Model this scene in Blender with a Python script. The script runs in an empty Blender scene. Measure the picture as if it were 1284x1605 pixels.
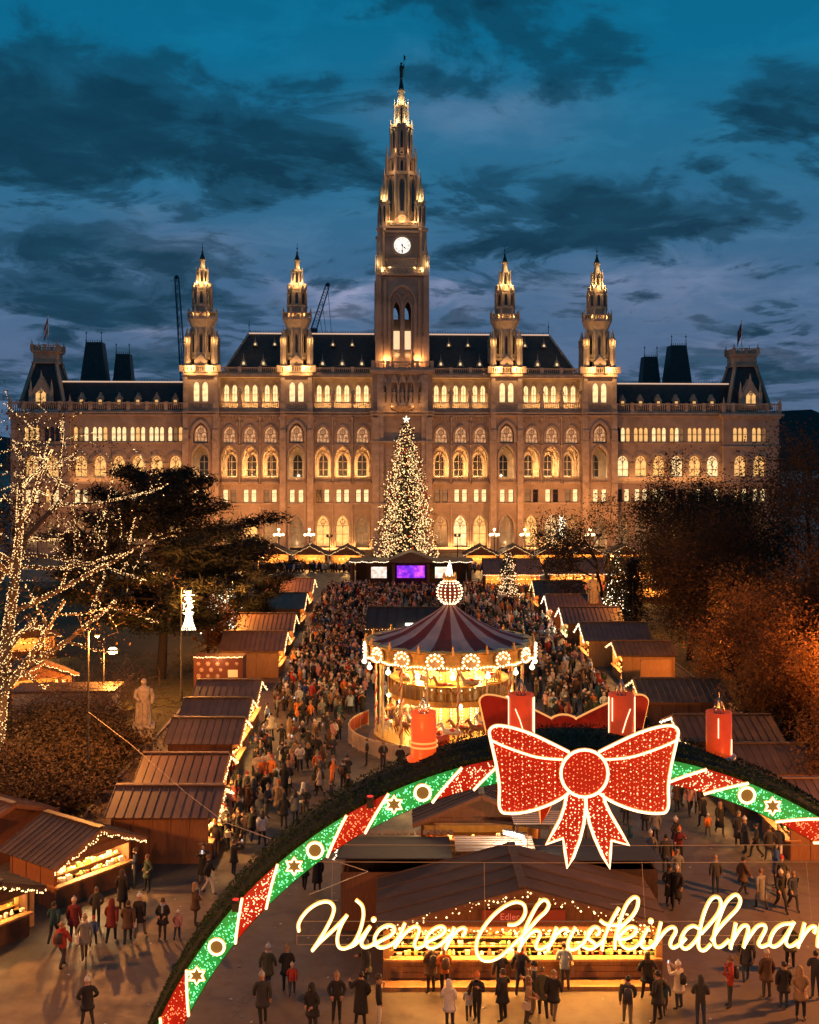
import bpy, math, random
import numpy as np
from math import sin, cos, pi, radians, sqrt, atan2
from mathutils import Vector, Matrix, Quaternion

random.seed(7)
rng = np.random.default_rng(7)
SC = bpy.context.scene
COL = SC.collection

# ------------------------------------------------------------------ camera
F_PX, HZN, CAMH = 1750.0, 723.0, 19.0        # focal length in photo pixels, horizon row, eye height
cam = bpy.data.cameras.new("camera")
cam.sensor_fit = 'HORIZONTAL'
cam.sensor_width = 36.0
cam.lens = 36.0 * F_PX / 1284.0
cam.shift_y = -(802.5 - HZN) / 1284.0
cam.clip_start = 0.5
cam.clip_end = 9000.0
camo = bpy.data.objects.new("camera", cam)
COL.objects.link(camo)
camo.location = (0, 0, CAMH)
camo.rotation_euler = (pi / 2, 0, 0)
SC.camera = camo

# ------------------------------------------------------------------ render settings
SC.render.engine = 'CYCLES'
SC.cycles.use_denoising = True
SC.cycles.max_bounces = 4
SC.cycles.diffuse_bounces = 2
SC.cycles.glossy_bounces = 2
SC.cycles.transmission_bounces = 3
SC.cycles.transparent_max_bounces = 6
SC.cycles.sample_clamp_indirect = 2.0
SC.cycles.sample_clamp_direct = 0.0
SC.cycles.caustics_reflective = False
SC.cycles.caustics_refractive = False
SC.cycles.blur_glossy = 1.0
SC.cycles.use_light_tree = True
SC.cycles.adaptive_threshold = 0.02
SC.view_settings.view_transform = 'Standard'
SC.view_settings.look = 'None'
SC.view_settings.gamma = 1.0
SC.view_settings.exposure = 0.3
SC.view_settings.use_curve_mapping = False

# ------------------------------------------------------------------ world: dusk sky with drifting cloud
W = bpy.data.worlds.new("World")
SC.world = W
W.use_nodes = True
wt = W.node_tree
wt.nodes.clear()


def N(t, kind, **kw):
    n = t.nodes.new(kind)
    for k, v in kw.items():
        if k == 'inp':
            for i, val in v.items():
                n.inputs[i].default_value = val
        else:
            setattr(n, k, v)
    return n


def M_(t, op, a, b=None, c=None, clamp=False):
    n = t.nodes.new('ShaderNodeMath')
    n.operation = op
    n.use_clamp = clamp
    for i, s in enumerate((a, b, c)):
        if s is None:
            continue
        if isinstance(s, (int, float)):
            n.inputs[i].default_value = s
        else:
            t.links.new(s, n.inputs[i])
    return n.outputs[0]


def ramp(t, fac, stops, interp='LINEAR'):
    n = t.nodes.new('ShaderNodeValToRGB')
    n.color_ramp.interpolation = interp
    el = n.color_ramp.elements
    while len(el) < len(stops):
        el.new(0.5)
    for e, (p, c) in zip(el, stops):
        e.position = p
        e.color = (c[0], c[1], c[2], 1)
    t.links.new(fac, n.inputs[0])
    return n.outputs[0]


def mixc(t, fac, a, b, mode='MIX'):
    n = t.nodes.new('ShaderNodeMix')
    n.data_type = 'RGBA'
    n.blend_type = mode
    for sock, s in ((n.inputs[0], fac), (n.inputs[6], a), (n.inputs[7], b)):
        if isinstance(s, (int, float)):
            sock.default_value = s
        elif isinstance(s, tuple):
            sock.default_value = (s[0], s[1], s[2], 1)
        else:
            t.links.new(s, sock)
    return n.outputs[2]


def noise(t, vec, scale, detail=4, rough=0.55, dist=0.0):
    n = t.nodes.new('ShaderNodeTexNoise')
    n.inputs['Scale'].default_value = scale
    n.inputs['Detail'].default_value = detail
    n.inputs['Roughness'].default_value = rough
    n.inputs['Distortion'].default_value = dist
    if vec is not None:
        t.links.new(vec, n.inputs['Vector'])
    return n.outputs[0]


SUN_EL, SUN_AZ = radians(1.0), radians(20)     # the last light behind the town hall
sky = N(wt, 'ShaderNodeTexSky', sky_type='NISHITA', sun_disc=False)
sky.sun_elevation = SUN_EL
sky.sun_rotation = SUN_AZ
sky.air_density = 1.6
sky.dust_density = 0.6
sky.ozone_density = 5.0
geo = N(wt, 'ShaderNodeTexCoord')
sep = N(wt, 'ShaderNodeSeparateXYZ')
wt.links.new(geo.outputs['Generated'], sep.inputs[0])
sx, sy, sz = sep.outputs
# cloud sheet: direction projected on a flat layer overhead (true for every heading)
den = M_(wt, 'ADD', M_(wt, 'MAXIMUM', sz, 0.0), 0.16)
cu = M_(wt, 'DIVIDE', sx, den)
cv = M_(wt, 'DIVIDE', sy, den)
cmb = N(wt, 'ShaderNodeCombineXYZ')
wt.links.new(cu, cmb.inputs[0]); wt.links.new(cv, cmb.inputs[1])
cmb.inputs[2].default_value = 3.7
big = noise(wt, cmb.outputs[0], 0.95, 7, 0.56, 0.35)
mp = N(wt, 'ShaderNodeMapping')
mp.inputs['Location'].default_value = (4.3, 1.9, 0)
mp.inputs['Scale'].default_value = (1, 1, 1)
wt.links.new(cmb.outputs[0], mp.inputs[0])
wisps = noise(wt, mp.outputs[0], 2.6, 8, 0.62, 0.7)
mp2 = N(wt, 'ShaderNodeMapping')
mp2.inputs['Location'].default_value = (1.3, 7.9, 2)
wt.links.new(cmb.outputs[0], mp2.inputs[0])
fine = noise(wt, mp2.outputs[0], 6.5, 7, 0.6, 0.4)
# banks of cloud that stand over the square this evening (headings and heights, ragged by the noise)
hu = M_(wt, 'ADD', M_(wt, 'DIVIDE', sx, M_(wt, 'MAXIMUM', sy, 0.05)), M_(wt, 'MULTIPLY', M_(wt, 'SUBTRACT', big, 0.5), 0.20))
hv = M_(wt, 'ADD', M_(wt, 'DIVIDE', sz, M_(wt, 'MAXIMUM', sy, 0.05)), M_(wt, 'MULTIPLY', M_(wt, 'SUBTRACT', wisps, 0.5), 0.13))


def bank(u, v, a, b, tilt=0.0):
    du = M_(wt, 'SUBTRACT', hu, u)
    dv = M_(wt, 'SUBTRACT', M_(wt, 'SUBTRACT', hv, v), M_(wt, 'MULTIPLY', du, tilt))
    e = M_(wt, 'ADD', M_(wt, 'POWER', M_(wt, 'ABSOLUTE', M_(wt, 'DIVIDE', du, a)), 2.0), M_(wt, 'POWER', M_(wt, 'ABSOLUTE', M_(wt, 'DIVIDE', dv, b)), 2.0))
    return M_(wt, 'POWER', 2.718, M_(wt, 'MULTIPLY', e, -1.0))


def pxdir(px, py):
    return (px - 642) / F_PX, (HZN - py) / F_PX


banks = None
for (px, py, aw, bh, tl, k) in ((60, 210, 330, 130, -0.12, 1.05), (400, 225, 230, 62, -0.15, 1.0), (120, 400, 230, 60, -0.1, 0.85), (250, 345, 120, 30, -0.2, 0.6),
                                (120, 470, 170, 42, -0.10, 0.75), (720, 285, 150, 45, -0.1, 0.55), (960, 335, 190, 46, -0.05, 1.0), (800, 360, 130, 30, 0.05, 0.7),
                                (1230, 160, 120, 60, -0.1, 0.7), (1120, 585, 260, 40, 0.0, 0.75), (150, 575, 260, 40, 0, 0.7), (400, 500, 60, 30, 0.0, 0.4),
                                (1190, 497, 60, 16, 0.0, 0.6)):
    u, v = pxdir(px, py)
    g = M_(wt, 'MULTIPLY', bank(u, v, aw / F_PX, bh / F_PX, tl), k)
    banks = g if banks is None else M_(wt, 'MAXIMUM', banks, g)
ahead = M_(wt, 'GREATER_THAN', sy, 0.05)
banks = M_(wt, 'MULTIPLY', banks, ahead)
elev = M_(wt, 'DIVIDE', sz, M_(wt, 'SQRT', M_(wt, 'ADD', M_(wt, 'MULTIPLY', sx, sx), M_(wt, 'ADD', M_(wt, 'MULTIPLY', sy, sy), 0.0001))))
grad = ramp(wt, M_(wt, 'MULTIPLY', elev, 2.0, clamp=True), [(0.0, (0.045, 0.10, 0.18)), (0.16, (0.075, 0.120, 0.215)), (0.32, (0.040, 0.108, 0.205)), (0.50, (0.018, 0.115, 0.215)), (0.72, (0.003, 0.115, 0.225)), (1.0, (0.002, 0.095, 0.19))])
lightc = mixc(wt, M_(wt, 'MULTIPLY', M_(wt, 'SUBTRACT', fine, 0.46, clamp=True), 2.4, clamp=True), grad, mixc(wt, 1.0, grad, (1.75, 1.45, 1.35), 'MULTIPLY'))
dens = M_(wt, 'ADD', M_(wt, 'MULTIPLY', M_(wt, 'SUBTRACT', big, 0.47), 1.7), M_(wt, 'MULTIPLY', banks, 1.08))
dens = M_(wt, 'ADD', dens, M_(wt, 'MULTIPLY', M_(wt, 'SUBTRACT', wisps, 0.5), 2.6))
dens = M_(wt, 'ADD', dens, M_(wt, 'MULTIPLY', M_(wt, 'SUBTRACT', fine, 0.5), 1.7))
cmask = ramp(wt, dens, [(0.0, (0.0,) * 3), (0.12, (0.06,) * 3), (0.48, (0.74,) * 3), (0.85, (1, 1, 1))], 'EASE')
darkc = ramp(wt, M_(wt, 'MULTIPLY', elev, 2.0, clamp=True), [(0.0, (0.010, 0.042, 0.075)), (0.5, (0.0045, 0.031, 0.058)), (1.0, (0.002, 0.036, 0.070))])
glowb = None
for (px, py, aw, bh, k) in ((545, 468, 95, 26, 1.0), (705, 462, 130, 22, 0.55), (215, 508, 45, 12, 0.7), (1010, 445, 200, 40, 0.35), (1170, 552, 90, 14, 0.5), (255, 405, 120, 45, 0.3), (720, 175, 160, 60, 0.22)):
    u, v = pxdir(px, py)
    g = M_(wt, 'MULTIPLY', bank(u, v, aw / F_PX, bh / F_PX), k)
    glowb = g if glowb is None else M_(wt, 'MAXIMUM', glowb, g)
glowb = M_(wt, 'MULTIPLY', M_(wt, 'MULTIPLY', glowb, ahead), ramp(wt, fine, [(0.3, (0.35,) * 3), (0.62, (1, 1, 1))]))
lightc = mixc(wt, glowb, lightc, (0.285, 0.30, 0.45))
darkc = mixc(wt, 1.0, darkc, ramp(wt, M_(wt, 'ADD', M_(wt, 'MULTIPLY', fine, 0.6), M_(wt, 'MULTIPLY', wisps, 0.4)), [(0.34, (1.9, 1.75, 1.65)), (0.5, (1.15, 1.15, 1.15)), (0.66, (0.7, 0.75, 0.8))]), 'MULTIPLY')
skyc = mixc(wt, M_(wt, 'MULTIPLY', cmask, 0.95), lightc, darkc)
nsc = N(wt, 'ShaderNodeVectorMath', operation='SCALE')
wt.links.new(sky.outputs[0], nsc.inputs[0])
nsc.inputs['Scale'].default_value = 0.002
fin = mixc(wt, 1.0, skyc, nsc.outputs[0], 'ADD')
bg = N(wt, 'ShaderNodeBackground')
bg.inputs['Strength'].default_value = 1.0
wt.links.new(fin, bg.inputs[0])
wo = N(wt, 'ShaderNodeOutputWorld')
wt.links.new(bg.outputs[0], wo.inputs[0])

# faint after-glow of the set sun
sd = bpy.data.lights.new("sun", 'SUN')
sd.energy = 0.02
sd.angle = radians(12)
sd.color = (1.0, 0.8, 0.72)
so = bpy.data.objects.new("sun", sd)
COL.objects.link(so)
so.rotation_euler = (radians(90) - radians(6), 0, pi - SUN_AZ)

# ------------------------------------------------------------------ materials
MATS = {}


def mat(name, base=(0.5, 0.5, 0.5), rough=0.7, metal=0.0, var=0.0, vscale=3.0, emit=None, estr=0.0, bump=0.0, bscale=20.0, base2=None,
        spec=0.4, sample=None, coord='Object', stretch=None, evar=0.0, evscale=3.0, ovar=0.0):
    if name in MATS:
        return MATS[name]
    m = bpy.data.materials.new(name)
    m.use_nodes = True
    t = m.node_tree
    b = t.nodes['Principled BSDF']
    b.inputs['Base Color'].default_value = (*base, 1)
    b.inputs['Roughness'].default_value = rough
    b.inputs['Metallic'].default_value = metal
    b.inputs['Specular IOR Level'].default_value = spec
    vec = None
    if var or bump or base2 or evar:
        tc = N(t, 'ShaderNodeTexCoord')
        vec = tc.outputs[coord]
        if stretch:
            mpp = N(t, 'ShaderNodeMapping')
            mpp.inputs['Scale'].default_value = stretch
            t.links.new(vec, mpp.inputs[0])
            vec = mpp.outputs[0]
    if var or base2:
        f = noise(t, vec, vscale, 5, 0.6)
        lo = base2 if base2 else tuple(c * (1 - var) for c in base)
        hi = base if base2 else tuple(min(1, c * (1 + var)) for c in base)
        c = ramp(t, f, [(0.32, lo), (0.68, hi)])
        if ovar:                                       # every sheet or board has weathered a little differently
            oi = N(t, 'ShaderNodeObjectInfo')
            big_ = noise(t, vec, 0.5, 4, 0.6)
            k_ = M_(t, 'ADD', M_(t, 'MULTIPLY', oi.outputs['Random'], ovar), M_(t, 'MULTIPLY', big_, 0.7))
            c = mixc(t, 1.0, c, ramp(t, k_, [(0.0, (0.45,) * 3), (0.9, (1.35,) * 3)]), 'MULTIPLY')
        t.links.new(c, b.inputs['Base Color'])
    if bump:
        bn = N(t, 'ShaderNodeBump')
        bn.inputs['Strength'].default_value = bump
        t.links.new(noise(t, vec, bscale, 4, 0.6), bn.inputs['Height'])
        t.links.new(bn.outputs[0], b.inputs['Normal'])
    if emit:
        b.inputs['Emission Color'].default_value = (*emit, 1)
        b.inputs['Emission Strength'].default_value = estr
        if evar:
            ef = noise(t, vec, evscale, 3, 0.5)
            t.links.new(M_(t, 'MULTIPLY', ramp(t, ef, [(0.3, (1 - evar,) * 3), (0.7, (1 + evar,) * 3)]), estr), b.inputs['Emission Strength'])
        if sample:
            m.cycles.emission_sampling = sample
    MATS[name] = m
    return m


# ------------------------------------------------------------------ mesh builder
class MB:
    def __init__(s):
        s.v, s.f, s.m, s.sm = [], [], [], []

    def add(s, vs, fs, m=0, smooth=False):
        o = len(s.v)
        s.v.extend(vs)
        for f in fs:
            s.f.append(tuple(i + o for i in f))
            s.m.append(m)
            s.sm.append(smooth)

    def box(s, x0, x1, y0, y1, z0, z1, m=0):
        s.add([(x0, y0, z0), (x1, y0, z0), (x1, y1, z0), (x0, y1, z0), (x0, y0, z1), (x1, y0, z1), (x1, y1, z1), (x0, y1, z1)],
              [(0, 1, 5, 4), (1, 2, 6, 5), (2, 3, 7, 6), (3, 0, 4, 7), (4, 5, 6, 7), (3, 2, 1, 0)], m)

    def quad(s, a, b, c, d, m=0):
        s.add([a, b, c, d], [(0, 1, 2, 3)], m)

    def frus(s, cx, cy, z0, z1, r0, r1, n=8, rot=None, m=0, cap=True, smooth=False, sy=1.0):
        rot = pi / n if rot is None else rot
        vs = []
        for r, z in ((r0, z0), (r1, z1)):
            for i in range(n):
                a = rot + 2 * pi * i / n
                vs.append((cx + r * cos(a), cy + r * sin(a) * sy, z))
        fs = [(i, (i + 1) % n, n + (i + 1) % n, n + i) for i in range(n)]
        s.add(vs, fs, m, smooth)
        if cap:
            s.add(vs[n:], [tuple(range(n))], m)
            s.add(vs[:n], [tuple(reversed(range(n)))], m)

    def lathe(s, prof, n=12, cx=0, cy=0, m=0, smooth=True, rot=0.0, sy=1.0):
        vs, fs = [], []
        for r, z in prof:
            for i in range(n):
                a = rot + 2 * pi * i / n
                vs.append((cx + r * cos(a), cy + r * sin(a) * sy, z))
        for k in range(len(prof) - 1):
            for i in range(n):
                j = (i + 1) % n
                fs.append((k * n + i, k * n + j, (k + 1) * n + j, (k + 1) * n + i))
        s.add(vs, fs, m, smooth)
        s.add(vs[-n:], [tuple(range(n))], m)
        s.add(vs[:n], [tuple(reversed(range(n)))], m)

    def tube(s, pts, r, n=6, m=0, closed=False, cap=True, smooth=True):
        P = [Vector(p) for p in pts]
        k = len(P)
        rr = r if isinstance(r, (list, tuple)) else [r] * k
        up = None
        vs = []
        for i, p in enumerate(P):
            a = P[i - 1] if (i or closed) else P[0]
            b = P[(i + 1) % k] if (i < k - 1 or closed) else P[-1]
            t = b - a
            if t.length < 1e-9:
                t = Vector((0, 0, 1))
            t.normalize()
            if up is None:
                up = Vector((0, 1, 0)) if abs(t.y) < 0.9 else Vector((1, 0, 0))
            u = t.cross(up)
            if u.length < 1e-6:
                u = t.orthogonal()
            u.normalize()
            w = u.cross(t).normalized()
            up = w
            for j in range(n):
                an = 2 * pi * j / n
                vs.append(tuple(p + rr[i] * (cos(an) * u + sin(an) * w)))
        fs = []
        for i in range(k if closed else k - 1):
            i2 = (i + 1) % k
            for j in range(n):
                j2 = (j + 1) % n
                fs.append((i * n + j, i * n + j2, i2 * n + j2, i2 * n + j))
        s.add(vs, fs, m, smooth)
        if cap and not closed:
            s.add(vs[:n], [tuple(range(n))], m)
            s.add(vs[-n:], [tuple(reversed(range(n)))], m)

    def beam(s, a, b, w, h=None, m=0):
        h = h or w
        a, b = Vector(a), Vector(b)
        t = (b - a).normalized()
        u = t.cross(Vector((0, 0, 1)))
        if u.length < 1e-4:
            u = Vector((1, 0, 0))
        u.normalize()
        v = u.cross(t).normalized()
        vs = []
        for p in (a, b):
            for i, j in ((-1, -1), (1, -1), (1, 1), (-1, 1)):
                vs.append(tuple(p + u * (i * w / 2) + v * (j * h / 2)))
        s.add(vs, [(0, 1, 2, 3), (7, 6, 5, 4), (0, 4, 5, 1), (1, 5, 6, 2), (2, 6, 7, 3), (3, 7, 4, 0)], m)

    def prism(s, poly, y0, y1, m=0, back=True):
        n = len(poly)
        vs = [(x, y0, z) for x, z in poly] + [(x, y1, z) for x, z in poly]
        fs = [tuple(range(n))] + ([tuple(reversed(range(n, 2 * n)))] if back else [])
        fs += [(i, n + i, n + (i + 1) % n, (i + 1) % n) for i in range(n)]
        s.add(vs, fs, m)

    def octa(s, c, r, m=0):
        x, y, z = c
        s.add([(x + r, y, z), (x - r, y, z), (x, y + r, z), (x, y - r, z), (x, y, z + r), (x, y, z - r)],
              [(0, 2, 4), (2, 1, 4), (1, 3, 4), (3, 0, 4), (2, 0, 5), (1, 2, 5), (3, 1, 5), (0, 3, 5)], m)

    def ball(s, c, r, n=8, k=5, m=0, sz=1.0):
        prof = [(max(1e-3, r * sin(pi * i / k)), c[2] - r * sz * cos(pi * i / k)) for i in range(k + 1)]
        s.lathe(prof, n, c[0], c[1], m)

    def ring(s, cx, cz, r, t, y0, y1, n=14, m=0):
        """flat ring in the xz plane"""
        vs = []
        for i in range(n):
            a = 2 * pi * i / n
            for rr, y in ((r + t, y0), (r - t, y0), (r - t, y1), (r + t, y1)):
                vs.append((cx + rr * cos(a), y, cz + rr * sin(a)))
        fs = []
        for i in range(n):
            j = (i + 1) % n
            for q in range(4):
                fs.append((i * 4 + q, i * 4 + (q + 1) % 4, j * 4 + (q + 1) % 4, j * 4 + q))
        s.add(vs, fs, m)

    def mesh(s, name, mats):
        me = bpy.data.meshes.new(name)
        me.from_pydata(s.v, [], s.f)
        for m in mats:
            me.materials.append(m)
        if len(s.f):
            me.polygons.foreach_set('material_index', s.m)
            me.polygons.foreach_set('use_smooth', s.sm)
        me.update()
        return me

    def obj(s, name, mats, parent=None, loc=(0, 0, 0), rotz=0.0):
        if not isinstance(mats, (list, tuple)):
            mats = [mats]
        return link(name, s.mesh(name, mats), parent, loc, rotz)


def link(name, me, parent=None, loc=(0, 0, 0), rotz=0.0, scale=None):
    o = bpy.data.objects.new(name, me)
    COL.objects.link(o)
    if parent is not None:
        o.parent = parent
    o.location = loc
    if rotz:
        o.rotation_euler = (0, 0, rotz)
    if scale is not None:
        o.scale = scale if isinstance(scale, (tuple, list)) else (scale,) * 3
    return o


def tag(o, label=None, cat=None, group=None, kind=None):
    if label:
        o['label'] = label
    if cat:
        o['category'] = cat
    if group:
        o['group'] = group
    if kind:
        o['kind'] = kind
    return o


def empty(name, loc=(0, 0, 0), rotz=0.0, label=None, cat=None, group=None, parent=None):
    o = link(name, None, parent, loc, rotz)
    o.empty_display_size = 0.2
    return tag(o, label, cat, group)


def copy_tree(src, loc=None, rotz=None, parent=None):
    c = src.copy()
    COL.objects.link(c)
    if parent is not None:
        c.parent = parent
    if loc is not None:
        c.location = loc
    if rotz is not None:
        c.rotation_euler = (0, 0, rotz)
    for ch in list(src.children):
        copy_tree(ch, parent=c)
    return c


def lamp(name, kind, loc, power, color=(1, 0.6, 0.28), parent=None, size=0.1, size_y=None, rot=None, aim=None, spot=None, blend=0.5):
    d = bpy.data.lights.new(name, kind)
    d.energy = power
    d.color = color
    if kind == 'POINT':
        d.shadow_soft_size = size
    elif kind == 'AREA':
        d.shape = 'RECTANGLE' if size_y else 'SQUARE'
        d.size = size
        if size_y:
            d.size_y = size_y
    elif kind == 'SPOT':
        d.shadow_soft_size = size
        d.spot_size = spot or radians(90)
        d.spot_blend = blend
    o = bpy.data.objects.new(name, d)
    COL.objects.link(o)
    if parent is not None:
        o.parent = parent
    o.location = loc
    if aim is not None:
        dv = Vector(aim) - Vector(loc)
        o.rotation_euler = dv.to_track_quat('-Z', 'Y').to_euler()
    elif rot:
        o.rotation_euler = rot
    return o


def bulbs(points, r, m=None):
    """many small glowing bulbs as one mesh of octahedra (numpy)"""
    P = np.asarray(points, dtype=np.float64)
    if len(P) == 0:
        P = np.zeros((1, 3))
    n = len(P)
    d = np.array([(1, 0, 0), (-1, 0, 0), (0, 1, 0), (0, -1, 0), (0, 0, 1), (0, 0, -1)], float)
    rr = np.asarray(r, float).reshape(-1, 1, 1) if not np.isscalar(r) else r
    V = (P[:, None, :] + d[None] * rr).reshape(-1, 3)
    Fb = np.array([(0, 2, 4), (2, 1, 4), (1, 3, 4), (3, 0, 4), (2, 0, 5), (1, 2, 5), (3, 1, 5), (0, 3, 5)])
    Fa = (Fb[None] + 6 * np.arange(n)[:, None, None]).reshape(-1, 3)
    me = bpy.data.meshes.new("bulbs")
    me.vertices.add(len(V))
    me.vertices.foreach_set('co', V.ravel())
    me.loops.add(len(Fa) * 3)
    me.loops.foreach_set('vertex_index', Fa.ravel().astype(np.int32))
    me.polygons.add(len(Fa))
    me.polygons.foreach_set('loop_start', np.arange(0, len(Fa) * 3, 3, dtype=np.int32))
    me.update(calc_edges=True)
    if m:
        me.materials.append(m)
    return me


def tri_mesh(name, V, Fa, m, smooth=False, midx=None):
    V = np.asarray(V, float); Fa = np.asarray(Fa, np.int32)
    k = Fa.shape[1]
    me = bpy.data.meshes.new(name)
    me.vertices.add(len(V))
    me.vertices.foreach_set('co', V.ravel())
    me.loops.add(len(Fa) * k)
    me.loops.foreach_set('vertex_index', Fa.ravel())
    me.polygons.add(len(Fa))
    me.polygons.foreach_set('loop_start', np.arange(0, len(Fa) * k, k, dtype=np.int32))
    for x in (m if isinstance(m, (list, tuple)) else [m]):
        me.materials.append(x)
    if midx is not None:
        me.polygons.foreach_set('material_index', np.asarray(midx, np.int32))
    if smooth:
        me.polygons.foreach_set('use_smooth', np.ones(len(Fa), bool))
    me.update(calc_edges=True)
    return me


def gpt(px, py, z=0.0):
    """the point at height z seen at photo pixel (px, py): used once to read the plan of the square off the picture"""
    Y = F_PX * (CAMH - z) / (py - HZN)
    return Vector(((px - 642) * Y / F_PX, Y, z))


# the materials
STONE = mat('limestone', (0.43, 0.33, 0.24), 0.85, base2=(0.26, 0.195, 0.14), vscale=0.28, bump=0.5, bscale=2.2)
STONE2 = mat('carved limestone', (0.48, 0.38, 0.28), 0.8, base2=(0.30, 0.23, 0.165), vscale=0.9, bump=0.4, bscale=5)
SLATE = mat('roof slate', (0.035, 0.03, 0.03), 0.6, var=0.35, vscale=1.2, bump=0.4, bscale=9)
IRON = mat('dark iron', (0.02, 0.022, 0.025), 0.5, metal=0.3)
COPPER = mat('dark spire metal', (0.02, 0.03, 0.035), 0.5, metal=0.4)
WIN_A = mat('lit window bright', (0.4, 0.3, 0.15), 0.4, emit=(1.0, 0.72, 0.34), estr=0.95, evar=0.45, evscale=1.1, sample='NONE')
WIN_B = mat('lit window warm', (0.4, 0.3, 0.15), 0.4, emit=(1.0, 0.52, 0.16), estr=0.75, evar=0.35, evscale=0.9, sample='NONE')
WIN_C = mat('dim window', (0.1, 0.08, 0.06), 0.3, emit=(1.0, 0.5, 0.2), estr=0.16, evar=0.5, evscale=1.0, sample='NONE')
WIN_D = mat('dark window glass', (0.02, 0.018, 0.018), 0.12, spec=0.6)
WFRAME = mat('window frame stone', (0.36, 0.28, 0.2), 0.7)
SASH = mat('window sash', (0.08, 0.05, 0.03), 0.6)
WARM = (1.0, 0.52, 0.20)
# ================================================================== TOWN HALL
S_ = 7.54


def Zp(py):
    return (866 - py) / S_


def archpts(xc, w, zs, zt, n=6):
    """pointed arch from the left springing to the right springing"""
    a, h = w / 2, max(zt - zs, 0.01)
    c = (h * h - a * a) / (2 * a)
    R = c + a
    th = atan2(h, -c)          # angle of apex seen from the centre (c,0)
    pts = []
    for i in range(n + 1):
        t = pi + (th - pi) * i / n
        pts.append((xc + c + R * cos(t), zs + R * sin(t)))
    return pts + [(2 * xc - x, z) for x, z in reversed(pts[:-1])]


def wallrow(mb, x0, x1, z0, z1, y, ops, m=0):
    """a strip of wall with pointed (or square) openings; ops: (xc, w, zsill, zspring, ztip, depth)"""
    x = x0
    for (xc, w, zs, zp, zt, dep) in sorted(ops):
        a, b = xc - w / 2, xc + w / 2
        if a > x:
            mb.quad((x, y, z0), (a, y, z0), (a, y, z1), (x, y, z1), m)
        if zs > z0:
            mb.quad((a, y, z0), (b, y, z0), (b, y, zs), (a, y, zs), m)
        pts = archpts(xc, w, zp, zt) if zt > zp else [(a, zp), (b, zp)]
        for (xa, za), (xb, zb) in zip(pts, pts[1:]):
            mb.quad((xa, y, za), (xb, y, zb), (xb, y, z1), (xa, y, z1), m)
            mb.quad((xa, y, za), (xa, y + dep, za), (xb, y + dep, zb), (xb, y, zb), m)
        mb.quad((a, y, zs), (a, y, zp), (a, y + dep, zp), (a, y + dep, zs), m)
        mb.quad((b, y, zs), (b, y + dep, zs), (b, y + dep, zp), (b, y, zp), m)
        mb.quad((a, y, zs), (a, y + dep, zs), (b, y + dep, zs), (b, y, zs), m)
        x = b
    if x1 > x:
        mb.quad((x, y, z0), (x1, y, z0), (x1, y, z1), (x, y, z1), m)


def archband(mb, xc, w, zs, zp, zt, t, y0, y1, m=0, legs=True):
    """moulded band that runs round an arch, proud of the wall"""
    o = archpts(xc, w + 2 * t, zp, zt + t * 1.25)
    i = archpts(xc, w, zp, zt)
    if legs:
        o = [(xc - w / 2 - t, zs)] + o + [(xc + w / 2 + t, zs)]
        i = [(xc - w / 2, zs)] + i + [(xc + w / 2, zs)]
    for k in range(len(o) - 1):
        a, b, c, d = o[k], o[k + 1], i[k + 1], i[k]
        mb.quad((a[0], y0, a[1]), (d[0], y0, d[1]), (c[0], y0, c[1]), (b[0], y0, b[1]), m)
        mb.quad((a[0], y0, a[1]), (b[0], y0, b[1]), (b[0], y1, b[1]), (a[0], y1, a[1]), m)
        mb.quad((d[0], y0, d[1]), (d[0], y1, d[1]), (c[0], y1, c[1]), (c[0], y0, c[1]), m)


def window_mesh(w, zs, zp, zt, mull=1, trans=(), t=0.12, tracery=None, key=''):
    """frame mesh and pane mesh of one window, its foot at z=0"""
    f = MB()
    zs0 = 0.0
    zp -= zs; zt -= zs
    archband(f, 0, w - 2 * t, zs0, zp, max(zt - t, zp + 0.01) if zt > zp else zp + 0.01, t, -0.10, 0.06)
    f.box(-w / 2, w / 2, -0.14, 0.06, -0.06, t)
    for k in range(mull):
        x = -w / 2 + w * (k + 1) / (mull + 1)
        f.box(x - t * 0.4, x + t * 0.4, -0.08, 0.05, 0, (zt if (mull % 2 and k == mull // 2) else zp) - 0.02)
    for z in trans:
        f.box(-w / 2 + t, w / 2 - t, -0.07, 0.045, z - t * 0.4, z + t * 0.4)
    if tracery == 'rose':
        r = w * 0.21
        f.ring(0, zp + (zt - zp) * 0.36, r, t * 0.45, -0.09, 0.05, 12)
        for a in range(6):
            an = a * pi / 3
            f.ring(r * 0.52 * cos(an), zp + (zt - zp) * 0.36 + r * 0.52 * sin(an), r * 0.33, t * 0.22, -0.08, 0.04, 7)
        for sx_ in (-1, 1):
            f.ring(sx_ * w * 0.25, zp - w * 0.05, w * 0.19, t * 0.4, -0.09, 0.05, 10)
    if tracery == 'lancet':
        for sx_ in (-1, 1):
            archband(f, sx_ * w * 0.25, w * 0.5 - 2 * t, zp * 0.8, zp * 0.95, zp + (zt - zp) * 0.42, t * 0.6, -0.09, 0.05, legs=False)
        f.ring(0, zp + (zt - zp) * 0.42, w * 0.16, t * 0.5, -0.09, 0.05, 10)
    p = MB()
    pts = [(-w / 2, 0)] + (archpts(0, w, zp, zt) if zt > zp else [(-w / 2, zp), (w / 2, zp)]) + [(w / 2, 0)]
    p.add([(x, 0.0, z) for x, z in pts], [tuple(range(len(pts)))])
    return f, p


PANES = {'t': mat('tracery glass', (0.3, 0.2, 0.1), 0.4, emit=(1.0, 0.50, 0.22), estr=0.42, evar=0.7, evscale=1.6, sample='NONE'), 'a': WIN_A, 'b': WIN_B, 'c': WIN_C, 'd': WIN_D}
_wcache = {}


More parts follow.
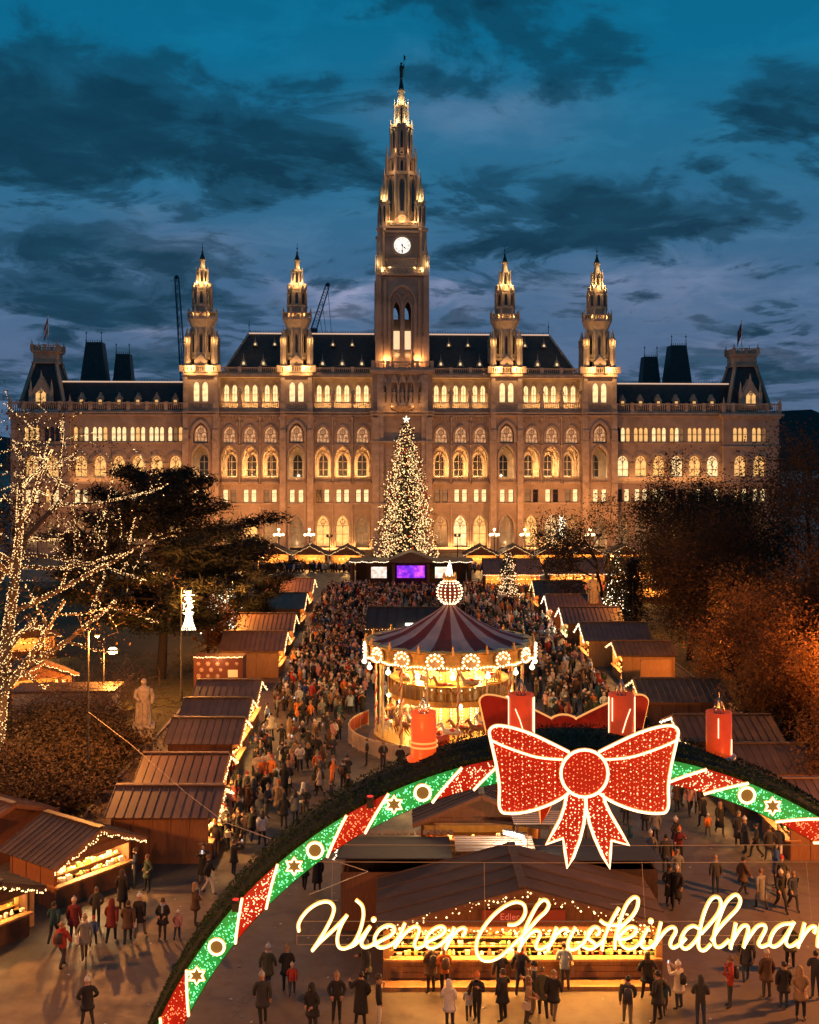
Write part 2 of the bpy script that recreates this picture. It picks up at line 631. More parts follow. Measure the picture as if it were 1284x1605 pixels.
def place_window(root, x, y, z, spec, pane='a', frame_mat=None):
    key = spec[0]
    if key not in _wcache:
        f, p = window_mesh(*spec[1:])
        _wcache[key] = (f.mesh('window', [frame_mat or WFRAME]), {k: p.mesh('pane', [mm]) for k, mm in PANES.items()})
    fm, pm = _wcache[key]
    o = link('window', fm, root, (x, y, z))
    link('pane', pm[pane], o)
    return o


def balustrade(mb, x0, x1, y, z0, z1, step=0.42, posts=(), m=0, t=0.3):
    if mb in OWN:                                      # each run of balustrade is a part of its own
        one = MB()
        balustrade(one, x0, x1, y, z0, z1, step, posts, m, t)
        one.obj('balustrade', STONE2, TH)
        return
    h = z1 - z0
    mb.box(x0, x1, y - t / 2, y + t / 2, z1 - h * 0.16, z1, m)
    mb.box(x0, x1, y - t / 2, y + t / 2, z0, z0 + h * 0.14, m)
    n = max(1, int((x1 - x0) / step))
    for i in range(n):
        x = x0 + (i + 0.5) * (x1 - x0) / n
        mb.box(x - 0.09, x + 0.09, y - 0.08, y + 0.08, z0 + h * 0.14, z1 - h * 0.16, m)
    for x in posts:
        mb.box(x - 0.35, x + 0.35, y - t / 2 - 0.08, y + t / 2 + 0.08, z0, z1 + 0.12, m)


def statue_mesh(h=3.2):
    s = MB()
    k = h / 3.2
    s.box(-0.4 * k, 0.4 * k, -0.35 * k, 0.35 * k, 0, 0.35 * k)
    s.lathe([(0.42 * k, 0.35 * k), (0.46 * k, 0.6 * k), (0.36 * k, 1.4 * k), (0.34 * k, 1.7 * k), (0.44 * k, 2.2 * k), (0.40 * k, 2.4 * k), (0.15 * k, 2.58 * k), (0.12 * k, 2.68 * k)], 8, sy=0.75)
    s.ball((0, -0.04 * k, 2.86 * k), 0.2 * k, 8, 5, sz=1.2)
    s.tube([(-0.42 * k, 0, 2.3 * k), (-0.55 * k, -0.1 * k, 1.8 * k), (-0.30 * k, -0.35 * k, 1.55 * k)], [0.13 * k, 0.11 * k, 0.08 * k], 5)
    s.tube([(0.42 * k, 0, 2.3 * k), (0.56 * k, -0.05 * k, 1.85 * k), (0.5 * k, -0.3 * k, 1.4 * k)], [0.13 * k, 0.11 * k, 0.08 * k], 5)
    return s


TH = empty('town_hall', ((630 - 642) / S_, 232, 0), radians(3.0), 'great gothic town hall of floodlit stone with one tall clock tower and four turrets', 'town hall')
FIG = statue_mesh(3.2).mesh('statue', [STONE2])
rw = random.Random(3)
Z0, Z1, Z2, Z3, Z4, Z5, Z6, Z7 = 0.0, 10.2, 14.3, 22.45, 28.3, 31.2, 36.6, 38.2
W_PORCH = ('porch', 2.9, 1.2, 5.4, 7.9, 1, (2.6, 4.4), 0.16, 'lancet')
W_MEZZ = ('mezz', 1.12, 10.45, 13.1, 13.1, 0, (1.85,), 0.10)
W_LOGGIA = ('loggia', 2.1, 15.6, 18.9, 20.6, 1, (1.6, 3.3), 0.12)
W_TRAC = ('tracery', 2.7, 22.75, 24.3, 26.3, 3, (), 0.16, 'rose')
W_GAL = ('gallery', 1.12, 31.3, 34.1, 35.1, 1, (1.6,), 0.10)
W_TALL = ('tall', 1.3, 31.2, 34.6, 35.4, 0, (), 0.10)
W_WING3 = ('wing light', 0.95, 23.1, 25.6, 26.2, 0, (1.55,), 0.09)
W_WINGA = ('wing arch', 2.6, 15.7, 18.7, 20.3, 1, (1.6,), 0.15, 'lancet')
TOWH = 6.17
SECT = [(TOWH, 18.4), (25.1, 37.7)]
TUR = [(18.4, 25.1), (37.7, 44.9)]

front = MB()      # walls of the central block
loggia = MB()     # back walls of the open galleries
mould = MB()      # string courses, cornices, arch bands
bal = MB()
OWN = [bal]
for sg in (-1, 1):
    for (xa, xb) in SECT:
        x0, x1 = sorted((sg * xa, sg * xb))
        cs = [x0 + (x1 - x0) * (k + 0.5) / 3 for k in range(3)]
        wallrow(front, x0, x1, Z0, Z1, 0, [(c, 2.9, 1.2, 5.4, 7.9, 1.5) for c in cs])
        wallrow(front, x0, x1, Z1, Z2, 0, [(c + d, 1.12, 10.45, 13.1, 13.1, 0.45) for c in cs for d in (-0.8, 0.8)])
        wallrow(front, x0, x1, Z2, Z3, 0, [(c, 3.25, 15.5, 19.6, 22.2, 0.9) for c in cs])
        wallrow(front, x0, x1, Z3, Z4, 0, [(c, 2.7, 22.75, 24.3, 26.3, 0.4) for c in cs])
        front.quad((x0, 0, Z4), (x1, 0, Z4), (x1, 0, 29.9), (x0, 0, 29.9))
        # open gallery of the first floor: floor, back wall, vault
        yb = 5.0
        loggia.box(x0, x1, 0.02, yb, 15.2, 15.45)
        loggia.box(x0, x1, yb, yb + 0.4, 15.45, 22.6)
        loggia.box(x0, x1, 0.9, yb, 22.46, 22.7)
        for c in cs:                                    # vault ribs and pier returns
            for q in (-1, 1):
                loggia.tube([(c + q * 1.9, 0.95, 19.2), (c + q * 1.2, 2.2, 21.2), (c, 2.9, 22.2)], 0.13, 5)
                loggia.tube([(c + q * 1.9, 4.9, 19.2), (c + q * 1.2, 3.8, 21.2), (c, 2.9, 22.2)], 0.13, 5)
            archband(loggia, c, 2.2, 15.6, 18.9, 20.65, 0.35, yb - 0.25, yb, legs=True)
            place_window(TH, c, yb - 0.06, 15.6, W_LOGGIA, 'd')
            place_window(TH, c, 1.5, 1.2, W_PORCH, rw.choice('bbbac'))
            place_window(TH, c, 0.34, 22.75, W_TRAC, 't', STONE2)
            for d in (-0.8, 0.8):
                place_window(TH, c + d, 0.4, 10.45, W_MEZZ, rw.choice('aaaabacad'), SASH)
            archband(mould, c, 3.25, 15.5, 19.6, 22.2, 0.28, -0.18, 0.0)
            archband(mould, c, 2.7, 23.2, 24.3, 26.3, 0.30, -0.2, 0.0)
            archband(mould, c, 2.9, 1.2, 5.4, 7.9, 0.25, -0.15, 0.0)
            mould.box(c - 0.06, c + 0.06, 0.2, 0.35, 15.5, 21.0)            # slender column in the arch
            for q in (-1, 1):
                mould.tube([(c, 0.28, 20.0), (c + q * 0.45, 0.28, 21.0), (c + q * 1.0, 0.28, 21.55)], 0.09, 5)
            balustrade(bal, c - 1.6, c + 1.6, -0.35, 14.75, 15.75, 0.36)
            mould.box(c - 1.75, c + 1.75, -0.6, 0, 14.35, 14.72)
            # small lantern hanging in the porch arch
        # slim shafts between the bays, corbel table under the cornice, shields between the arches
        for k in range(4):
            xs_ = x0 + (x1 - x0) * k / 3
            mould.tube([(xs_, -0.16, 14.5), (xs_, -0.16, 27.6)], 0.17, 6)
            mould.frus(xs_, -0.2, 22.0, 22.35, 0.2, 0.34, 6)
            mould.frus(xs_, -0.2, 27.4, 28.2, 0.2, 0.36, 6)
            mould.frus(xs_, -0.16, 1.0, 9.8, 0.16, 0.16, 6)
        for k in range(20):
            xs_ = x0 + (x1 - x0) * (k + 0.5) / 20
            mould.box(xs_ - 0.14, xs_ + 0.14, -0.28, 0.0, 27.75, 28.3)
        for c in cs:
            for q in (-1, 1):
                mould.prism([(c + q * 1.62 - 0.22, 26.75), (c + q * 1.62, 26.3), (c + q * 1.62 + 0.22, 26.75), (c + q * 1.62 + 0.22, 27.15), (c + q * 1.62 - 0.22, 27.15)], -0.14, 0.0)
                mould.ring(c + q * 1.62, 9.3, 0.28, 0.06, -0.1, 0.0, 10)
            for q in range(7):
                mould.box(c - 1.6 + q * 0.5, c - 1.42 + q * 0.5, -0.06, 0.0, 13.4, 14.0)
        # upper gallery, set back, with paired windows
        yg = 2.4
        wallrow(loggia, x0, x1, Z5 - 1.4, Z6 + 0.4, yg, [(c + d, 1.12, 31.3, 34.1, 35.1, 0.35) for c in cs for d in (-0.83, 0.83)])
        loggia.box(x0, x1, 0.02, yg, 29.55, 29.8)
        for c in cs:
            for d in (-0.83, 0.83):
                place_window(TH, c + d, yg + 0.3, 31.3, W_GAL, 'a')
                archband(loggia, c + d, 1.12, 33.4, 34.1, 35.1, 0.16, yg - 0.1, yg)
            loggia.box(c - 2.0, c + 2.0, yg - 0.16, yg, 36.0, 36.3)
        balustrade(bal, x0, x1, 0.25, 29.9, 31.3, 0.40, [x0 + (x1 - x0) * k / 3 for k in range(4)])
        for k in range(0 if sg * xa < 0 else 0, 4):
            link('statue', FIG, TH, (x0 + (x1 - x0) * k / 3, 0.2, 31.3), rw.uniform(-0.5, 0.5), 1.0)
        mould.box(x0, x1, -0.35, 2.5, Z6, Z6 + 0.45)
        mould.box(x0, x1, -0.15, 2.45, Z6 - 0.25, Z6 - 0.02)
        balustrade(bal, x0, x1, 0.1, Z6 + 0.47, Z7 + 0.25, 0.40, [x0 + (x1 - x0) * k / 3 for k in range(4)])
        for zc, hh, pr in ((10.1, 0.3, 0.25), (14.15, 0.18, 0.2), (28.3, 0.35, 0.35), (28.9, 0.3, 0.55), (8.75, 0.14, 0.12), (22.5, 0.14, 0.1), (0.5, 0.6, 0.3)):
            mould.box(x0 + 0.003, x1 - 0.003, -pr, 0.003, zc, zc + hh)
    for (xa, xb) in TUR:
        x0, x1 = sorted((sg * xa, sg * xb))
        c = (x0 + x1) / 2
        yf = -1.3
        wallrow(front, x0, x1, Z0, Z1, yf, [(c, 2.9, 0.6, 5.4, 7.9, 1.5)])
        wallrow(front, x0, x1, Z1, Z2, yf, [(c + d, 1.12, 10.45, 13.1, 13.1, 0.45) for d in (-0.9, 0.9)])
        wallrow(front, x0, x1, Z2, Z3, yf, [(c, 3.1, 15.3, 19.9, 22.3, 1.0)])
        wallrow(front, x0, x1, Z3, Z4, yf, [(c, 3.0, 22.75, 24.6, 26.9, 0.5)])
        wallrow(front, x0, x1, Z4, 37.3, yf, [(c + d, 1.3, 31.2, 34.6, 35.4, 0.5) for d in (-0.88, 0.88)])
        for xs in (x0, x1):
            front.quad((xs, yf, 0), (xs, 3.2, 0), (xs, 3.2, 37.3), (xs, yf, 37.3))
        front.quad((x0, yf, 37.3), (x1, yf, 37.3), (x1, 5.5, 37.3), (x0, 5.5, 37.3))
        front.quad((x0, 5.5, 28), (x1, 5.5, 28), (x1, 5.5, 37.3), (x0, 5.5, 37.3))
        loggia.box(x0 + 0.1, x1 - 0.1, yf + 0.05, 4.6, 15.05, 15.28)
        loggia.box(x0 + 0.1, x1 - 0.1, 4.6, 5.0, 15.3, 22.7)
        loggia.box(x0 + 0.1, x1 - 0.1, yf + 1.0, 4.6, 22.46, 22.7)
        for q in (-1, 1):
            loggia.tube([(c + q * 1.9, -0.2, 19.2), (c + q * 1.2, 1.4, 21.2), (c, 2.2, 22.2)], 0.13, 5)
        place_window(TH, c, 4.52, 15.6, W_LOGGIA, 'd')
        place_window(TH, c, yf + 1.5, 1.2, W_PORCH, 'c')
        place_window(TH, c, yf + 0.42, 22.95, W_TRAC, 't', STONE2)
        for d in (-0.9, 0.9):
            place_window(TH, c + d, yf + 0.4, 10.45, W_MEZZ, rw.choice('aaab'), SASH)
        for d in (-0.88, 0.88):
            place_window(TH, c + d, yf + 0.45, 31.2, W_TALL, 'a', STONE2)
        archband(mould, c, 3.1, 15.3, 19.9, 22.3, 0.35, yf - 0.2, yf)
        archband(mould, c, 3.0, 23.0, 24.6, 26.9, 0.55, yf - 0.3, yf)
        archband(mould, c, 2.9, 0.6, 5.4, 7.9, 0.3, yf - 0.2, yf)
        for q in (-1, 1):                                # corner buttresses with offsets
            xc = c + q * ((x1 - x0) / 2 - 0.55)
            mould.box(xc - 0.62, xc + 0.62, yf - 0.55, yf - 0.003, 0, 25.5)
            mould.box(xc - 0.52, xc + 0.52, yf - 0.4, yf - 0.004, 25.5, 31.0)
            mould.box(xc - 0.42, xc + 0.42, yf - 0.25, yf - 0.005, 31.0, 37.0)
            mould.box(xc - 0.72, xc + 0.72, yf - 0.65, yf, 14.1, 14.4)
            mould.box(xc - 0.72, xc + 0.72, yf - 0.62, yf, 22.9, 23.3)
        for zc, hh, pr in ((10.1, 0.3, 0.25), (28.3, 0.35, 0.5), (28.9, 0.3, 0.75), (36.6, 0.7, 0.5), (23.4, 0.25, 0.35)):
            for (ua, ub) in (((x0, x1),) if zc != 23.4 else ((x0, c - 2.1), (c + 2.1, x1))):
                mould.box(ua + 0.004, ub - 0.004, yf - pr, yf + 0.003, zc, zc + hh)
        balustrade(bal, c - 1.5, c + 1.5, yf - 0.3, 14.6, 15.55, 0.34)
        for d in (-0.88, 0.88):
            balustrade(bal, c + d - 0.6, c + d + 0.6, yf - 0.15, 30.0, 31.1, 0.34)
        balustrade(bal, x0 - 0.35, x1 + 0.35, yf - 0.5, 37.3, 38.55, 0.42, [x0 - 0.3, c - 1.3, c + 1.3, x1 + 0.3])

# tower base (facade part)
x0, x1, yf = -TOWH, TOWH, -2.6
wallrow(front, x0, x1, 0, 28.5, yf, [(0, 5.5, 0.2, 14, 20.5, 2.5)])
wallrow(front, x0, x1, 28.5, 37.6, yf, [(d, 1.25, 30.6, 34.4, 35.6, 0.9) for d in (-1.65, 0, 1.65)] + [(d, 1.25, 30.6, 34.0, 34.8, 0.9) for d in (-3.9, 3.9)])
for d in (-1.65, 0, 1.65, -3.9, 3.9):
    link('statue', FIG, TH, (d, yf + 0.35, 31.0), rw.uniform(-0.3, 0.3), 0.95)
    mould.box(d - 0.6, d + 0.6, yf - 0.25, yf + 0.9, 30.3, 31.0)
    archband(mould, d, 1.25, 33.6, 34.4 if abs(d) < 2 else 34.0, 35.6 if abs(d) < 2 else 34.8, 0.2, yf - 0.25, yf)
    mould.prism([(d - 0.85, 35.2), (d + 0.85, 35.2), (d, 37.0)], yf - 0.3, yf - 0.05)
    mould.box(d - 0.62, d + 0.62, yf + 0.9, yf + 1.0, 30.3, 36)
for xs in (x0, x1):
    front.quad((xs, yf, 0), (xs, 3.2, 0), (xs, 3.2, 37.6), (xs, yf, 37.6))
front.quad((x0, yf + 2.5, 0), (x1, yf + 2.5, 0), (x1, yf + 2.5, 21), (x0, yf + 2.5, 21))
for q in (-1, 1):
    for xx, zz in ((5.45, 28.0), (4.55, 36.8)):
        mould.box(q * xx - 0.65, q * xx + 0.65, yf - 0.75 + 0.2 * (xx < 5), yf - 0.003, 0, zz)
for zc, hh, pr in ((10.1, 0.3, 0.9), (22.8, 0.4, 0.9), (28.4, 0.4, 0.6), (29.0, 0.35, 0.85), (36.9, 0.5, 0.7), (37.4, 0.4, 1.0)):
    mould.box(x0 - pr * 0.5, x1 + pr * 0.5, yf - pr, yf + 0.5, zc, zc + hh)
mould.lathe([(0.6, 29.0), (2.4, 29.9), (2.6, 30.3)], 12, 0, yf - 0.3)
front.box(-45, 45, 5.6, 6.0, 0, 38)                       # inner wall that closes the block

# wings and end pavilions
wingw, wmould, wbal = MB(), MB(), MB()
OWN.append(wbal)
YW = 1.2
for sg in (-1, 1):
    x0, x1 = sorted((sg * 44.9, sg * 68.0))
    cs = [x0 + (x1 - x0) * (k + 0.5) / 6 for k in range(6)]
    wallrow(wingw, x0, x1, 0, 10.2, YW, [(c, 2.4, 1.2, 5.2, 7.6, 0.9) for c in cs])
    wallrow(wingw, x0, x1, 10.2, 14.6, YW, [(c + d, 1.12, 10.45, 13.1, 13.1, 0.45) for c in cs for d in (-0.8, 0.8)])
    wallrow(wingw, x0, x1, 14.6, 22.2, YW, [(c, 2.6, 15.7, 18.7, 20.3, 0.6) for c in cs])
    wallrow(wingw, x0, x1, 22.2, 29.0, YW, [(c + d, 0.95, 23.1, 25.6, 26.2, 0.4) for c in cs for d in (-1.08, 0, 1.08)])
    for c in cs:
        place_window(TH, c, YW + 0.55, 15.7, W_WINGA, 'b' if sg < 0 else rw.choice('bba'))
        for d in (-1.08, 0, 1.08):
            place_window(TH, c + d, YW + 0.35, 23.1, W_WING3, rw.choice('aabcabd'), SASH)
        for d in (-0.8, 0.8):
            place_window(TH, c + d, YW + 0.4, 10.45, W_MEZZ, rw.choice('aaacd'), SASH)
        place_window(TH, c, YW + 0.85, 1.2, W_PORCH, rw.choice('bc'))
        for t_, pr in ((0.35, 0.3), (0.75, 0.16)):
            archband(wmould, c, 2.6 + (0.7 if t_ > 0.5 else 0), 18.7, 18.9, 20.3 + (0.45 if t_ > 0.5 else 0), 0.33, YW - pr, YW, legs=False)
        wmould.box(c - 1.3 - 0.62, c - 1.3, YW - 0.25, YW, 18.4, 18.7)
        wmould.box(c + 1.3, c + 1.3 + 0.62, YW - 0.25, YW, 18.4, 18.7)
        wmould.box(c - 1.75, c + 1.75, YW - 0.2, YW, 22.75, 23.0)
    for zc, hh, pr in ((10.1, 0.3, 0.2), (14.3, 0.3, 0.25), (28.4, 0.3, 0.3), (28.9, 0.3, 0.55)):
        wmould.box(x0, x1, YW - pr, YW + 0.003, zc, zc + hh)
    balustrade(wbal, x0, x1, YW - 0.1, 29.3, 31.2, 0.40, [x0 + (x1 - x0) * k / 6 for k in range(7)])
    wmould.box(x0, x1, YW - 0.3, YW + 3, 29.0, 29.3)
    # pavilion
    x0, x1 = sorted((sg * 68.0, sg * 80.0))
    yp = 0.2
    cs = [(x0 + x1) / 2 - sg * 0.3 + d for d in (-2.05, 2.05)]
    wallrow(wingw, x0, x1, 0, 10.2, yp, [(c, 2.4, 1.2, 5.2, 7.6, 0.9) for c in cs])
    wallrow(wingw, x0, x1, 10.2, 14.6, yp, [(c + d, 1.12, 10.45, 13.1, 13.1, 0.45) for c in cs for d in (-0.8, 0.8)])
    wallrow(wingw, x0, x1, 14.6, 22.2, yp, [(c, 2.6, 15.7, 18.7, 20.3, 0.6) for c in cs])
    wallrow(wingw, x0, x1, 22.2, 29.0, yp, [(c + d, 0.95, 23.1, 25.6, 26.2, 0.4) for c in cs for d in (-1.08, 0, 1.08)])
    for xs in (x0, x1):
        wingw.quad((xs, yp, 0), (xs, yp + 12, 0), (xs, yp + 12, 29), (xs, yp, 29))
    for c in cs:
        place_window(TH, c, yp + 0.55, 15.7, W_WINGA, 'b')
        for d in (-1.08, 0, 1.08):
            place_window(TH, c + d, yp + 0.35, 23.1, W_WING3, rw.choice('bcbd'), SASH)
        for d in (-0.8, 0.8):
            place_window(TH, c + d, yp + 0.4, 10.45, W_MEZZ, rw.choice('aab'), SASH)
        place_window(TH, c, yp + 0.85, 1.2, W_PORCH, 'c')
        archband(wmould, c, 2.6, 18.7, 18.9, 20.3, 0.33, yp - 0.3, yp, legs=False)
        archband(wmould, c, 3.3, 18.7, 18.9, 20.75, 0.33, yp - 0.16, yp, legs=False)
        wmould.box(c - 2.0, c - 1.3, yp - 0.25, yp, 18.4, 18.7)
        wmould.box(c + 1.3, c + 2.0, yp - 0.25, yp, 18.4, 18.7)
    for zc, hh, pr in ((10.1, 0.3, 0.25), (14.3, 0.3, 0.25), (21.9, 0.3, 0.25), (28.0, 0.5, 0.3), (28.5, 0.5, 0.8)):
        wmould.box(x0 - pr, x1 + pr, yp - pr, yp + 12, zc, zc + hh)
    balustrade(wbal, x0, x1, yp - 0.3, 29.0, 31.2, 0.42, [x0, cs[0] - 1.6, cs[1] + 1.6, x1])
    for xx in (x0, x1):
        fn = MB(); fn.frus(xx, yp - 0.3, 31.2, 32.6, 0.3, 0.02, 6); fn.obj('finial', STONE2, TH)
wingw.box(-80, -44.9, 13, 13.4, 0, 30)
wingw.box(44.9, 80, 13, 13.4, 0, 30)
front.obj('wall', STONE, TH)
loggia.obj('gallery_wall', STONE2, TH)
mould.obj('moulding', STONE2, TH)
wingw.obj('wing_wall', STONE, TH)
wmould.obj('wing_moulding', STONE2, TH)

# ---- roofs
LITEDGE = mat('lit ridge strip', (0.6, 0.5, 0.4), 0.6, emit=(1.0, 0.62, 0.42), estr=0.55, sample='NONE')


def dormer(h=2.2, w=1.5):
    d = MB()
    d.prism([(-w / 2, 0), (w / 2, 0), (w / 2 * 0.75, h * 0.3), (0, h * 0.82), (-w / 2 * 0.75, h * 0.3)], -0.2, 0.15)
    d.prism([(-w / 2, 0), (w / 2, 0), (0, h * 0.72)], 0.15, 2.0)
    d.frus(0, 0, h * 0.78, h * 1.25, 0.10, 0.01, 5)
    w_ = MB()
    w_.prism([(-w * 0.16, h * 0.12), (w * 0.16, h * 0.12), (w * 0.16, h * 0.3), (0, h * 0.42), (-w * 0.16, h * 0.3)], -0.25, -0.21)
    return d.mesh('dormer', [STONE2]), w_.mesh('pane', [WIN_A])


DM, DP = dormer()
DM2, DP2 = dormer(1.7, 1.2)
for sg in (-1, 1):
    r = MB()
    xa, xb = sorted((sg * 4.0, sg * 36.8))
    xo = sg * 36.8
    xt = sg * 32.4
    zb, zt, y0, y1 = 38.0, 46.4, 2.0, 9.0
    xi = sg * 4.0
    r.quad((xi, y0, zb), (xo, y0, zb), (xt, y1, zt), (xi, y1, zt))
    r.quad((xo, y0, zb), (xo, 22, zb), (xt, 15, zt), (xt, y1, zt))
    r.quad((xi, y1, zt), (xt, y1, zt), (xt, 15, zt), (xi, 15, zt))
    r.quad((xi, 15, zt), (xt, 15, zt), (xo, 22, zb), (xi, 22, zb))
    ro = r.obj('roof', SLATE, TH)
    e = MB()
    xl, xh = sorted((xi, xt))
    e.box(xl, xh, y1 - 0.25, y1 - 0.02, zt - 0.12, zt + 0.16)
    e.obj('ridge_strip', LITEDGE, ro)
    cr = MB()
    for i in range(int(abs(xt - xi) / 0.55)):
        x = xl + 0.3 + i * 0.55
        cr.box(x - 0.05, x + 0.05, y1 + 0.1, y1 + 0.2, zt, zt + 0.55)
        cr.octa((x, y1 + 0.15, zt + 0.62), 0.12)
    cr.box(xl, xh, y1 + 0.12, y1 + 0.18, zt + 0.3, zt + 0.36)
    for x in (xt,):
        cr.tube([(x, y1 + 0.5, zt), (x, y1 + 0.5, zt + 3.2)], [0.09, 0.03], 5)
        cr.ball((x, y1 + 0.5, zt + 1.8), 0.18, 6, 4)
    cr.obj('cresting', IRON, ro)
    hip = MB()
    hip.beam((xo, y0, zb + 0.05), (xt, y1, zt + 0.05), 0.35, 0.25)
    hip.obj('hip_rib', STONE2, ro)
    for k in range(7):                                    # two rows of little dormers
        for row_, z, dm, dp in ((0, 38.9, DM, DP), (1, 43.4, DM2, DP2)):
            x = sg * (8.3 + k * 4.1 + (2.0 if row_ else 0))
            if abs(x) > (36.0 if row_ == 0 else 33.6) or 18.0 < abs(x) < 25.6:
                continue
            y = y0 + (z - zb) / (zt - zb) * (y1 - y0)
            o = link('dormer', dm, ro, (x, y - 0.35, z))
            link('pane', dp, o)
    # wing roof
    xa, xb = sorted((sg * 44.9, sg * 71))
    w = MB()
    w.quad((xa, YW + 1.6, 29.6), (xb, YW + 1.6, 29.6), (xb, YW + 4.2, 35.6), (xa, YW + 4.2, 35.6))
    w.quad((xa, YW + 4.2, 35.6), (xb, YW + 4.2, 35.6), (xb, YW + 12, 35.6), (xa, YW + 12, 35.6))
    wo_ = w.obj('wing_roof', SLATE, TH)
    e = MB()
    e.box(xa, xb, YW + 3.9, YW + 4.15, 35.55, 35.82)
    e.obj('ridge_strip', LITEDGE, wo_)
    cr = MB()
    for i in range(int((xb - xa) / 0.6)):
        x = xa + 0.3 + i * 0.6
        cr.box(x - 0.05, x + 0.05, YW + 4.3, YW + 4.4, 35.6, 36.1)
        cr.octa((x, YW + 4.35, 36.2), 0.13)
    cr.obj('cresting', IRON, wo_)
    for k in range(6):
        x = sg * (47.0 + k * 3.85)
        d = MB()
        d.box(-0.5, 0.5, -0.2, 1.5, 0, 1.3)
        d.prism([(-0.72, 1.3), (0.72, 1.3), (0.3, 2.0), (0, 2.7), (-0.3, 2.0)], -0.35, 1.6)
        d.box(-0.72, -0.55, -0.3, 0.0, 0, 1.5); d.box(0.55, 0.72, -0.3, 0.0, 0, 1.5)
        o = d.obj('dormer', STONE2, wo_, (x, YW + 1.35, 30.6))
        p = MB(); p.box(-0.3, 0.3, -0.26, -0.21, 0.25, 1.15)
        p.obj('pane', WIN_B, o)
    # pavilion roof: steep truncated pyramid with balcony on top
    cx, cy = sg * 74.0, 6.0
    p = MB()
    p.frus(cx, cy, 30.0, 39.7, 6.6, 3.0, 4)
    po = p.obj('pavilion_roof', SLATE, TH)
    q = MB()
    for i in range(4):
        a = pi / 4 + i * pi / 2
        q.beam((cx + 6.6 * cos(a), cy + 6.6 * sin(a), 30.0), (cx + 3.05 * cos(a), cy + 3.05 * sin(a), 39.8), 0.7, 0.5)
    q.box(cx - 2.4, cx + 2.4, cy - 2.4, cy + 2.4, 39.6, 42.0)
    q.box(cx - 2.7, cx + 2.7, cy - 2.7, cy + 2.7, 39.3, 39.7)
    q.box(cx - 2.75, cx + 2.75, cy - 2.75, cy + 2.75, 41.6, 42.0)
    q.obj('pavilion_crown', STONE, po)
    b = MB()
    for yy in (cy - 2.6, cy + 2.6):
        balustrade(b, cx - 2.6, cx + 2.6, yy, 42.0, 43.2, 0.5, (cx - 2.6, cx, cx + 2.6), 0, 0.2)
    for xx in (cx - 2.6, cx + 2.6):
        for i in range(9):
            b.box(xx - 0.08, xx + 0.08, cy - 2.4 + i * 0.6 - 0.08, cy - 2.4 + i * 0.6 + 0.08, 42, 43.1)
        b.box(xx - 0.1, xx + 0.1, cy - 2.6, cy + 2.6, 43.0, 43.2)
        for yy in (cy - 2.6, cy + 2.6):
            b.frus(xx, yy, 43.2, 44.4, 0.2, 0.02, 5)
    b.obj('pavilion_balcony', STONE, po)
    g = MB()                                               # gabled stone dormer
    g.prism([(-2.0, 0), (2.0, 0), (2.0, 2.6), (0, 6.2), (-2.0, 2.6)], -0.3, 2.5)
    g.box(-2.4, -1.8, -0.5, 0.4, 0, 3.4); g.box(1.8, 2.4, -0.5, 0.4, 0, 3.4)
    for q_ in (-2.1, 2.1):
        g.frus(q_, -0.05, 3.4, 5.6, 0.35, 0.03, 6)
    g.frus(0, 0, 6.0, 7.4, 0.3, 0.03, 6)
    go = g.obj('gable_dormer', STONE2, po, (sg * 74.0, cy - 5.2, 30.3))
    gp = MB()
    gp.prism([(-1.0, 0.5), (1.0, 0.5), (1.0, 2.6), (0, 3.6), (-1.0, 2.6)], -0.35, -0.31)
    gp.obj('pane', WIN_B, go)
    gm = MB(); gm.box(-0.1, 0.1, -0.45, -0.36, 0.5, 3.5); gm.ring(0, 3.0, 0.35, 0.08, -0.44, -0.36, 8)
    gm.obj('mullion', STONE2, go)
    # flag pole with flag on the pavilion
    fp = empty('flagpole', (0, 0, 0), 0)
    c0 = TH.matrix_basis @ Vector((cx, cy, 42.0))
    fp.location = c0
    tag(fp, 'white pole with a red and white flag on the %s corner roof' % ('left' if sg < 0 else 'right') if sg < 0 else 'white pole with a dark limp flag on the right corner roof', 'flagpole', 'flagpoles on the corner roofs')
    m_ = MB(); m_.tube([(0, 0, 0), (0, 0, 7.4)], [0.14, 0.07], 6); m_.ball((0, 0, 7.5), 0.16, 6, 4)
    m_.obj('pole', mat('white pole', (0.7, 0.66, 0.62), 0.5), fp)
    fl = MB()
    cols = 5
    for i in range(cols):                                  # limp flag hanging in folds
        xa_, xb_ = -0.18 * i, -0.18 * (i + 1)
        ya_, yb_ = 0.14 * (i % 2), 0.14 * ((i + 1) % 2)
        for k in range(3):
            z0_, z1_ = 7.3 - 1.0 * k - 0.5 * i, 7.3 - 1.0 * (k + 1) - 0.5 * i
            fl.quad((xa_ - 0.05, ya_, z1_ + 0.0), (xb_ - 0.05, yb_, z1_ - 0.5), (xb_ - 0.05, yb_, z0_ - 0.5), (xa_ - 0.05, ya_, z0_), 0 if k != 1 else 1)
    if sg < 0:
        fl.obj('flag', [mat('flag red', (0.55, 0.12, 0.08), 0.8), mat('flag white', (0.8, 0.7, 0.62), 0.8)], fp)
    else:
        fl.obj('flag', [mat('flag dark', (0.05, 0.05, 0.12), 0.8), mat('flag dark gold', (0.12, 0.1, 0.06), 0.8)], fp)

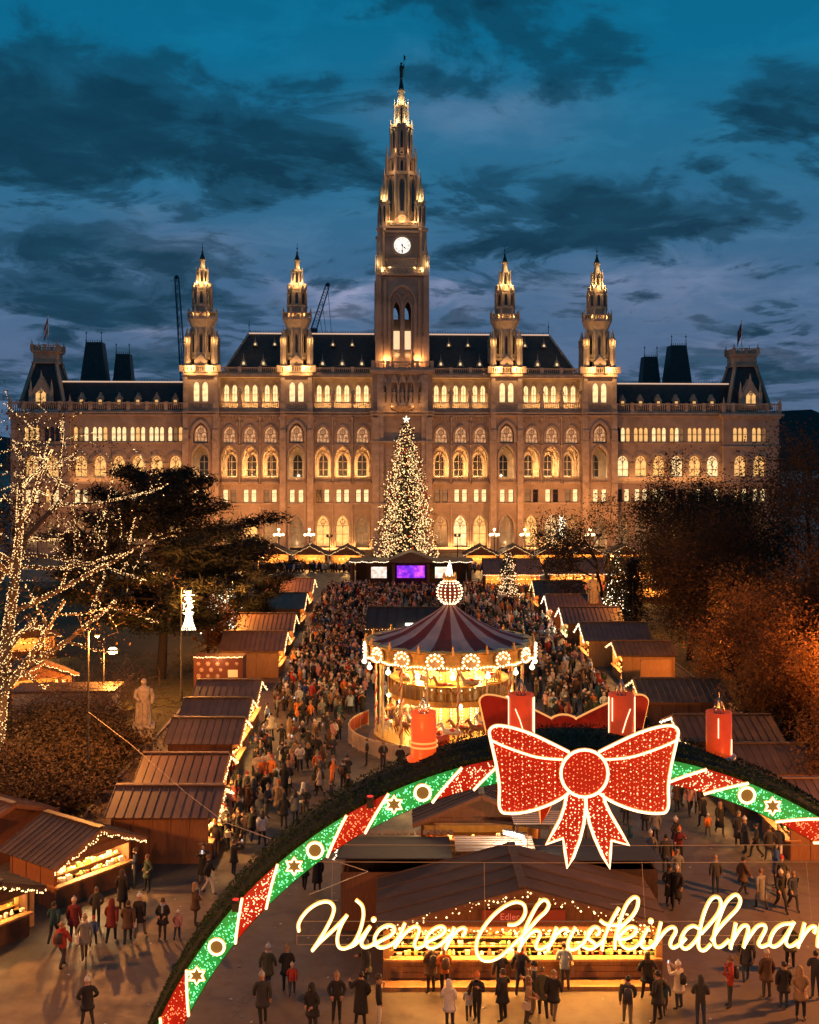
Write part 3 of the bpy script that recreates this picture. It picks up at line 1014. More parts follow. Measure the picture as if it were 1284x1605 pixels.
# rear roofs that show above the wings
for sg in (-1, 1):
    for (xx, yy, zb, zt, rb, rt) in ((78.6, 70, 34, 50.6, 4.7, 3.0), (71.5, 72, 34, 47.7, 3.6, 2.6)):
        p = MB()
        cx = sg * xx
        p.frus(cx, yy, zb, zt, rb * 1.2, rt, 4)
        for dx in (-1, 1):
            p.tube([(cx + dx * rt * 0.66, yy - rt * 0.66, zt), (cx + dx * rt * 0.66, yy - rt * 0.66, zt + 3.0)], [0.12, 0.04], 5)
            p.octa((cx + dx * rt * 0.66, yy - rt * 0.66, zt + 2.4), 0.28)
        for i in range(8):
            p.box(cx - rt * 0.7 + i * rt * 0.2 - 0.06, cx - rt * 0.7 + i * rt * 0.2 + 0.06, yy - rt * 0.7, yy - rt * 0.7 + 0.1, zt, zt + 0.6)
        p.obj('rear_tower_roof', SLATE, TH)
bk = MB(); bk.box(-80, 80, 60, 80, 0, 34)
bk.obj('rear_block', STONE, TH)


# ---- turrets
def oct_gallery(mb, cx, cy, z0, z1, r, n=8, m=0):
    mb.frus(cx, cy, z0, z0 + 0.18, r, r, n, m=m)
    mb.lathe([(r, z1 - 0.2), (r, z1), (r - 0.22, z1), (r - 0.22, z1 - 0.2)], n, cx, cy, m, False, pi / n)
    for i in range(n * 4):
        a = pi / n + 2 * pi * i / (n * 4)
        rr = r * cos(pi / n) / cos(((a - pi / n) % (2 * pi / n)) - pi / n) - 0.11
        mb.box(cx + rr * cos(a) - 0.08, cx + rr * cos(a) + 0.08, cy + rr * sin(a) - 0.08, cy + rr * sin(a) + 0.08, z0 + 0.18, z1 - 0.2, m)
    for i in range(n):
        a = pi / n + 2 * pi * i / n
        mb.frus(cx + (r - 0.05) * cos(a), cy + (r - 0.05) * sin(a), z0, z1 + 0.3, 0.2, 0.2, 6, m=m)
        mb.frus(cx + (r - 0.05) * cos(a), cy + (r - 0.05) * sin(a), z1 + 0.3, z1 + 1.1, 0.2, 0.02, 6, m=m)


def pinnacle(mb, x, y, z0, z1, z2, r, n=6, m=0):
    mb.frus(x, y, z0, z1, r, r * 0.9, n, m=m)
    mb.frus(x, y, z1 - 0.15, z1 + 0.1, r * 1.25, r * 1.25, n, m=m)
    mb.frus(x, y, z1 + 0.1, z2, r * 0.9, 0.03, n, m=m)


def blind_arches(mb, cx, cy, r, z0, zp, zt, n=8, w=0.8, m=0, t=0.13):
    """a raised lancet band on each face of an octagonal drum"""
    for i in range(n):
        a = 2 * pi * i / n + pi / n * 0 - pi / 2
        sub = MB()
        archband(sub, 0, w, z0, zp, zt, t, -0.14, 0.02)
        ca, sa = cos(a + pi / 2), sin(a + pi / 2)
        rr = r * cos(pi / n)
        for f_i, f in enumerate(sub.f):
            pass
        vs = [(cx + x * ca - (y - rr) * sa * 1 if False else cx + x * ca - (y - rr) * sa, cy + x * sa + (y - rr) * ca, z) for x, y, z in sub.v]
        mb.add(vs, sub.f, m)


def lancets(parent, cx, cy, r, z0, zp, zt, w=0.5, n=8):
    """flat dark lancet plates painted as the shade of openings, on the faces of a drum that look over the square, each a part of its own"""
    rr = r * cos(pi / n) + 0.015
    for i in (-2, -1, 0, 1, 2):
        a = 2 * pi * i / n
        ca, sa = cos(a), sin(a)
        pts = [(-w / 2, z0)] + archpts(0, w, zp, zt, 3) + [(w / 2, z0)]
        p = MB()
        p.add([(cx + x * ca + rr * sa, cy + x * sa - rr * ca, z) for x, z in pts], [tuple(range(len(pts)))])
        p.obj('lancet_shade_plate', WIN_D, parent)  # flat dark plate, shade of an opening put into its colour


def turret(xc):
    t = empty('turret', (xc, 1.6, 0), 0, parent=TH)
    s = MB()
    s.frus(0, 0, 37.3, 46.9, 2.55, 2.35, 8)
    for i in range(8):
        a = pi / 8 + i * pi / 4
        s.frus(2.45 * cos(a), 2.45 * sin(a), 38.0, 46.4, 0.24, 0.2, 5)
    blind_arches(s, 0, 0, 2.5, 41.0, 44.6, 45.9, 8, 1.0)
    s.frus(0, 0, 40.2, 40.5, 2.75, 2.75, 8)
    s.frus(0, 0, 46.6, 48.2, 2.4, 3.05, 8)
    s.frus(0, 0, 48.2, 48.6, 3.15, 3.15, 8)
    s.prism([(-1.3, 37.3), (1.3, 37.3), (1.3, 39.6), (0, 40.9), (-1.3, 39.6)], -3.2, -2.2)
    s.obj('shaft', STONE2, t)
    d = MB(); d.prism([(-0.4, 37.4), (0.4, 37.4), (0.4, 39.0), (0, 39.5), (-0.4, 39.0)], -3.26, -3.21)
    d.obj('door', SASH, t)
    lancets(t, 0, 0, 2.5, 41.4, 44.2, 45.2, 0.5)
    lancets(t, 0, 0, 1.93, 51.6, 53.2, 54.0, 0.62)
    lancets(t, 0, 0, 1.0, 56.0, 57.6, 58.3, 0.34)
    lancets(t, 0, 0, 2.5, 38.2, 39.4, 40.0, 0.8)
    for qx in (-1, 1):
        for qy in (-1, 1):
            p = MB()
            p.frus(qx * 2.75, qy * 2.3, 37.3, 43.0, 0.75, 0.65, 6)
            for i in range(6):
                a = pi / 6 + i * pi / 3
                p.frus(qx * 2.75 + 0.62 * cos(a), qy * 2.3 + 0.62 * sin(a), 43.0, 44.4, 0.12, 0.12, 4)
            p.frus(qx * 2.75, qy * 2.3, 43.0, 44.4, 0.38, 0.38, 6)
            p.frus(qx * 2.75, qy * 2.3, 44.4, 44.7, 0.8, 0.7, 6)
            p.frus(qx * 2.75, qy * 2.3, 44.7, 46.6, 0.55, 0.03, 6)
            p.obj('corner_pinnacle', STONE2, t)
    g = MB()
    oct_gallery(g, 0, 0, 48.6, 49.8, 3.1)
    g.obj('gallery', STONE2, t)
    u = MB()
    u.frus(0, 0, 48.6, 51.0, 2.1, 2.15, 12, smooth=False)
    u.frus(0, 0, 51.0, 51.3, 2.3, 2.2, 12)
    u.frus(0, 0, 51.3, 54.6, 1.95, 1.85, 8)
    blind_arches(u, 0, 0, 1.95, 51.5, 53.3, 54.1, 8, 0.75, t=0.16)
    for i in range(8):
        a = pi / 8 + i * pi / 4
        pinnacle(u, 2.05 * cos(a), 2.05 * sin(a), 51.2, 53.9, 55.2, 0.2, 5)
    u.frus(0, 0, 54.5, 54.8, 2.1, 2.1, 8)
    u.obj('drum', STONE, t)
    l = MB()
    for i in range(12):
        a = i * pi / 6
        l.frus(1.85 * cos(a), 1.85 * sin(a), 54.8, 55.9, 0.26, 0.18, 5)
    l.frus(0, 0, 54.8, 55.6, 1.55, 1.45, 8)
    l.frus(0, 0, 55.6, 58.6, 1.02, 0.9, 8)
    for i in range(8):
        a = pi / 8 + i * pi / 4
        l.frus(1.22 * cos(a), 1.22 * sin(a), 55.6, 58.0, 0.15, 0.13, 5)
        l.frus(1.22 * cos(a), 1.22 * sin(a), 58.0, 59.2, 0.17, 0.02, 5)
    l.frus(0, 0, 58.5, 58.8, 1.15, 1.0, 8)
    l.frus(0, 0, 58.8, 60.6, 0.66, 0.52, 8)
    l.frus(0, 0, 60.6, 60.85, 0.78, 0.74, 8)
    l.obj('lantern', STONE2, t)
    sp = MB()
    sp.frus(0, 0, 60.85, 62.3, 0.62, 0.14, 8)
    sp.ball((0, 0, 62.4), 0.24, 6, 4)
    sp.tube([(0, 0, 62.3), (0, 0, 64.4)], [0.09, 0.03], 5)
    sp.octa((0, 0, 63.3), 0.22)
    sp.obj('spire', COPPER, t)
    for qx in (-1, 1):
        lamp('turret_floodlight', 'POINT', (qx * 2.0, -4.2, 38.0), 620, (1, 0.52, 0.18), t, 0.12)
        lamp('pinnacle_lamp', 'POINT', (qx * 2.75, -2.3 - 1.1, 43.7), 130, (1, 0.6, 0.22), t, 0.08)
        lamp('gallery_lamp', 'POINT', (qx * 1.3, -2.7, 49.2), 170, (1, 0.58, 0.2), t, 0.08)
        lamp('lantern_lamp', 'POINT', (qx * 1.0, -1.9, 56.0), 300, (1, 0.64, 0.25), t, 0.08)
    lamp('crown_lamp', 'POINT', (0, -2.9, 55.2), 130, (1, 0.6, 0.22), t, 0.08)
    lamp('spire_lamp', 'POINT', (0.6, -1.3, 59.2), 110, (1, 0.64, 0.25), t, 0.08)
    return t


for sg in (-1, 1):
    for (xa, xb) in TUR:
        turret(sg * (xa + xb) / 2)

# ---- clock tower
CT = empty('clock_tower', (0, 2.9, 0), 0, parent=TH)
s = MB()
hw = 4.95
# shaft with an open belfry bay: front and back walls pierced by twin lancets
for yy, dep in ((-hw, 2.2), (hw - 0.8, 0.8)):
    wallrow(s, -hw, hw, 37.6, 57.4, yy, [(-1.15, 1.32, 40.3, 50.2, 52.0, dep), (1.15, 1.32, 40.3, 50.2, 52.0, dep)])
s.quad((-hw, -hw, 37.6), (-hw, hw, 37.6), (-hw, hw, 57.4), (-hw, -hw, 57.4))
s.quad((hw, -hw, 37.6), (hw, hw, 37.6), (hw, hw, 57.4), (hw, -hw, 57.4))
s.quad((-hw, hw, 37.6), (hw, hw, 37.6), (hw, hw, 40), (-hw, hw, 40))
s.box(-hw, hw, -hw, hw, 57.0, 57.4)
s.box(-hw + 0.3, hw - 0.3, -hw + 2.2, hw - 0.9, 46.2, 48.5)      # bell floor
archband(s, 0, 5.0, 38.2, 51.6, 55.0, 0.45, -hw - 0.35, -hw)
s.box(-2.75, -2.3, -hw - 0.3, -hw, 38.2, 51.6); s.box(2.3, 2.75, -hw - 0.3, -hw, 38.2, 51.6)
s.box(-0.22, 0.22, -hw - 0.35, -hw, 39.0, 52.0)
for q in (-1, 1):
    archband(s, q * 1.15, 1.32, 40.3, 50.2, 52.0, 0.22, -hw - 0.2, -hw)
    archband(s, q * 1.15, 1.8, 51.0, 51.6, 53.6, 0.14, -hw - 0.28, -hw, legs=False)
s.ring(0, 53.2, 0.55, 0.12, -hw - 0.25, -hw, 12)
for q in (-1, 1):
    for yy in (-hw, hw):
        s.box(q * hw - 0.55, q * hw + 0.55, yy - 0.4, yy + 0.55, 37.6, 57.6)
        s.frus(q * (hw + 0.3), yy, 38.0, 56.8, 0.38, 0.32, 6)
        s.box(q * 3.55 - 0.3, q * 3.55 + 0.3, yy - 0.25, yy, 37.6, 56.5)
for zc, pr in ((51.2, 0.25), (44.5, 0.12)):
    for (ua, ub) in ((-hw, -2.8), (2.8, hw)):
        s.box(ua, ub, -hw - pr, -hw + 0.002, zc, zc + 0.3)
s.obj('shaft', STONE, CT)
pn = MB()
for q in (-1, 1):
    pn.box(q * 1.15 - 0.65, q * 1.15 + 0.65, -hw + 1.4, -hw + 1.5, 42.2, 46.0)
pn.obj('lit_louvre', mat('lit belfry panel', (0.6, 0.45, 0.3), 0.6, emit=(1.0, 0.66, 0.36), estr=0.85, sample='NONE'), CT)
pn = MB()
for q in (-1, 1):
    pn.box(q * 1.15 - 0.65, q * 1.15 + 0.65, -hw + 1.2, -hw + 1.35, 40.3, 42.15)
pn.obj('belfry_parapet', STONE, CT)
b = MB()
for yy in (-hw - 1.1,):
    balustrade(b, -hw - 1.2, hw + 1.2, yy, 38.0, 39.5, 0.5, (-hw - 1.1, -3.0, 3.0, hw + 1.1))
for xx in (-hw - 1.2, hw + 1.2):
    b.box(xx - 0.12, xx + 0.12, -hw - 1.1, hw, 39.2, 39.5)
    for i in range(22):
        b.box(xx - 0.08, xx + 0.08, -hw - 1 + i * 0.5, -hw - 0.85 + i * 0.5, 38, 39.2)
b.box(-hw - 1.6, hw + 1.6, -hw - 1.4, hw, 37.35, 38.0)
b.obj('balcony', STONE2, CT)

s = MB()                                                    # clock storey
h2 = 4.35
s.box(-h2, h2, -h2, h2, 57.4, 67.3)
for q in (-1, 1):
    for yy in (-1, 1):
        s.frus(q * h2, yy * h2, 57.4, 66.8, 0.88, 0.78, 8)
        s.frus(q * h2, yy * h2, 66.6, 67.1, 1.05, 1.05, 8)
s.box(-h2 - 0.4, h2 + 0.4, -h2 - 0.4, h2 + 0.4, 66.2, 66.6)
for i in range(16):
    x = -3.4 + i * 6.8 / 15
    s.box(x - 0.13, x + 0.13, -h2 - 0.3, -h2, 65.5, 66.2)
s.ring(0, 63.55, 1.98, 0.2, -h2 - 0.35, -h2 + 0.02, 28)
s.box(-2.6, 2.6, -h2 - 0.25, -h2, 60.85, 61.1)
s.box(-0.35, 0.35, -h2 - 0.3, -h2, 59.0, 59.9)
s.obj('clock_storey', STONE, CT)
# gallery below the clock with pierced quatrefoils, little corner lanterns
g = MB()
g.box(-hw - 0.4, hw + 0.4, -hw - 0.5, hw + 0.4, 57.3, 57.65)
g.box(-hw - 0.3, hw + 0.3, -hw - 0.35, -hw - 0.1, 58.75, 58.95)
for i in range(11):
    x = -4.6 + i * 9.2 / 10
    g.ring(x, 58.2, 0.36, 0.1, -hw - 0.32, -hw - 0.14, 8)
    g.box(x + 0.42, x + 0.50, -hw - 0.32, -hw - 0.14, 57.65, 58.75)
g.obj('clock_gallery', STONE2, CT)
for q in (-1, 1):
    c_ = MB()
    pinnacle(c_, q * 4.75, -hw + 0.15, 57.6, 62.2, 68.0, 0.55, 6)
    c_.frus(q * 4.75, -hw + 0.15, 61.4, 62.2, 0.8, 0.6, 6)
    for i in range(6):
        a = i * pi / 3
        c_.frus(q * 4.75 + 0.75 * cos(a), -hw + 0.15 + 0.75 * sin(a), 57.6, 61.4, 0.12, 0.12, 4)
    c_.obj('corner_lantern', STONE2, CT)
    c_ = MB()
    for i in range(2):
        c_.box(q * 3.2 - 0.2, q * 3.2 + 0.2, -h2 - 0.4, -h2, 59.0, 61.6)
    c_.obj('niche_column', STONE2, CT)
    lamp('gallery_lamp', 'POINT', (q * 4.75 * 0.86, -hw - 0.6, 58.4), 90, (1, 0.62, 0.26), CT, 0.08)
    lamp('corner_lamp', 'POINT', (q * 5.3, -hw - 1.0, 59.6), 120, (1, 0.66, 0.28), CT, 0.08)
# clock
FACE = mat('backlit clock glass', (0.9, 0.88, 0.82), 0.3, emit=(1.0, 0.93, 0.80), estr=0.95, sample='NONE')
BLACKP = mat('black paint', (0.015, 0.013, 0.012), 0.4)
cd = MB()
cd.add([(1.88 * cos(i * pi / 18), -h2 - 0.2, 63.55 + 1.88 * sin(i * pi / 18)) for i in range(36)], [tuple(range(36))])
cf = cd.obj('clock_face', FACE, CT)
nm = MB()
for i in range(12):                                         # roman-numeral strokes and minute ring
    a = pi / 2 - i * pi / 6
    k = (2, 1, 2, 3, 2, 1, 2, 3, 3, 2, 1, 2)[i]
    for j in range(k):
        o_ = (j - (k - 1) / 2) * 0.17
        p0 = Vector((1.18 * cos(a) - o_ * sin(a), -h2 - 0.24, 63.55 + 1.18 * sin(a) + o_ * cos(a)))
        p1 = Vector((1.56 * cos(a) - o_ * sin(a), -h2 - 0.24, 63.55 + 1.56 * sin(a) + o_ * cos(a)))
        nm.beam(p0, p1, 0.06, 0.07)
nm.ring(0, 63.55, 1.74, 0.03, -h2 - 0.26, -h2 - 0.22, 30)
nm.ring(0, 63.55, 1.05, 0.02, -h2 - 0.26, -h2 - 0.22, 24)
nm.obj('clock_numeral', BLACKP, CT)
hd = MB()
for ang, ln, wd in ((radians(-90), 1.55, 0.13), (radians(90 - 135), 1.0, 0.2)):     # half past four
    d = Vector((cos(ang), 0, sin(ang)))
    c0 = Vector((0, -h2 - 0.3, 63.55))
    hd.beam(c0 - d * 0.45, c0 + d * ln, wd, 0.05)
    nrm = Vector((-d.z, 0, d.x))
    tip = c0 + d * ln
    hd.add([tuple(tip - d * 0.5 + nrm * 0.2), tuple(tip + d * 0.15), tuple(tip - d * 0.5 - nrm * 0.2)], [(0, 1, 2)])
hd.ring(0, 63.55, 0.1, 0.1, -h2 - 0.34, -h2 - 0.26, 10)
hd.obj('clock_hand', BLACKP, CT)

# spire storey with corner tabernacles
s = MB()
s.box(-4.8, 4.8, -4.8, 4.8, 67.1, 67.5)
for i in range(9):
    s.ring(-2.7 + i * 5.4 / 8, 68.0, 0.3, 0.09, -4.75, -4.55, 8)
s.box(-3.2, 3.2, -4.75, -4.55, 68.35, 68.55)
for q in (-1, 1):
    for yy in (-1, 1):
        x, y = q * 3.7, yy * 3.7
        s.frus(x, y, 67.4, 72.6, 1.15, 1.05, 8)
        blind_arches(s, x, y, 1.15, 68.2, 71.2, 72.0, 8, 0.5, t=0.1)
        s.frus(x, y, 72.5, 72.9, 1.3, 1.2, 8)
s.obj('tabernacle', STONE2, CT)
for q in (-1, 1):
    for yy in (-1, 1):
        x, y = q * 3.7, yy * 3.7
        l = MB()
        l.frus(x, y, 72.9, 75.4, 0.5, 0.45, 6)
        for i in range(8):
            a = i * pi / 4
            l.frus(x + 0.85 * cos(a), y + 0.85 * sin(a), 72.9, 75.0, 0.15, 0.12, 4)
            l.frus(x + 0.85 * cos(a), y + 0.85 * sin(a), 75.0, 75.8, 0.14, 0.02, 4)
        l.frus(x, y, 75.4, 79.6, 0.6, 0.04, 6)
        l.obj('tabernacle_lantern', STONE2, CT)
    lamp('tabernacle_lamp', 'POINT', (q * 3.7, -3.7 - 1.4, 73.3), 190, (1, 0.72, 0.30), CT, 0.08)
    lamp('tabernacle_uplight', 'POINT', (q * 2.6, -5.3, 68.8), 150, (1, 0.55, 0.22), CT, 0.08)
s = MB()
s.frus(0, 0, 67.4, 79.0, 3.75, 3.3, 8)
s.frus(0, 0, 78.6, 79.3, 3.65, 3.65, 8)
blind_arches(s, 0, 0, 3.6, 69.5, 76.6, 78.2, 8, 1.3, t=0.22)
s.prism([(-1.5, 67.5), (1.5, 67.5), (1.5, 69.2), (0, 70.8), (-1.5, 69.2)], -3.9, -3.2)
s.ring(0, 69.2, 0.75, 0.2, -4.1, -3.85, 14)
for i in range(8):
    a = pi / 8 + i * pi / 4
    s.frus(3.55 * cos(a), 3.55 * sin(a), 67.5, 78.8, 0.3, 0.25, 5)
    pinnacle(s, 3.25 * cos(a), 3.25 * sin(a), 79.3, 82.5, 85.3, 0.32, 5)
    a2 = i * pi / 4
    s.frus(2.9 * cos(a2 + 0.2), 2.9 * sin(a2 + 0.2), 79.3, 82.0, 0.17, 0.15, 4)
    s.frus(2.9 * cos(a2 - 0.2), 2.9 * sin(a2 - 0.2), 79.3, 82.0, 0.17, 0.15, 4)
s.frus(0, 0, 79.3, 82.2, 2.75, 2.55, 8)
blind_arches(s, 0, 0, 2.75, 79.5, 81.2, 82.0, 8, 0.6, t=0.14)
s.frus(0, 0, 82.2, 83.6, 2.9, 2.45, 8)
s.frus(0, 0, 83.4, 89.2, 2.42, 2.2, 8)
blind_arches(s, 0, 0, 2.42, 84.2, 87.4, 88.4, 8, 0.7, t=0.16)
s.ring(0, 83.3, 0.42, 0.12, -2.75, -2.4, 10)
for i in range(8):
    a = pi / 8 + i * pi / 4
    s.frus(2.4 * cos(a), 2.4 * sin(a), 83.4, 89.0, 0.22, 0.2, 5)
    s.frus(2.42 * cos(a), 2.42 * sin(a), 88.6, 90.6, 0.3, 0.03, 5)
s.frus(0, 0, 88.9, 89.5, 2.5, 2.4, 8)
s.obj('spire_drum', STONE, CT)
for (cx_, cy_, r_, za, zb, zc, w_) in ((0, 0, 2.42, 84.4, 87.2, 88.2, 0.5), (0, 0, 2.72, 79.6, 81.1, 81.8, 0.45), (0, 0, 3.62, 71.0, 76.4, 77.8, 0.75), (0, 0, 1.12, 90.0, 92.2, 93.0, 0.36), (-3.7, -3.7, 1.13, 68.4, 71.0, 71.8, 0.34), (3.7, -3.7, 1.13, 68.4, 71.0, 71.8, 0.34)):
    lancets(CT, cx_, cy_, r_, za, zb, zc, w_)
l = MB()
l.frus(0, 0, 89.5, 93.6, 1.15, 1.0, 8)
for i in range(8):
    a = pi / 8 + i * pi / 4
    l.frus(1.55 * cos(a), 1.55 * sin(a), 89.5, 93.0, 0.2, 0.16, 5)
    l.frus(1.55 * cos(a), 1.55 * sin(a), 93.0, 95.0, 0.2, 0.02, 5)
    l.beam((1.5 * cos(a), 1.5 * sin(a), 91.5), (1.0 * cos(a), 1.0 * sin(a), 92.6), 0.14, 0.14)
l.frus(0, 0, 93.5, 93.9, 1.4, 1.2, 8)
l.frus(0, 0, 93.9, 96.8, 0.85, 0.6, 8)
for i in range(8):
    a = i * pi / 4
    l.frus(0.85 * cos(a), 0.85 * sin(a), 93.9, 96.0, 0.1, 0.02, 4)
l.frus(0, 0, 96.7, 97.1, 0.85, 0.8, 8)
l.obj('spire_lantern', STONE2, CT)
for q in (-1, 1):
    lamp('spire_lamp', 'POINT', (q * 1.3, -2.3, 90.0), 420, (1, 0.74, 0.36), CT, 0.08)
    lamp('spire_lamp', 'POINT', (q * 0.8, -1.4, 94.4), 190, (1, 0.74, 0.36), CT, 0.08)
    lamp('drum_lamp', 'POINT', (q * 2.6, -4.0, 79.6), 120, (1, 0.55, 0.24), CT, 0.08)
    lamp('drum_lamp', 'POINT', (q * 1.6, -3.6, 83.6), 70, (1, 0.5, 0.22), CT, 0.08)
    lamp('belfry_lamp', 'POINT', (q * 3.3, -hw - 1.0, 39.9), 620, (1, 0.42, 0.13), CT, 0.1)
    lamp('belfry_inside_lamp', 'POINT', (q * 1.15, -hw + 0.7, 40.8), 45, (1, 0.6, 0.28), CT, 0.08)
    lamp('clock_uplight', 'POINT', (q * 2.6, -hw - 0.35, 58.9), 90, (1, 0.55, 0.25), CT, 0.08)
lamp('spire_uplight', 'POINT', (0, -5.2, 69.0), 220, (1, 0.55, 0.22), CT, 0.08)
t = MB()
t.frus(0, 0, 97.1, 99.6, 0.62, 0.2, 8)
t.ball((0, 0, 99.8), 0.34, 8, 5)
t.obj('spire_tip', COPPER, CT)
t = MB()                                                    # iron standard-bearer on the tip
t.lathe([(0.34, 99.9), (0.36, 100.9), (0.42, 101.6), (0.40, 102.1), (0.15, 102.4)], 7, sy=0.8)
t.ball((0, 0, 102.7), 0.26, 7, 5)
t.tube([(0.38, 0, 102.0), (0.6, -0.1, 101.6), (0.55, -0.2, 102.4)], 0.12, 5)
t.tube([(0.55, -0.25, 100.0), (0.55, -0.25, 104.6)], 0.05, 5)
t.quad((0.58, -0.25, 104.4), (0.9, -0.25, 104.2), (0.85, -0.25, 103.2), (0.58, -0.25, 103.4))
t.obj('standard_bearer', COPPER, CT)

for q in (-2.6, 2.6):
    lamp('niche_lamp', 'POINT', (q, -4.3, 30.4), 120, (1, 0.45, 0.15), TH, 0.1)
# ---- town hall lighting: strips hidden behind the balustrades, lamps on the gallery floors
for sg in (-1, 1):
    for (xa, xb) in SECT:
        xc = sg * (xa + xb) / 2
        lamp('gallery_strip', 'AREA', (xc, 0.95, 29.95), 560, (1, 0.55, 0.19), TH, 11.5, 0.25, aim=(xc, 2.4, 33.2))
        lamp('loggia_strip', 'AREA', (xc, 1.35, 15.6), 1700, (1, 0.52, 0.18), TH, 11.5, 0.3, aim=(xc, 4.2, 19.5))
        lamp('porch_strip', 'AREA', (xc, -0.9, 0.8), 600, (1, 0.50, 0.16), TH, 11.5, 0.3, aim=(xc, 0.6, 5.0))
    for (xa, xb) in TUR:
        xc = sg * (xa + xb) / 2
        lamp('loggia_lamp', 'POINT', (xc, 1.2, 15.9), 520, (1, 0.62, 0.30), TH, 0.12)
        lamp('porch_lamp', 'POINT', (xc, -0.9, 2.0), 90, (1, 0.62, 0.28), TH, 0.12)
    lamp('wing_strip', 'AREA', (sg * 56.4, YW - 1.2, 14.7), 420, (1, 0.45, 0.15), TH, 22, 0.3, aim=(sg * 56.4, YW + 0.3, 18.5))
# ================================================================== GROUND, HILLS
g = bpy.data.materials.new('asphalt')
g.use_nodes = True
t = g.node_tree
b = t.nodes['Principled BSDF']
tc = N(t, 'ShaderNodeTexCoord')
f1 = noise(t, tc.outputs['Object'], 0.12, 6, 0.6, 0.3)
f2 = noise(t, tc.outputs['Object'], 1.3, 5, 0.65)
f3 = noise(t, tc.outputs['Object'], 30.0, 3, 0.6)
c = ramp(t, f1, [(0.3, (0.088, 0.060, 0.037)), (0.5, (0.125, 0.086, 0.053)), (0.72, (0.16, 0.110, 0.068))])
c = mixc(t, M_(t, 'MULTIPLY', M_(t, 'SUBTRACT', f2, 0.50, clamp=True), 3.2, clamp=True), c, (0.072, 0.050, 0.032))
c = mixc(t, M_(t, 'MULTIPLY', f3, 0.25), c, (0.19, 0.15, 0.11))
t.links.new(c, b.inputs['Base Color'])
t.links.new(ramp(t, f2, [(0.3, (0.42,) * 3), (0.7, (0.72,) * 3)]), b.inputs['Roughness'])
bn = N(t, 'ShaderNodeBump')
bn.inputs['Strength'].default_value = 0.25
bn.inputs['Distance'].default_value = 0.02
t.links.new(f3, bn.inputs['Height'])
t.links.new(bn.outputs[0], b.inputs['Normal'])
gm = MB()
gm.quad((-4000, -60, 0), (4000, -60, 0), (4000, 7000, 0), (-4000, 7000, 0))
tag(gm.obj('ground', g), kind='structure')

HILL = mat('wooded hill', (0.010, 0.016, 0.016), 0.9, var=0.4, vscale=0.01)
hm = MB()
xs = list(range(-3000, 3001, 60))
rh = random.Random(5)
prof = []
for x in xs:
    h = 95 + 45 * sin(x * 0.0021 + 1.0) + 22 * sin(x * 0.0067 + 2.0) + 7 * sin(x * 0.03) + rh.uniform(-5, 5)
    prof.append(max(30, h))
for (xa, ha), (xb, hb) in zip(zip(xs, prof), zip(xs[1:], prof[1:])):
    hm.quad((xa, 2200, -1), (xb, 2200, -1), (xb, 2500, hb), (xa, 2500, ha))
    hm.quad((xa, 2500, ha), (xb, 2500, hb), (xb, 3600, hb * 0.5), (xa, 3600, ha * 0.5))
tag(hm.obj('hills', HILL), kind='structure')

# lawns / planted beds beside the avenue, edged with a stone kerb
SOIL = mat('planted bed', (0.055, 0.045, 0.02), 0.95, base2=(0.03, 0.035, 0.012), vscale=0.6, bump=0.6, bscale=5)
KERB = mat('kerb stone', (0.22, 0.2, 0.18), 0.8, var=0.25, vscale=2)
for nm, (x0, x1, y0, y1) in (('lawn', (-75, -17.5, 56, 175)), ('lawn', (25, 85, 56, 175))):
    m = MB(); m.box(x0, x1, y0, y1, -0.2, 0.12)
    o = m.obj(nm, SOIL); tag(o, kind='structure')
    k = MB()
    for (a, b_, c_, d) in ((x0 - 0.2, x0, y0 - 0.2, y1 + 0.2), (x1, x1 + 0.2, y0 - 0.2, y1 + 0.2), (x0, x1, y0 - 0.2, y0), (x0, x1, y1, y1 + 0.2)):
        k.box(a, b_, c_, d, -0.1, 0.15)
    k.obj('kerb', KERB, o)
# ---- manhole covers, drain gratings, patched asphalt, litter
MH_ = mat('manhole iron', (0.05, 0.045, 0.04), 0.45, metal=0.4, var=0.3, vscale=8)
for x, y, lb in ((-8.6, 42.0, 'round iron manhole cover on the open paving at the lower left'), (-3.6, 39.5, 'round iron manhole cover under the first letter of the sign'), (12.5, 43.5, 'round iron manhole cover at the right of the wide stall'), (-5.5, 52.0, 'round iron manhole cover in the lane left of the huts')):
    m = MB(); m.frus(0, 0, -0.02, 0.006, 0.36, 0.36, 24)
    for k in range(5):
        m.box(-0.26, 0.26, -0.24 + k * 0.11, -0.20 + k * 0.11, 0.007, 0.012)
    tag(m.obj('manhole_cover', MH_, None, (x, y, 0)), lb, 'manhole cover', 'manhole covers')
PALE = mat('pale paving strip', (0.135, 0.10, 0.07), 0.7, var=0.3, vscale=5)
m = MB(); m.add([(x, y, 0.004) for x, y in [(-7.0, 36.0), (-6.6, 36.0), (-3.5, 47.0), (-3.8, 47.0)]], [(0, 1, 2, 3)])
tag(m.obj('pavement', PALE), kind='structure')
lit = MB()
rl_ = random.Random(3)
for k in range(260):
    x, y = rl_.uniform(-16, 18), rl_.uniform(37, 75)
    a = rl_.random() * pi; s = rl_.uniform(0.03, 0.09)
    lit.add([(x + s * cos(a), y + s * sin(a), 0.012), (x - s * sin(a) * 0.6, y + s * cos(a) * 0.6, 0.02), (x - s * cos(a), y - s * sin(a), 0.01), (x + s * sin(a) * 0.6, y - s * cos(a) * 0.6, 0.03)], [(0, 1, 2, 3)])
tag(lit.obj('litter', mat('paper scrap', (0.5, 0.45, 0.4), 0.8)), 'scattered small paper scraps and leaves on the paving', 'litter', kind='stuff')
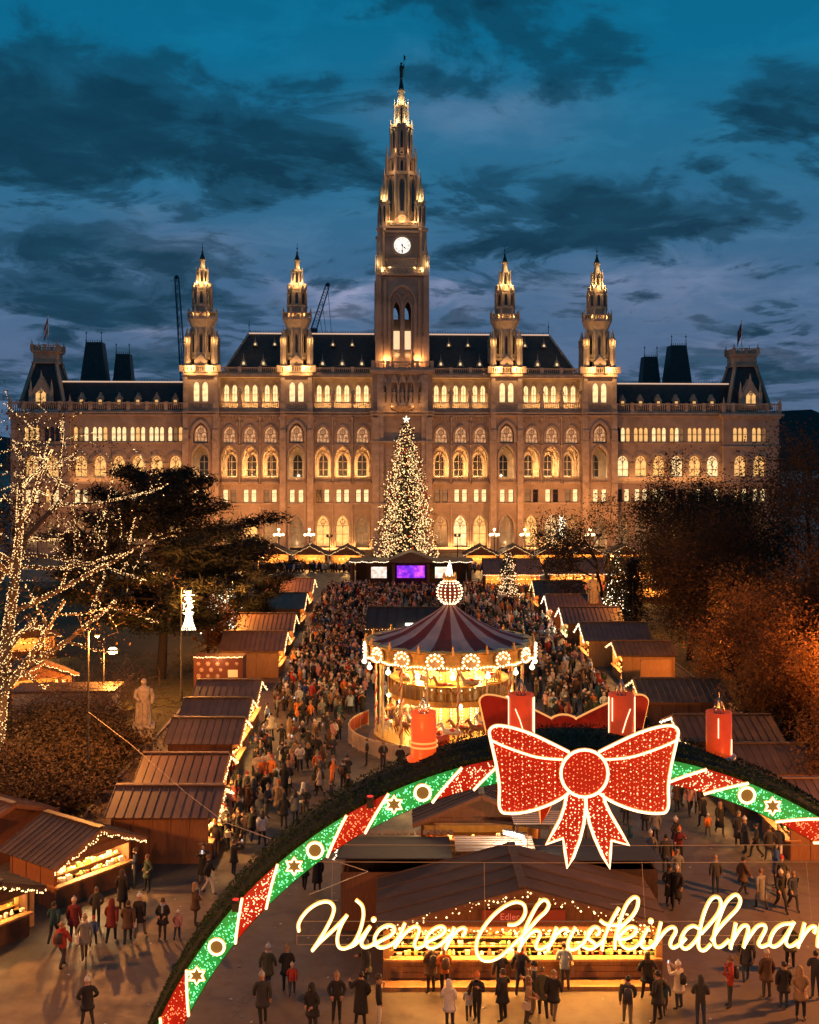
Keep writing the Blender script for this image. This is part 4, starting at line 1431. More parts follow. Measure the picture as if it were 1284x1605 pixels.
# ---- floodlight masts in front of the town hall
FLH = mat('floodlight glass', (0.9, 0.8, 0.6), 0.3, emit=(1, 0.75, 0.45), estr=3.0, sample='NONE')
ORD = 'first second third fourth fifth sixth seventh eighth ninth tenth'.split()
for i, xx in enumerate((-70, -55, -42, -30, -14, 11, 27, 39, 52, 67)):
    o = empty('floodlight_mast', (xx - 1.6, 218.5 + xx * 0.052, 0), 0, 'slim floodlight mast close before the facade, %s of ten from the left' % ORD[i], 'floodlight', 'floodlight masts along the facade')
    m = MB(); m.tube([(0, 0, 0), (0, 0, 4.2)], [0.10, 0.07], 6); m.box(-0.6, 0.6, -0.06, 0.06, 4.15, 4.3)
    m.obj('pole', IRON, o)
    for dx in (-0.4, 0.4):
        h = MB(); h.box(dx - 0.25, dx + 0.25, -0.15, 0.15, 4.3, 4.7)
        h.obj('lamp_head', IRON, o)
    lamp('flood', 'AREA', (0, 0.35, 4.85), 1900 if abs(xx) < 45 else 1000, (1, 0.375, 0.10), o, 1.0, 0.4, aim=(0, 13, 21))
# ================================================================== ENTRANCE ARCH, BOWS, CANDLES, SIGN
AY, ASC = 30.0, F_PX / 30.0


def A2(px, py):
    """plan of the arch front: photo pixel -> metres in the arch plane"""
    return ((px - 642) / ASC, CAMH - (py - HZN) / ASC)


AXC, AZC = A2(910, 1905)
AR = 710 / ASC
BACKY = AY + 2.8


def crom(pts, k=5, closed=False):
    P = [np.array(p, float) for p in pts]
    n = len(P)
    out = []
    for i in range(n if closed else n - 1):
        p0 = P[(i - 1) % n] if (closed or i) else P[0] * 2 - P[1]
        p1, p2 = P[i], P[(i + 1) % n]
        p3 = P[(i + 2) % n] if (closed or i < n - 2) else P[-1] * 2 - P[-2]
        for j in range(k):
            t = j / k
            out.append(0.5 * ((2 * p1) + (-p0 + p2) * t + (2 * p0 - 5 * p1 + 4 * p2 - p3) * t * t + (-p0 + 3 * p1 - 3 * p2 + p3) * t ** 3))
    if not closed:
        out.append(P[-1])
    return out


TUBE_W = mat('white neon tube', (0.9, 0.85, 0.7), 0.4, emit=(1.0, 0.80, 0.36), estr=2.0, sample='NONE')
TUBE_Y = mat('amber tube halo', (0.9, 0.6, 0.2), 0.4, emit=(1.0, 0.55, 0.10), estr=0.9, sample='NONE')  # wider glowing tube behind the core, painted halo of its light
TUBE_P = mat('warm white rope light', (0.9, 0.8, 0.7), 0.4, emit=(1.0, 0.70, 0.38), estr=2.0, sample='NONE')
TUBE_O = mat('amber rope light halo', (0.9, 0.4, 0.2), 0.4, emit=(1.0, 0.38, 0.07), estr=0.8, sample='NONE')  # same painted halo behind the rope lights
REDP = mat('red tinsel panel', (0.30, 0.008, 0.003), 0.6, emit=(1.0, 0.028, 0.004), estr=0.10, evar=0.5, evscale=6.0, sample='NONE', bump=0.8, bscale=40)  # tinsel's own emission stands in for the bulbs' light on it
GRNP = mat('green tinsel panel', (0.01, 0.30, 0.05), 0.6, emit=(0.0, 0.55, 0.10), estr=0.24, evar=0.5, evscale=6.0, sample='NONE', bump=0.8, bscale=40)  # emission here too paints the bulb light into the tinsel
LEDR = mat('red bulbs', (1, 0.4, 0.2), 0.4, emit=(1.0, 0.24, 0.09), estr=1.5, sample='NONE')
LEDRW = mat('warm bulbs', (1, 0.7, 0.4), 0.4, emit=(1.0, 0.62, 0.33), estr=2.2, sample='NONE')
LEDG = mat('green bulbs', (0.3, 1, 0.6), 0.4, emit=(0.22, 1.0, 0.50), estr=1.5, sample='NONE')
FIR = mat('fir garland', (0.020, 0.045, 0.012), 0.9, var=0.5, vscale=8)
FIRB = mat('fir garland core', (0.010, 0.020, 0.006), 0.95, var=0.5, vscale=6, bump=1.0, bscale=15)


def pol(r, sdeg, y):
    """point of the arch: signed angle from the crown, clockwise"""
    a = radians(sdeg)
    return (AXC + r * sin(a), y, AZC + r * cos(a))


ARCH = empty('entrance_arch', (0, 0, 0), 0, 'huge half-round entrance arch wound in dark fir with red and green light panels', 'arch')
ab = MB()
r0, r1 = AR - 0.36, AR + 0.42
BODYB = AY + 2.2
segs = 90
prev = None
for i in range(segs + 1):
    sdeg = -83 + 166 * i / segs
    cur = [pol(r0, sdeg, AY), pol(r1, sdeg, AY), pol(r1 + 0.12, sdeg, (AY + BODYB) / 2), pol(r1, sdeg, BODYB), pol(r0, sdeg, BODYB)]
    if prev:
        for q in range(5):
            ab.add([prev[q], prev[(q + 1) % 5], cur[(q + 1) % 5], cur[q]], [(3, 2, 1, 0)])
    prev = cur
ab.obj('arch_body', FIRB, ARCH)
# fir twigs all over the outer skin
n = 22000
sd_ = rng.uniform(-82, 82, n)
which = rng.uniform(0, 1, n)
V = np.zeros((n, 3, 3))
for k in range(n):
    if which[k] < 0.68:
        base = np.array(pol(r1 + 0.10, sd_[k], rng.uniform(AY, BODYB)))
        nr = np.array(pol(1, sd_[k], 0)) - np.array((AXC, 0, AZC))
    else:
        base = np.array(pol(rng.uniform(AR + 0.30, r1), sd_[k], AY))
        nr = np.array((0, -1.0, 0))
    d = nr * 0.6 + rng.normal(0, 0.8, 3)
    d /= np.linalg.norm(d)
    sidev = np.cross(d, rng.normal(0, 1, 3)); sidev /= np.linalg.norm(sidev) + 1e-9
    L = rng.uniform(0.04, 0.11)
    V[k] = (base - sidev * 0.022, base + sidev * 0.022, base + d * L)
tag(link('fir_twigs', tri_mesh('fir_twigs', V.reshape(-1, 3), np.arange(n * 3).reshape(-1, 3), FIR), ARCH), kind='stuff')
REDS = [(-81, -75.5), (-64.5, -57.8), (-46.6, -40.6), (-30.2, -24.4), (-14.8, -9.2), (0.4, 6.0), (15.6, 21.0), (31.0, 36.6), (47.0, 53.0), (63.5, 69.5)]
SK = 4.9
bi, bo = AR - 0.34, AR + 0.30


def arch_panel(s0, s1, m, nm, led, y, dy):
    p = MB()
    st = max(3, int(abs(s1 - s0) / 1.0))
    prev = None
    for i in range(st + 1):
        s = s0 + (s1 - s0) * i / st
        row_ = [pol(bo + (bi - bo) * j / 4, s - SK * j / 4, y + dy * (0.04 + 0.05 * sin(pi * j / 4))) for j in range(5)]
        if prev:
            for j in range(4):
                p.quad(prev[j], row_[j], row_[j + 1], prev[j + 1])
        prev = row_
    o = p.obj(nm, m, ARCH)
    cnt = int(abs(s1 - s0) * 19)
    pts = []
    for i in range(cnt):
        j = random.random()
        s = s0 + (s1 - s0) * random.random() - SK * j
        pts.append(pol(bo - 0.03 + (bi - bo + 0.06) * j, s, y + dy * 0.12))
    rr = rng.uniform(0.012, 0.024, cnt)
    tag(link('bulb_net', bulbs(pts, rr, led), o), kind='stuff')


def rope(parent, pts, r=0.045, nm='rope_light', m=None, mj=None, back=0.045, n=6, closed=False):
    t = MB()
    t.tube([(p[0], p[1], p[2]) for p in pts], r, n, 0, closed)
    t.tube([(p[0], p[1] + back, p[2]) for p in pts], r * 1.35, n, 1, closed)
    return t.obj(nm, [m or TUBE_P, mj or TUBE_O], parent)


for side, (y, dy) in enumerate(((AY, -1), (BODYB, 1))):
    for i, (a, b) in enumerate(REDS):
        arch_panel(a, b, REDP, 'red_panel', LEDR if i % 2 else LEDRW, y, dy)
        if i < len(REDS) - 1:
            arch_panel(b, REDS[i + 1][0], GRNP, 'green_panel', LEDG, y, dy)
        if side == 0:
            for s in (a, b):
                rope(ARCH, [pol(bo + 0.01 - (bo - bi + 0.02) * k / 4, s - SK * k / 4, y - 0.16) for k in range(5)], 0.032)
if True:
    y = AY
    for s in (-57.6, -39.1, -24.3, 24.8, 40.3, 56.5, -74.0):                     # stars
        c0 = pol(AR, s, y - 0.2)
        pts = []
        for k in range(12):
            a = pi / 2 + k * pi / 6
            rr = 0.235 if k % 2 == 0 else 0.135
            pts.append((c0[0] + rr * cos(a), c0[1], c0[2] + rr * sin(a)))
        st = rope(ARCH, pts, 0.030, 'star', closed=True)
        st_ = MB(); st_.add(pts, [tuple(range(12))])
        st_.obj('star_face', mat('gold net', (0.10, 0.075, 0.02), 0.6, emit=(1, 0.55, 0.1), estr=0.09, sample='NONE'), st, (0, 0.03, 0))
    for s in (-53.2, -35.8, -20.4, 21.3, 36.8, 53.0, -70.0):                      # rings
        c0 = pol(AR, s, y - 0.2)
        pts = [(c0[0] + 0.205 * cos(k * pi / 10), c0[1], c0[2] + 0.205 * sin(k * pi / 10)) for k in range(20)]
        st = rope(ARCH, pts, 0.034, 'ring', closed=True)
        st_ = MB(); st_.add(pts, [tuple(range(20))])
        st_.obj('ring_face', MATS['gold net'], st, (0, 0.03, 0))
for s in (-27.0, -10.5, 33.0, -48.0):                                              # little red spots on the arch
    p = pol(r1 - 0.15, s, AY - 0.1)
    q = MB(); q.box(-0.09, 0.09, -0.09, 0.09, -0.1, 0.12)
    q.frus(0, 0, 0.12, 0.2, 0.1, 0.12, 8)
    o = q.obj('spotlight', IRON, ARCH, p)
    g2 = MB(); g2.frus(0, 0, 0.2, 0.215, 0.09, 0.09, 8)
    g2.obj('lens', mat('red lens', (0.8, 0.05, 0.03), 0.3, emit=(1, 0.04, 0.02), estr=0.8, sample='NONE'), o)

# ---- bows
BOWL = [(888, 1171), (858, 1156), (827.5, 1142), (799, 1133), (779, 1130), (769, 1133), (765, 1140), (767, 1152), (772, 1174), (777, 1198), (780.4, 1224.6), (780, 1251.5), (784, 1262.5), (792, 1265), (810.7, 1264.6), (834, 1260), (861, 1250), (879.6, 1239.7), (890, 1231)]
FOLD = [(767, 1152), (783.7, 1160), (807, 1169), (834, 1177.5), (858, 1181), (878, 1182)]
TAIL_L = [(885, 1236), (881, 1256.5), (874.6, 1275), (864.5, 1293.6), (852.7, 1313.8), (878.8, 1304.5), (882, 1325.5), (885.5, 1350), (894.8, 1334), (905, 1307), (910.8, 1283.5), (914, 1258), (914, 1240)]
TAIL_R = [(940.5, 1235), (944, 1250), (951, 1265), (966, 1291), (980.4, 1315), (953.8, 1308), (952, 1330), (951, 1351), (940, 1332), (927, 1303), (920, 1282), (915, 1259), (914, 1240)]
CXB = 910.5


def inside(poly, x, z):
    c = False
    n = len(poly)
    for i in range(n):
        x1, z1 = poly[i]; x2, z2 = poly[i - 1]
        if (z1 > z) != (z2 > z) and x < (x2 - x1) * (z - z1) / (z2 - z1) + x1:
            c = not c
    return c


def flat_panel(pts, y0, th, parent, name, m):
    """panel of real thickness with a gently pillowed front, from a traced outline"""
    p = MB()
    p.prism(pts, y0, y0 + th)
    return p.obj(name, m, parent)


def led_fill(poly, y, parent, led, step=0.118, r=(0.010, 0.025), nm='bulb_net'):
    xs_ = [p[0] for p in poly]; zs_ = [p[1] for p in poly]
    pts = []
    x = min(xs_)
    while x < max(xs_):
        z = min(zs_) + random.random() * step
        while z < max(zs_):
            xx, zz = x + random.uniform(-0.022, 0.022), z + random.uniform(-0.03, 0.03)
            if inside(poly, xx, zz):
                pts.append((xx, y, zz))
            z += step * random.uniform(0.75, 1.2)
        x += step * 0.92
    tag(link(nm, bulbs(pts, rng.uniform(r[0], r[1], max(1, len(pts))), led), parent), kind='stuff')


def make_bow(name, label, y, back, side):
    cx0, cz0 = A2(CXB, 1202)
    b = empty(name, (cx0, y, cz0), pi if back else 0, label, 'bow', 'light bows on the arch')

    def L(pts):
        return [(A2(*p)[0] - cx0, A2(*p)[1] - cz0) for p in pts]
    mir = lambda pts: [(2 * CXB - p[0], p[1]) for p in pts]
    for nm, pts, fold, sm in (('loop', BOWL, FOLD, True), ('loop', mir(BOWL), mir(FOLD), True), ('tail', TAIL_L, None, False), ('tail', TAIL_R, None, False)):
        raw = L(pts)
        sm_ = [tuple(q) for q in crom(raw, 3)] if sm else raw
        dy = 0.0 if nm == 'loop' else 0.06
        pan = flat_panel(sm_, -0.05 + dy, 0.12, b, nm, REDP)
        if not back:
            led_fill(sm_, -0.075 + dy, pan, LEDRW if nm == 'tail' else LEDR)
            led_fill(sm_, -0.078 + dy, pan, LEDRW, 0.19)
        rope(pan, [(x, -0.1 + dy, z) for x, z in (crom(raw, 4) if sm else raw)], 0.034)
        if fold:
            rope(pan, [(x, -0.11, z) for x, z in crom(L(fold), 4)], 0.028)
    ck = [(0.62 * cos(i * pi / 14), 0.62 * sin(i * pi / 14)) for i in range(28)]
    pan = flat_panel(ck, -0.16, 0.2, b, 'knot', REDP)
    if not back:
        led_fill(ck, -0.19, pan, LEDR)
    rope(pan, [(x, -0.2, z) for x, z in ck], 0.036, closed=True)
    st = MB()
    for dx in (-0.8, 0.8):
        st.beam((dx, 0.07, 0.1), (dx, 0.5 if not back else 0.45, 0.1), 0.06)
    st.obj('bracket', IRON, b)
    return b


make_bow('light_bow', 'big red bow of light bulbs with white outline, in front of the arch', AY - 0.45, False, 0)
make_bow('light_bow', 'plain red bow seen from its back, behind the candles on the arch', BACKY + 0.45, True, 1)

# ---- candles
CRED = mat('candle red', (0.62, 0.055, 0.015), 0.35, var=0.2, vscale=3, emit=(1.0, 0.085, 0.010), estr=0.30, sample='NONE')  # glow put into the colour of candles that hold no lamp
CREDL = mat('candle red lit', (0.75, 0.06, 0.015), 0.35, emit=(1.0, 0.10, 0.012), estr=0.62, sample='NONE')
CHROME = mat('wire cage', (0.5, 0.45, 0.38), 0.25, metal=0.9)
AMB = mat('flame bulbs', (1, 0.8, 0.5), 0.3, emit=(1.0, 0.7, 0.35), estr=1.6, sample='NONE')
SAUC = mat('candle saucer', (0.45, 0.38, 0.34), 0.5)
CSC = F_PX / 31.4


def candle(px, ptop, pbot, lit, lines, label):
    z1 = CAMH - (ptop - HZN) / CSC
    z0 = CAMH - (pbot - HZN) / CSC
    x = (px - 642) / CSC
    r = 0.355
    o = empty('candle', (x, 31.4, z0), 0, label, 'candle', 'giant candles on the arch')
    h = z1 - z0
    b = MB()
    b.lathe([(r, 0), (r, h), (r - 0.03, h), (r - 0.05, h - 0.12), (0.02, h - 0.14)], 24)
    b.obj('wax_column', CREDL if lit else CRED, o)
    d = MB(); d.frus(0, 0, h - 0.125, h - 0.11, r - 0.06, r - 0.06, 20)
    d.obj('candle_top', BLACKP, o)
    s = MB(); s.lathe([(0.30, -0.12), (0.46, -0.09), (0.47, 0.0), (0.40, 0.003)], 20)
    s.obj('saucer', CREDL if lit else SAUC, o)
    # stand that carries the saucer on the arch
    ang = (px - 910) / 710.0
    ztop = AZC + sqrt(max(0.1, (AR + 0.4) ** 2 - (x - AXC) ** 2))
    k = MB(); k.beam((0, 0, -0.1), (0.12 * (-1 if px < 910 else 1), 0, min(-0.16, ztop - z0 - 0.35)), 0.12)
    k.obj('stand', SAUC, o)
    f = MB()                                                    # flame: wire drop with bulbs
    prof = [(0.02, 0.0), (0.13, 0.10), (0.15, 0.2), (0.11, 0.32), (0.05, 0.42), (0.01, 0.52)]
    for i in range(8):
        a = i * pi / 4
        f.tube([(rr * cos(a), rr * sin(a), h - 0.12 + z) for rr, z in prof], 0.010, 4)
    f.tube([(0, 0, h - 0.13), (0, 0, h + 0.55)], 0.014, 4)
    fo = f.obj('flame', CHROME, o)
    pts = []
    for i in range(60):
        q = random.random() * 4.99
        a = random.random() * 2 * pi
        k0 = int(q); tt = q - k0
        rr = prof[k0][0] * (1 - tt) + prof[k0 + 1][0] * tt
        zz = prof[k0][1] * (1 - tt) + prof[k0 + 1][1] * tt
        pts.append((rr * cos(a), rr * sin(a), h - 0.12 + zz))
    if lit:
        tag(link('flame_bulb', bulbs(pts, 0.014, AMB), fo), kind='stuff')
    if lines == 'rings':
        for zz in (h * 0.10, h * 0.90):
            seam = MB(); seam.lathe([(r + 0.004, zz - 0.012), (r + 0.012, zz), (r + 0.004, zz + 0.012)], 24); seam.obj('seam', CREDL, o)
        for zz in (h * 0.26, h * 0.36):
            rope(o, [((r + 0.03) * cos(i * pi / 12), (r + 0.03) * sin(i * pi / 12), zz) for i in range(24)], 0.020, 'light_ring', closed=True, back=0)
    else:
        for pts_ in lines:
            t = MB()
            t.tube([((r + 0.02) * sin(a), -(r + 0.02) * cos(a), h * zz) for a, zz in pts_], 0.014, 5)
            t.obj('light_line', TUBE_P, o)
    return o


VL = lambda a, z0=0.1, z1=0.95: [(a, z0), (a, z1)]
candle(664, 1115, 1187, True, 'rings', 'brightly lit orange-red candle with two white rings, leftmost on the arch')
candle(817, 1087, 1168, False, [VL(-1.3), VL(1.3), [(-0.55, 0.75), (-0.2, 0.55), (0.1, 0.3)], VL(1.0, 0.3, 0.95)], 'dull red candle with a slanted light line, above the left loop of the bow')
candle(974, 1087, 1168, False, [VL(-1.35), VL(1.35), [(0.55, 0.75), (0.2, 0.55), (-0.1, 0.3)], VL(-0.9, 0.5, 0.95)], 'dull red candle with a slanted light line, above the right loop of the bow')
candle(1127, 1115, 1183, False, [VL(-0.3, 0.45, 0.9), VL(0.9, 0.05, 0.4)], 'unlit dark red candle on a grey saucer, rightmost on the arch')
lamp('candle_spot', 'POINT', ((664 - 642) / CSC - 0.15, 30.75, 12.0), 10, (1, 0.25, 0.06), None, 0.05)

# ---- the written sign
SIGN = empty('light_sign', (0, 0, 0), 0, 'neon handwriting sign reading Wiener Christkindlmarkt hung under the arch', 'sign')
SY_ = AY - 0.25
ZA_, ZB_, ZC_, ZD_ = (455, 1380, 6.114), (655, 1380, 6.114), (855, 1380, 6.114), (1055, 1380, 5.607)
LET = [
    ('letter_w', ZA_, [[(92, 458), (86, 400), (115, 330), (180, 252), (260, 197), (340, 173), (395, 187), (424, 238), (405, 320), (350, 430), (280, 545), (216, 642)], [(216, 642), (290, 560), (400, 460), (490, 370), (550, 302)], [(550, 302), (500, 385), (468, 465), (455, 545), (475, 608), (535, 618), (605, 575), (660, 480), (694, 375), (706, 285), (690, 210), (633, 157)]]),
    ('letter_i', ZA_, [[(545, 615), (625, 580), (700, 500), (770, 408)], [(770, 408), (715, 500), (685, 570), (715, 607), (775, 592), (835, 550)], 'dot', (803, 345)]),
    ('letter_e', ZA_, [[(800, 585), (880, 540), (960, 497), (1000, 450), (985, 410), (930, 403), (860, 440), (815, 510), (815, 570), (860, 610), (930, 600), (1000, 560), (1045, 505)]]),
    ('letter_n', ZA_, [[(1002, 612), (1040, 520), (1100, 378)], [(1012, 595), (1080, 500), (1150, 430), (1210, 410), (1236, 440), (1215, 510), (1190, 570), (1205, 610), (1250, 605), (1320, 555)]]),
    ('letter_e', ZB_, [[(70, 565), (170, 518), (235, 480), (260, 440), (235, 413), (180, 420), (110, 470), (75, 540), (80, 590), (120, 615), (180, 600), (250, 550), (300, 490)]]),
    ('letter_r', ZB_, [[(262, 627), (290, 550), (346, 418)], [(275, 600), (330, 500), (390, 437), (440, 425), (453, 452), (428, 500)]]),
    ('letter_c', ZB_, [[(855, 395), (930, 390), (990, 345), (1022, 280), (1015, 215), (970, 182), (900, 185), (810, 230), (720, 305), (640, 400), (580, 500), (555, 590), (565, 670), (610, 725), (690, 735), (790, 690), (890, 600), (975, 515)]]),
    ('letter_h', ZB_, [[(975, 520), (1060, 430), (1150, 330), (1215, 270), (1246, 210), (1225, 165), (1180, 165), (1130, 220), (1070, 330), (1020, 440), (980, 570), (962, 645)], [(975, 600), (1030, 520), (1090, 460), (1145, 450), (1162, 490), (1130, 560), (1125, 610), (1160, 625), (1220, 600), (1250, 570)]]),
    ('letter_r', ZC_, [[(12, 642), (55, 530), (98, 418)], [(40, 585), (95, 490), (150, 438), (192, 432), (200, 462)]]),
    ('letter_i', ZC_, [[(278, 418), (228, 510), (205, 580), (222, 625), (278, 622), (345, 570)]]),
    ('letter_s', ZC_, [[(345, 575), (400, 495), (440, 430)], [(470, 492), (505, 465), (492, 425), (450, 420), (398, 465), (402, 525), (457, 570), (462, 605), (410, 625), (345, 600)], [(440, 620), (500, 575), (540, 540)]]),
    ('letter_t', ZC_, [[(530, 637), (545, 540), (590, 420), (640, 320), (692, 232)], [(512, 352), (560, 385), (640, 397), (725, 390)]]),
    ('letter_k', ZC_, [[(650, 625), (655, 540), (680, 420), (720, 300), (770, 190), (830, 133), (872, 150), (865, 230), (820, 310), (750, 380), (690, 440), (665, 500)], [(670, 530), (740, 450), (800, 413), (852, 430), (830, 490), (760, 525), (700, 535), (720, 590), (780, 622), (850, 600), (905, 545)]]),
    ('letter_i', ZC_, [[(895, 560), (967, 418)], [(967, 418), (915, 530), (905, 590), (940, 617), (990, 600), (1035, 560)], 'dot', (995, 358)]),
    ('letter_n', ZC_, [[(1015, 618), (1050, 520), (1092, 368)], [(1030, 590), (1100, 490), (1160, 430), (1210, 418), (1232, 460), (1190, 540), (1180, 590), (1210, 612), (1270, 580), (1330, 520)]]),
    ('letter_d', ZD_, [[(212, 395), (160, 373), (105, 400), (65, 460), (50, 525), (75, 567), (120, 560), (180, 500), (222, 430)], [(228, 440), (300, 360), (370, 270), (402, 190), (387, 130), (340, 122), (295, 170), (250, 280), (220, 400), (205, 510), (215, 572), (260, 582), (315, 530)]]),
    ('letter_l', ZD_, [[(318, 500), (380, 400), (470, 300), (545, 220), (572, 150), (547, 103), (500, 113), (440, 180), (390, 300), (350, 420), (340, 500), (360, 552), (410, 547), (475, 490)]]),
    ('letter_m', ZD_, [[(485, 572), (508, 470), (532, 345)], [(480, 545), (540, 440), (590, 375), (630, 370), (641, 410), (618, 490), (600, 562)], [(605, 540), (660, 450), (720, 375), (775, 363), (792, 400), (752, 480), (730, 530), (760, 552), (820, 530)]]),
    ('letter_a', ZD_, [[(1030, 350), (940, 360), (880, 400), (840, 470), (830, 530), (860, 552), (910, 530), (970, 460), (1043, 335)], [(1043, 335), (990, 440), (970, 510), (990, 547), (1030, 540), (1080, 500)]]),
    ('letter_r', ZD_, [[(1072, 560), (1103, 460), (1132, 345)], [(1085, 520), (1140, 430), (1195, 377), (1228, 385), (1215, 435)]]),
    ('letter_k', ZD_, [[(1245, 555), (1250, 480), (1272, 370), (1310, 255), (1355, 150), (1410, 98), (1450, 112), (1444, 186), (1402, 260), (1338, 324), (1283, 379), (1260, 434)], [(1264, 462), (1328, 388), (1384, 354), (1432, 370), (1411, 425), (1347, 457), (1292, 466), (1310, 517), (1365, 546), (1430, 526), (1480, 475)]]),
    ('letter_t', ZD_, [[(1500, 556), (1514, 468), (1555, 358), (1600, 266), (1648, 185)], [(1483, 295), (1527, 325), (1600, 337), (1680, 330)]]),
]
for nm, (ox, oy, sc_), strokes in LET:
    t = MB()
    it = iter(strokes)
    for st in it:
        if st == 'dot':
            d = next(it)
            x, z = A2(ox + d[0] / sc_, oy + d[1] / sc_)
            t.ball((x, SY_, z), 0.062, 8, 6)
            t.ball((x, SY_ + 0.05, z), 0.08, 8, 6, 1)
            continue
        pts = [A2(ox + p[0] / sc_, oy + p[1] / sc_) for p in st]
        c = crom(pts, 5)
        t.tube([(p[0], SY_, p[1]) for p in c], 0.032, 7, 0)
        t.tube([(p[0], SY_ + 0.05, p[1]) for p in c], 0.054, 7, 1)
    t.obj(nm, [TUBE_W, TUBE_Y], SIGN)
fr = MB()
STEEL = mat('thin steel', (0.25, 0.2, 0.16), 0.4, metal=0.5)
for py in (1441, 1463):
    (xa, z), (xb, _) = A2(466, py), A2(1375, py)
    fr.beam((xa, SY_ + 0.12, z), (xb, SY_ + 0.12, z), 0.022)
for py, pa, pb in ((1408, 495, 530), (1414, 770, 850), (1414, 955, 990), (1412, 1095, 1160), (1477, 466, 1375)):
    (xa, z), (xb, _) = A2(pa, py), A2(pb, py)
    fr.beam((xa, SY_ + 0.12, z), (xb, SY_ + 0.12, z), 0.02)
for px in (466, 640, 820, 1000, 1180, 1360):
    x, z0 = A2(px, 1477); _, z1 = A2(px, 1441)
    fr.beam((x, SY_ + 0.13, z0), (x, SY_ + 0.13, z1), 0.02)
fr.obj('sign_frame', STEEL, SIGN)
WIRE = mat('wire', (0.35, 0.28, 0.22), 0.5, metal=0.3)
for i, py in enumerate((1330, 1357)):
    _, z = A2(0, py)
    w = MB()
    half = sqrt((AR - 0.3) ** 2 - (z - AZC) ** 2)
    w.tube([(AXC - half, AY + 0.3, z), (AXC, AY + 0.3, z - 0.03), (AXC + half, AY + 0.3, z)], 0.011, 5)
    o = w.obj('stay_wire', WIRE)
    tag(o, ('upper' if i == 0 else 'lower') + ' thin steel wire stretched across the arch above the sign', 'wire', 'wires across the arch')
for px in (520, 760, 1010, 1270):
    x, z0 = A2(px, 1441); _, z1 = A2(px, 1357)
    w = MB(); w.tube([(x, SY_ + 0.13, z0), (x, AY + 0.29, z1)], 0.006, 4)
    w.obj('hanger', WIRE, SIGN)
# ================================================================== CAROUSEL
CARX, CARY = 2.75, 76.5
CAR = empty('carousel', (CARX, CARY, 0), 0, 'two-storey carousel with red and white striped canopy and rings of bulbs', 'carousel')
CREAM = mat('cream paint', (0.72, 0.55, 0.30), 0.45, var=0.15, vscale=3)
GOLD = mat('gilt', (0.75, 0.45, 0.12), 0.35, metal=0.5, var=0.2, vscale=5)
CW = mat('canopy white', (0.45, 0.35, 0.33), 0.7, base2=(0.30, 0.23, 0.22), vscale=1.1)
CR = mat('canopy red', (0.20, 0.03, 0.022), 0.7, base2=(0.11, 0.018, 0.013), vscale=1.1)
DECK = mat('deck boards', (0.35, 0.2, 0.09), 0.5, var=0.25, vscale=3)
BULB = mat('warm bulbs bright', (1, 0.9, 0.7), 0.4, emit=(1.0, 0.76, 0.40), estr=3.2, sample='NONE')
GLOBE = mat('globe lamp glass', (1, 0.9, 0.7), 0.3, emit=(1.0, 0.80, 0.48), estr=3.5, sample='NONE')
PAINTED = mat('painted panel', (0.75, 0.52, 0.22), 0.45, base2=(0.5, 0.24, 0.10), vscale=2.5)
RC = 5.55
d = MB(); d.lathe([(RC, 0.0), (RC, 0.28), (RC - 0.35, 0.3), (RC - 0.35, 0.55), (0.1, 0.56)], 40, smooth=False)
d.obj('platform', DECK, CAR)
d = MB(); d.lathe([(RC - 0.34, 0.565), (RC - 1.4, 0.575), (RC - 1.42, 0.56)], 40, smooth=False)
d.obj('platform_edge', GOLD, CAR)
# canopy: 24 gores
CAN = empty('canopy', (0, 0, 0), parent=CAR)
NG = 24
prof = [(RC + 0.30, 6.80), (RC * 0.84, 7.02), (RC * 0.62, 7.38), (RC * 0.40, 7.98), (RC * 0.2, 8.62), (0.16, 9.30)]
for i in range(NG):
    g = MB()
    a0, a1 = 2 * pi * i / NG - pi / 2, 2 * pi * (i + 1) / NG - pi / 2
    am = (a0 + a1) / 2
    rows = []
    for r, z in prof:
        rows.append([(r * cos(a0), r * sin(a0), z), (r * 0.985 * cos(am), r * 0.985 * sin(am), z - 0.10 * r / RC), (r * cos(a1), r * sin(a1), z)])
    for k in range(len(rows) - 1):
        for j in range(2):
            g.quad(rows[k][j], rows[k][j + 1], rows[k + 1][j + 1], rows[k + 1][j])
            lo = [(x, y, z - 0.04) for x, y, z in (rows[k][j], rows[k][j + 1], rows[k + 1][j + 1], rows[k + 1][j])]
            g.quad(lo[3], lo[2], lo[1], lo[0])
    g.obj('gore', CR if i % 2 else CW, CAN)
# rounding board with scalloped edge and medallions
rb = MB()
n = 96
for i in range(n):
    a0, a1 = 2 * pi * i / n, 2 * pi * (i + 1) / n
    sc0 = 0.14 * abs(sin(i * pi / 4)); sc1 = 0.14 * abs(sin((i + 1) * pi / 4))
    r = RC + 0.12
    p = [(r * cos(a0), r * sin(a0), 5.75 - sc0), (r * cos(a1), r * sin(a1), 5.75 - sc1), (r * cos(a1), r * sin(a1), 6.72), (r * cos(a0), r * sin(a0), 6.72)]
    rb.quad(*p)
    q = [(x * 0.97, y * 0.97, z) for x, y, z in p]
    rb.quad(*reversed(q))
    rb.quad(p[0], q[0], q[1], p[1])
rb.lathe([(RC + 0.1, 6.68), (RC + 0.25, 6.72), (RC + 0.25, 6.84), (RC + 0.05, 6.86)], 48)
rb.obj('rounding_board', GOLD, CAR)
bl = []
for i in range(150):
    a = 2 * pi * i / 150
    bl.append(((RC + 0.22) * cos(a), (RC + 0.22) * sin(a), 5.78 + 0.1 * abs(sin(i * pi / 6.25))))
tag(link('rim_bulb', bulbs(bl, 0.085, BULB), CAR), kind='stuff')
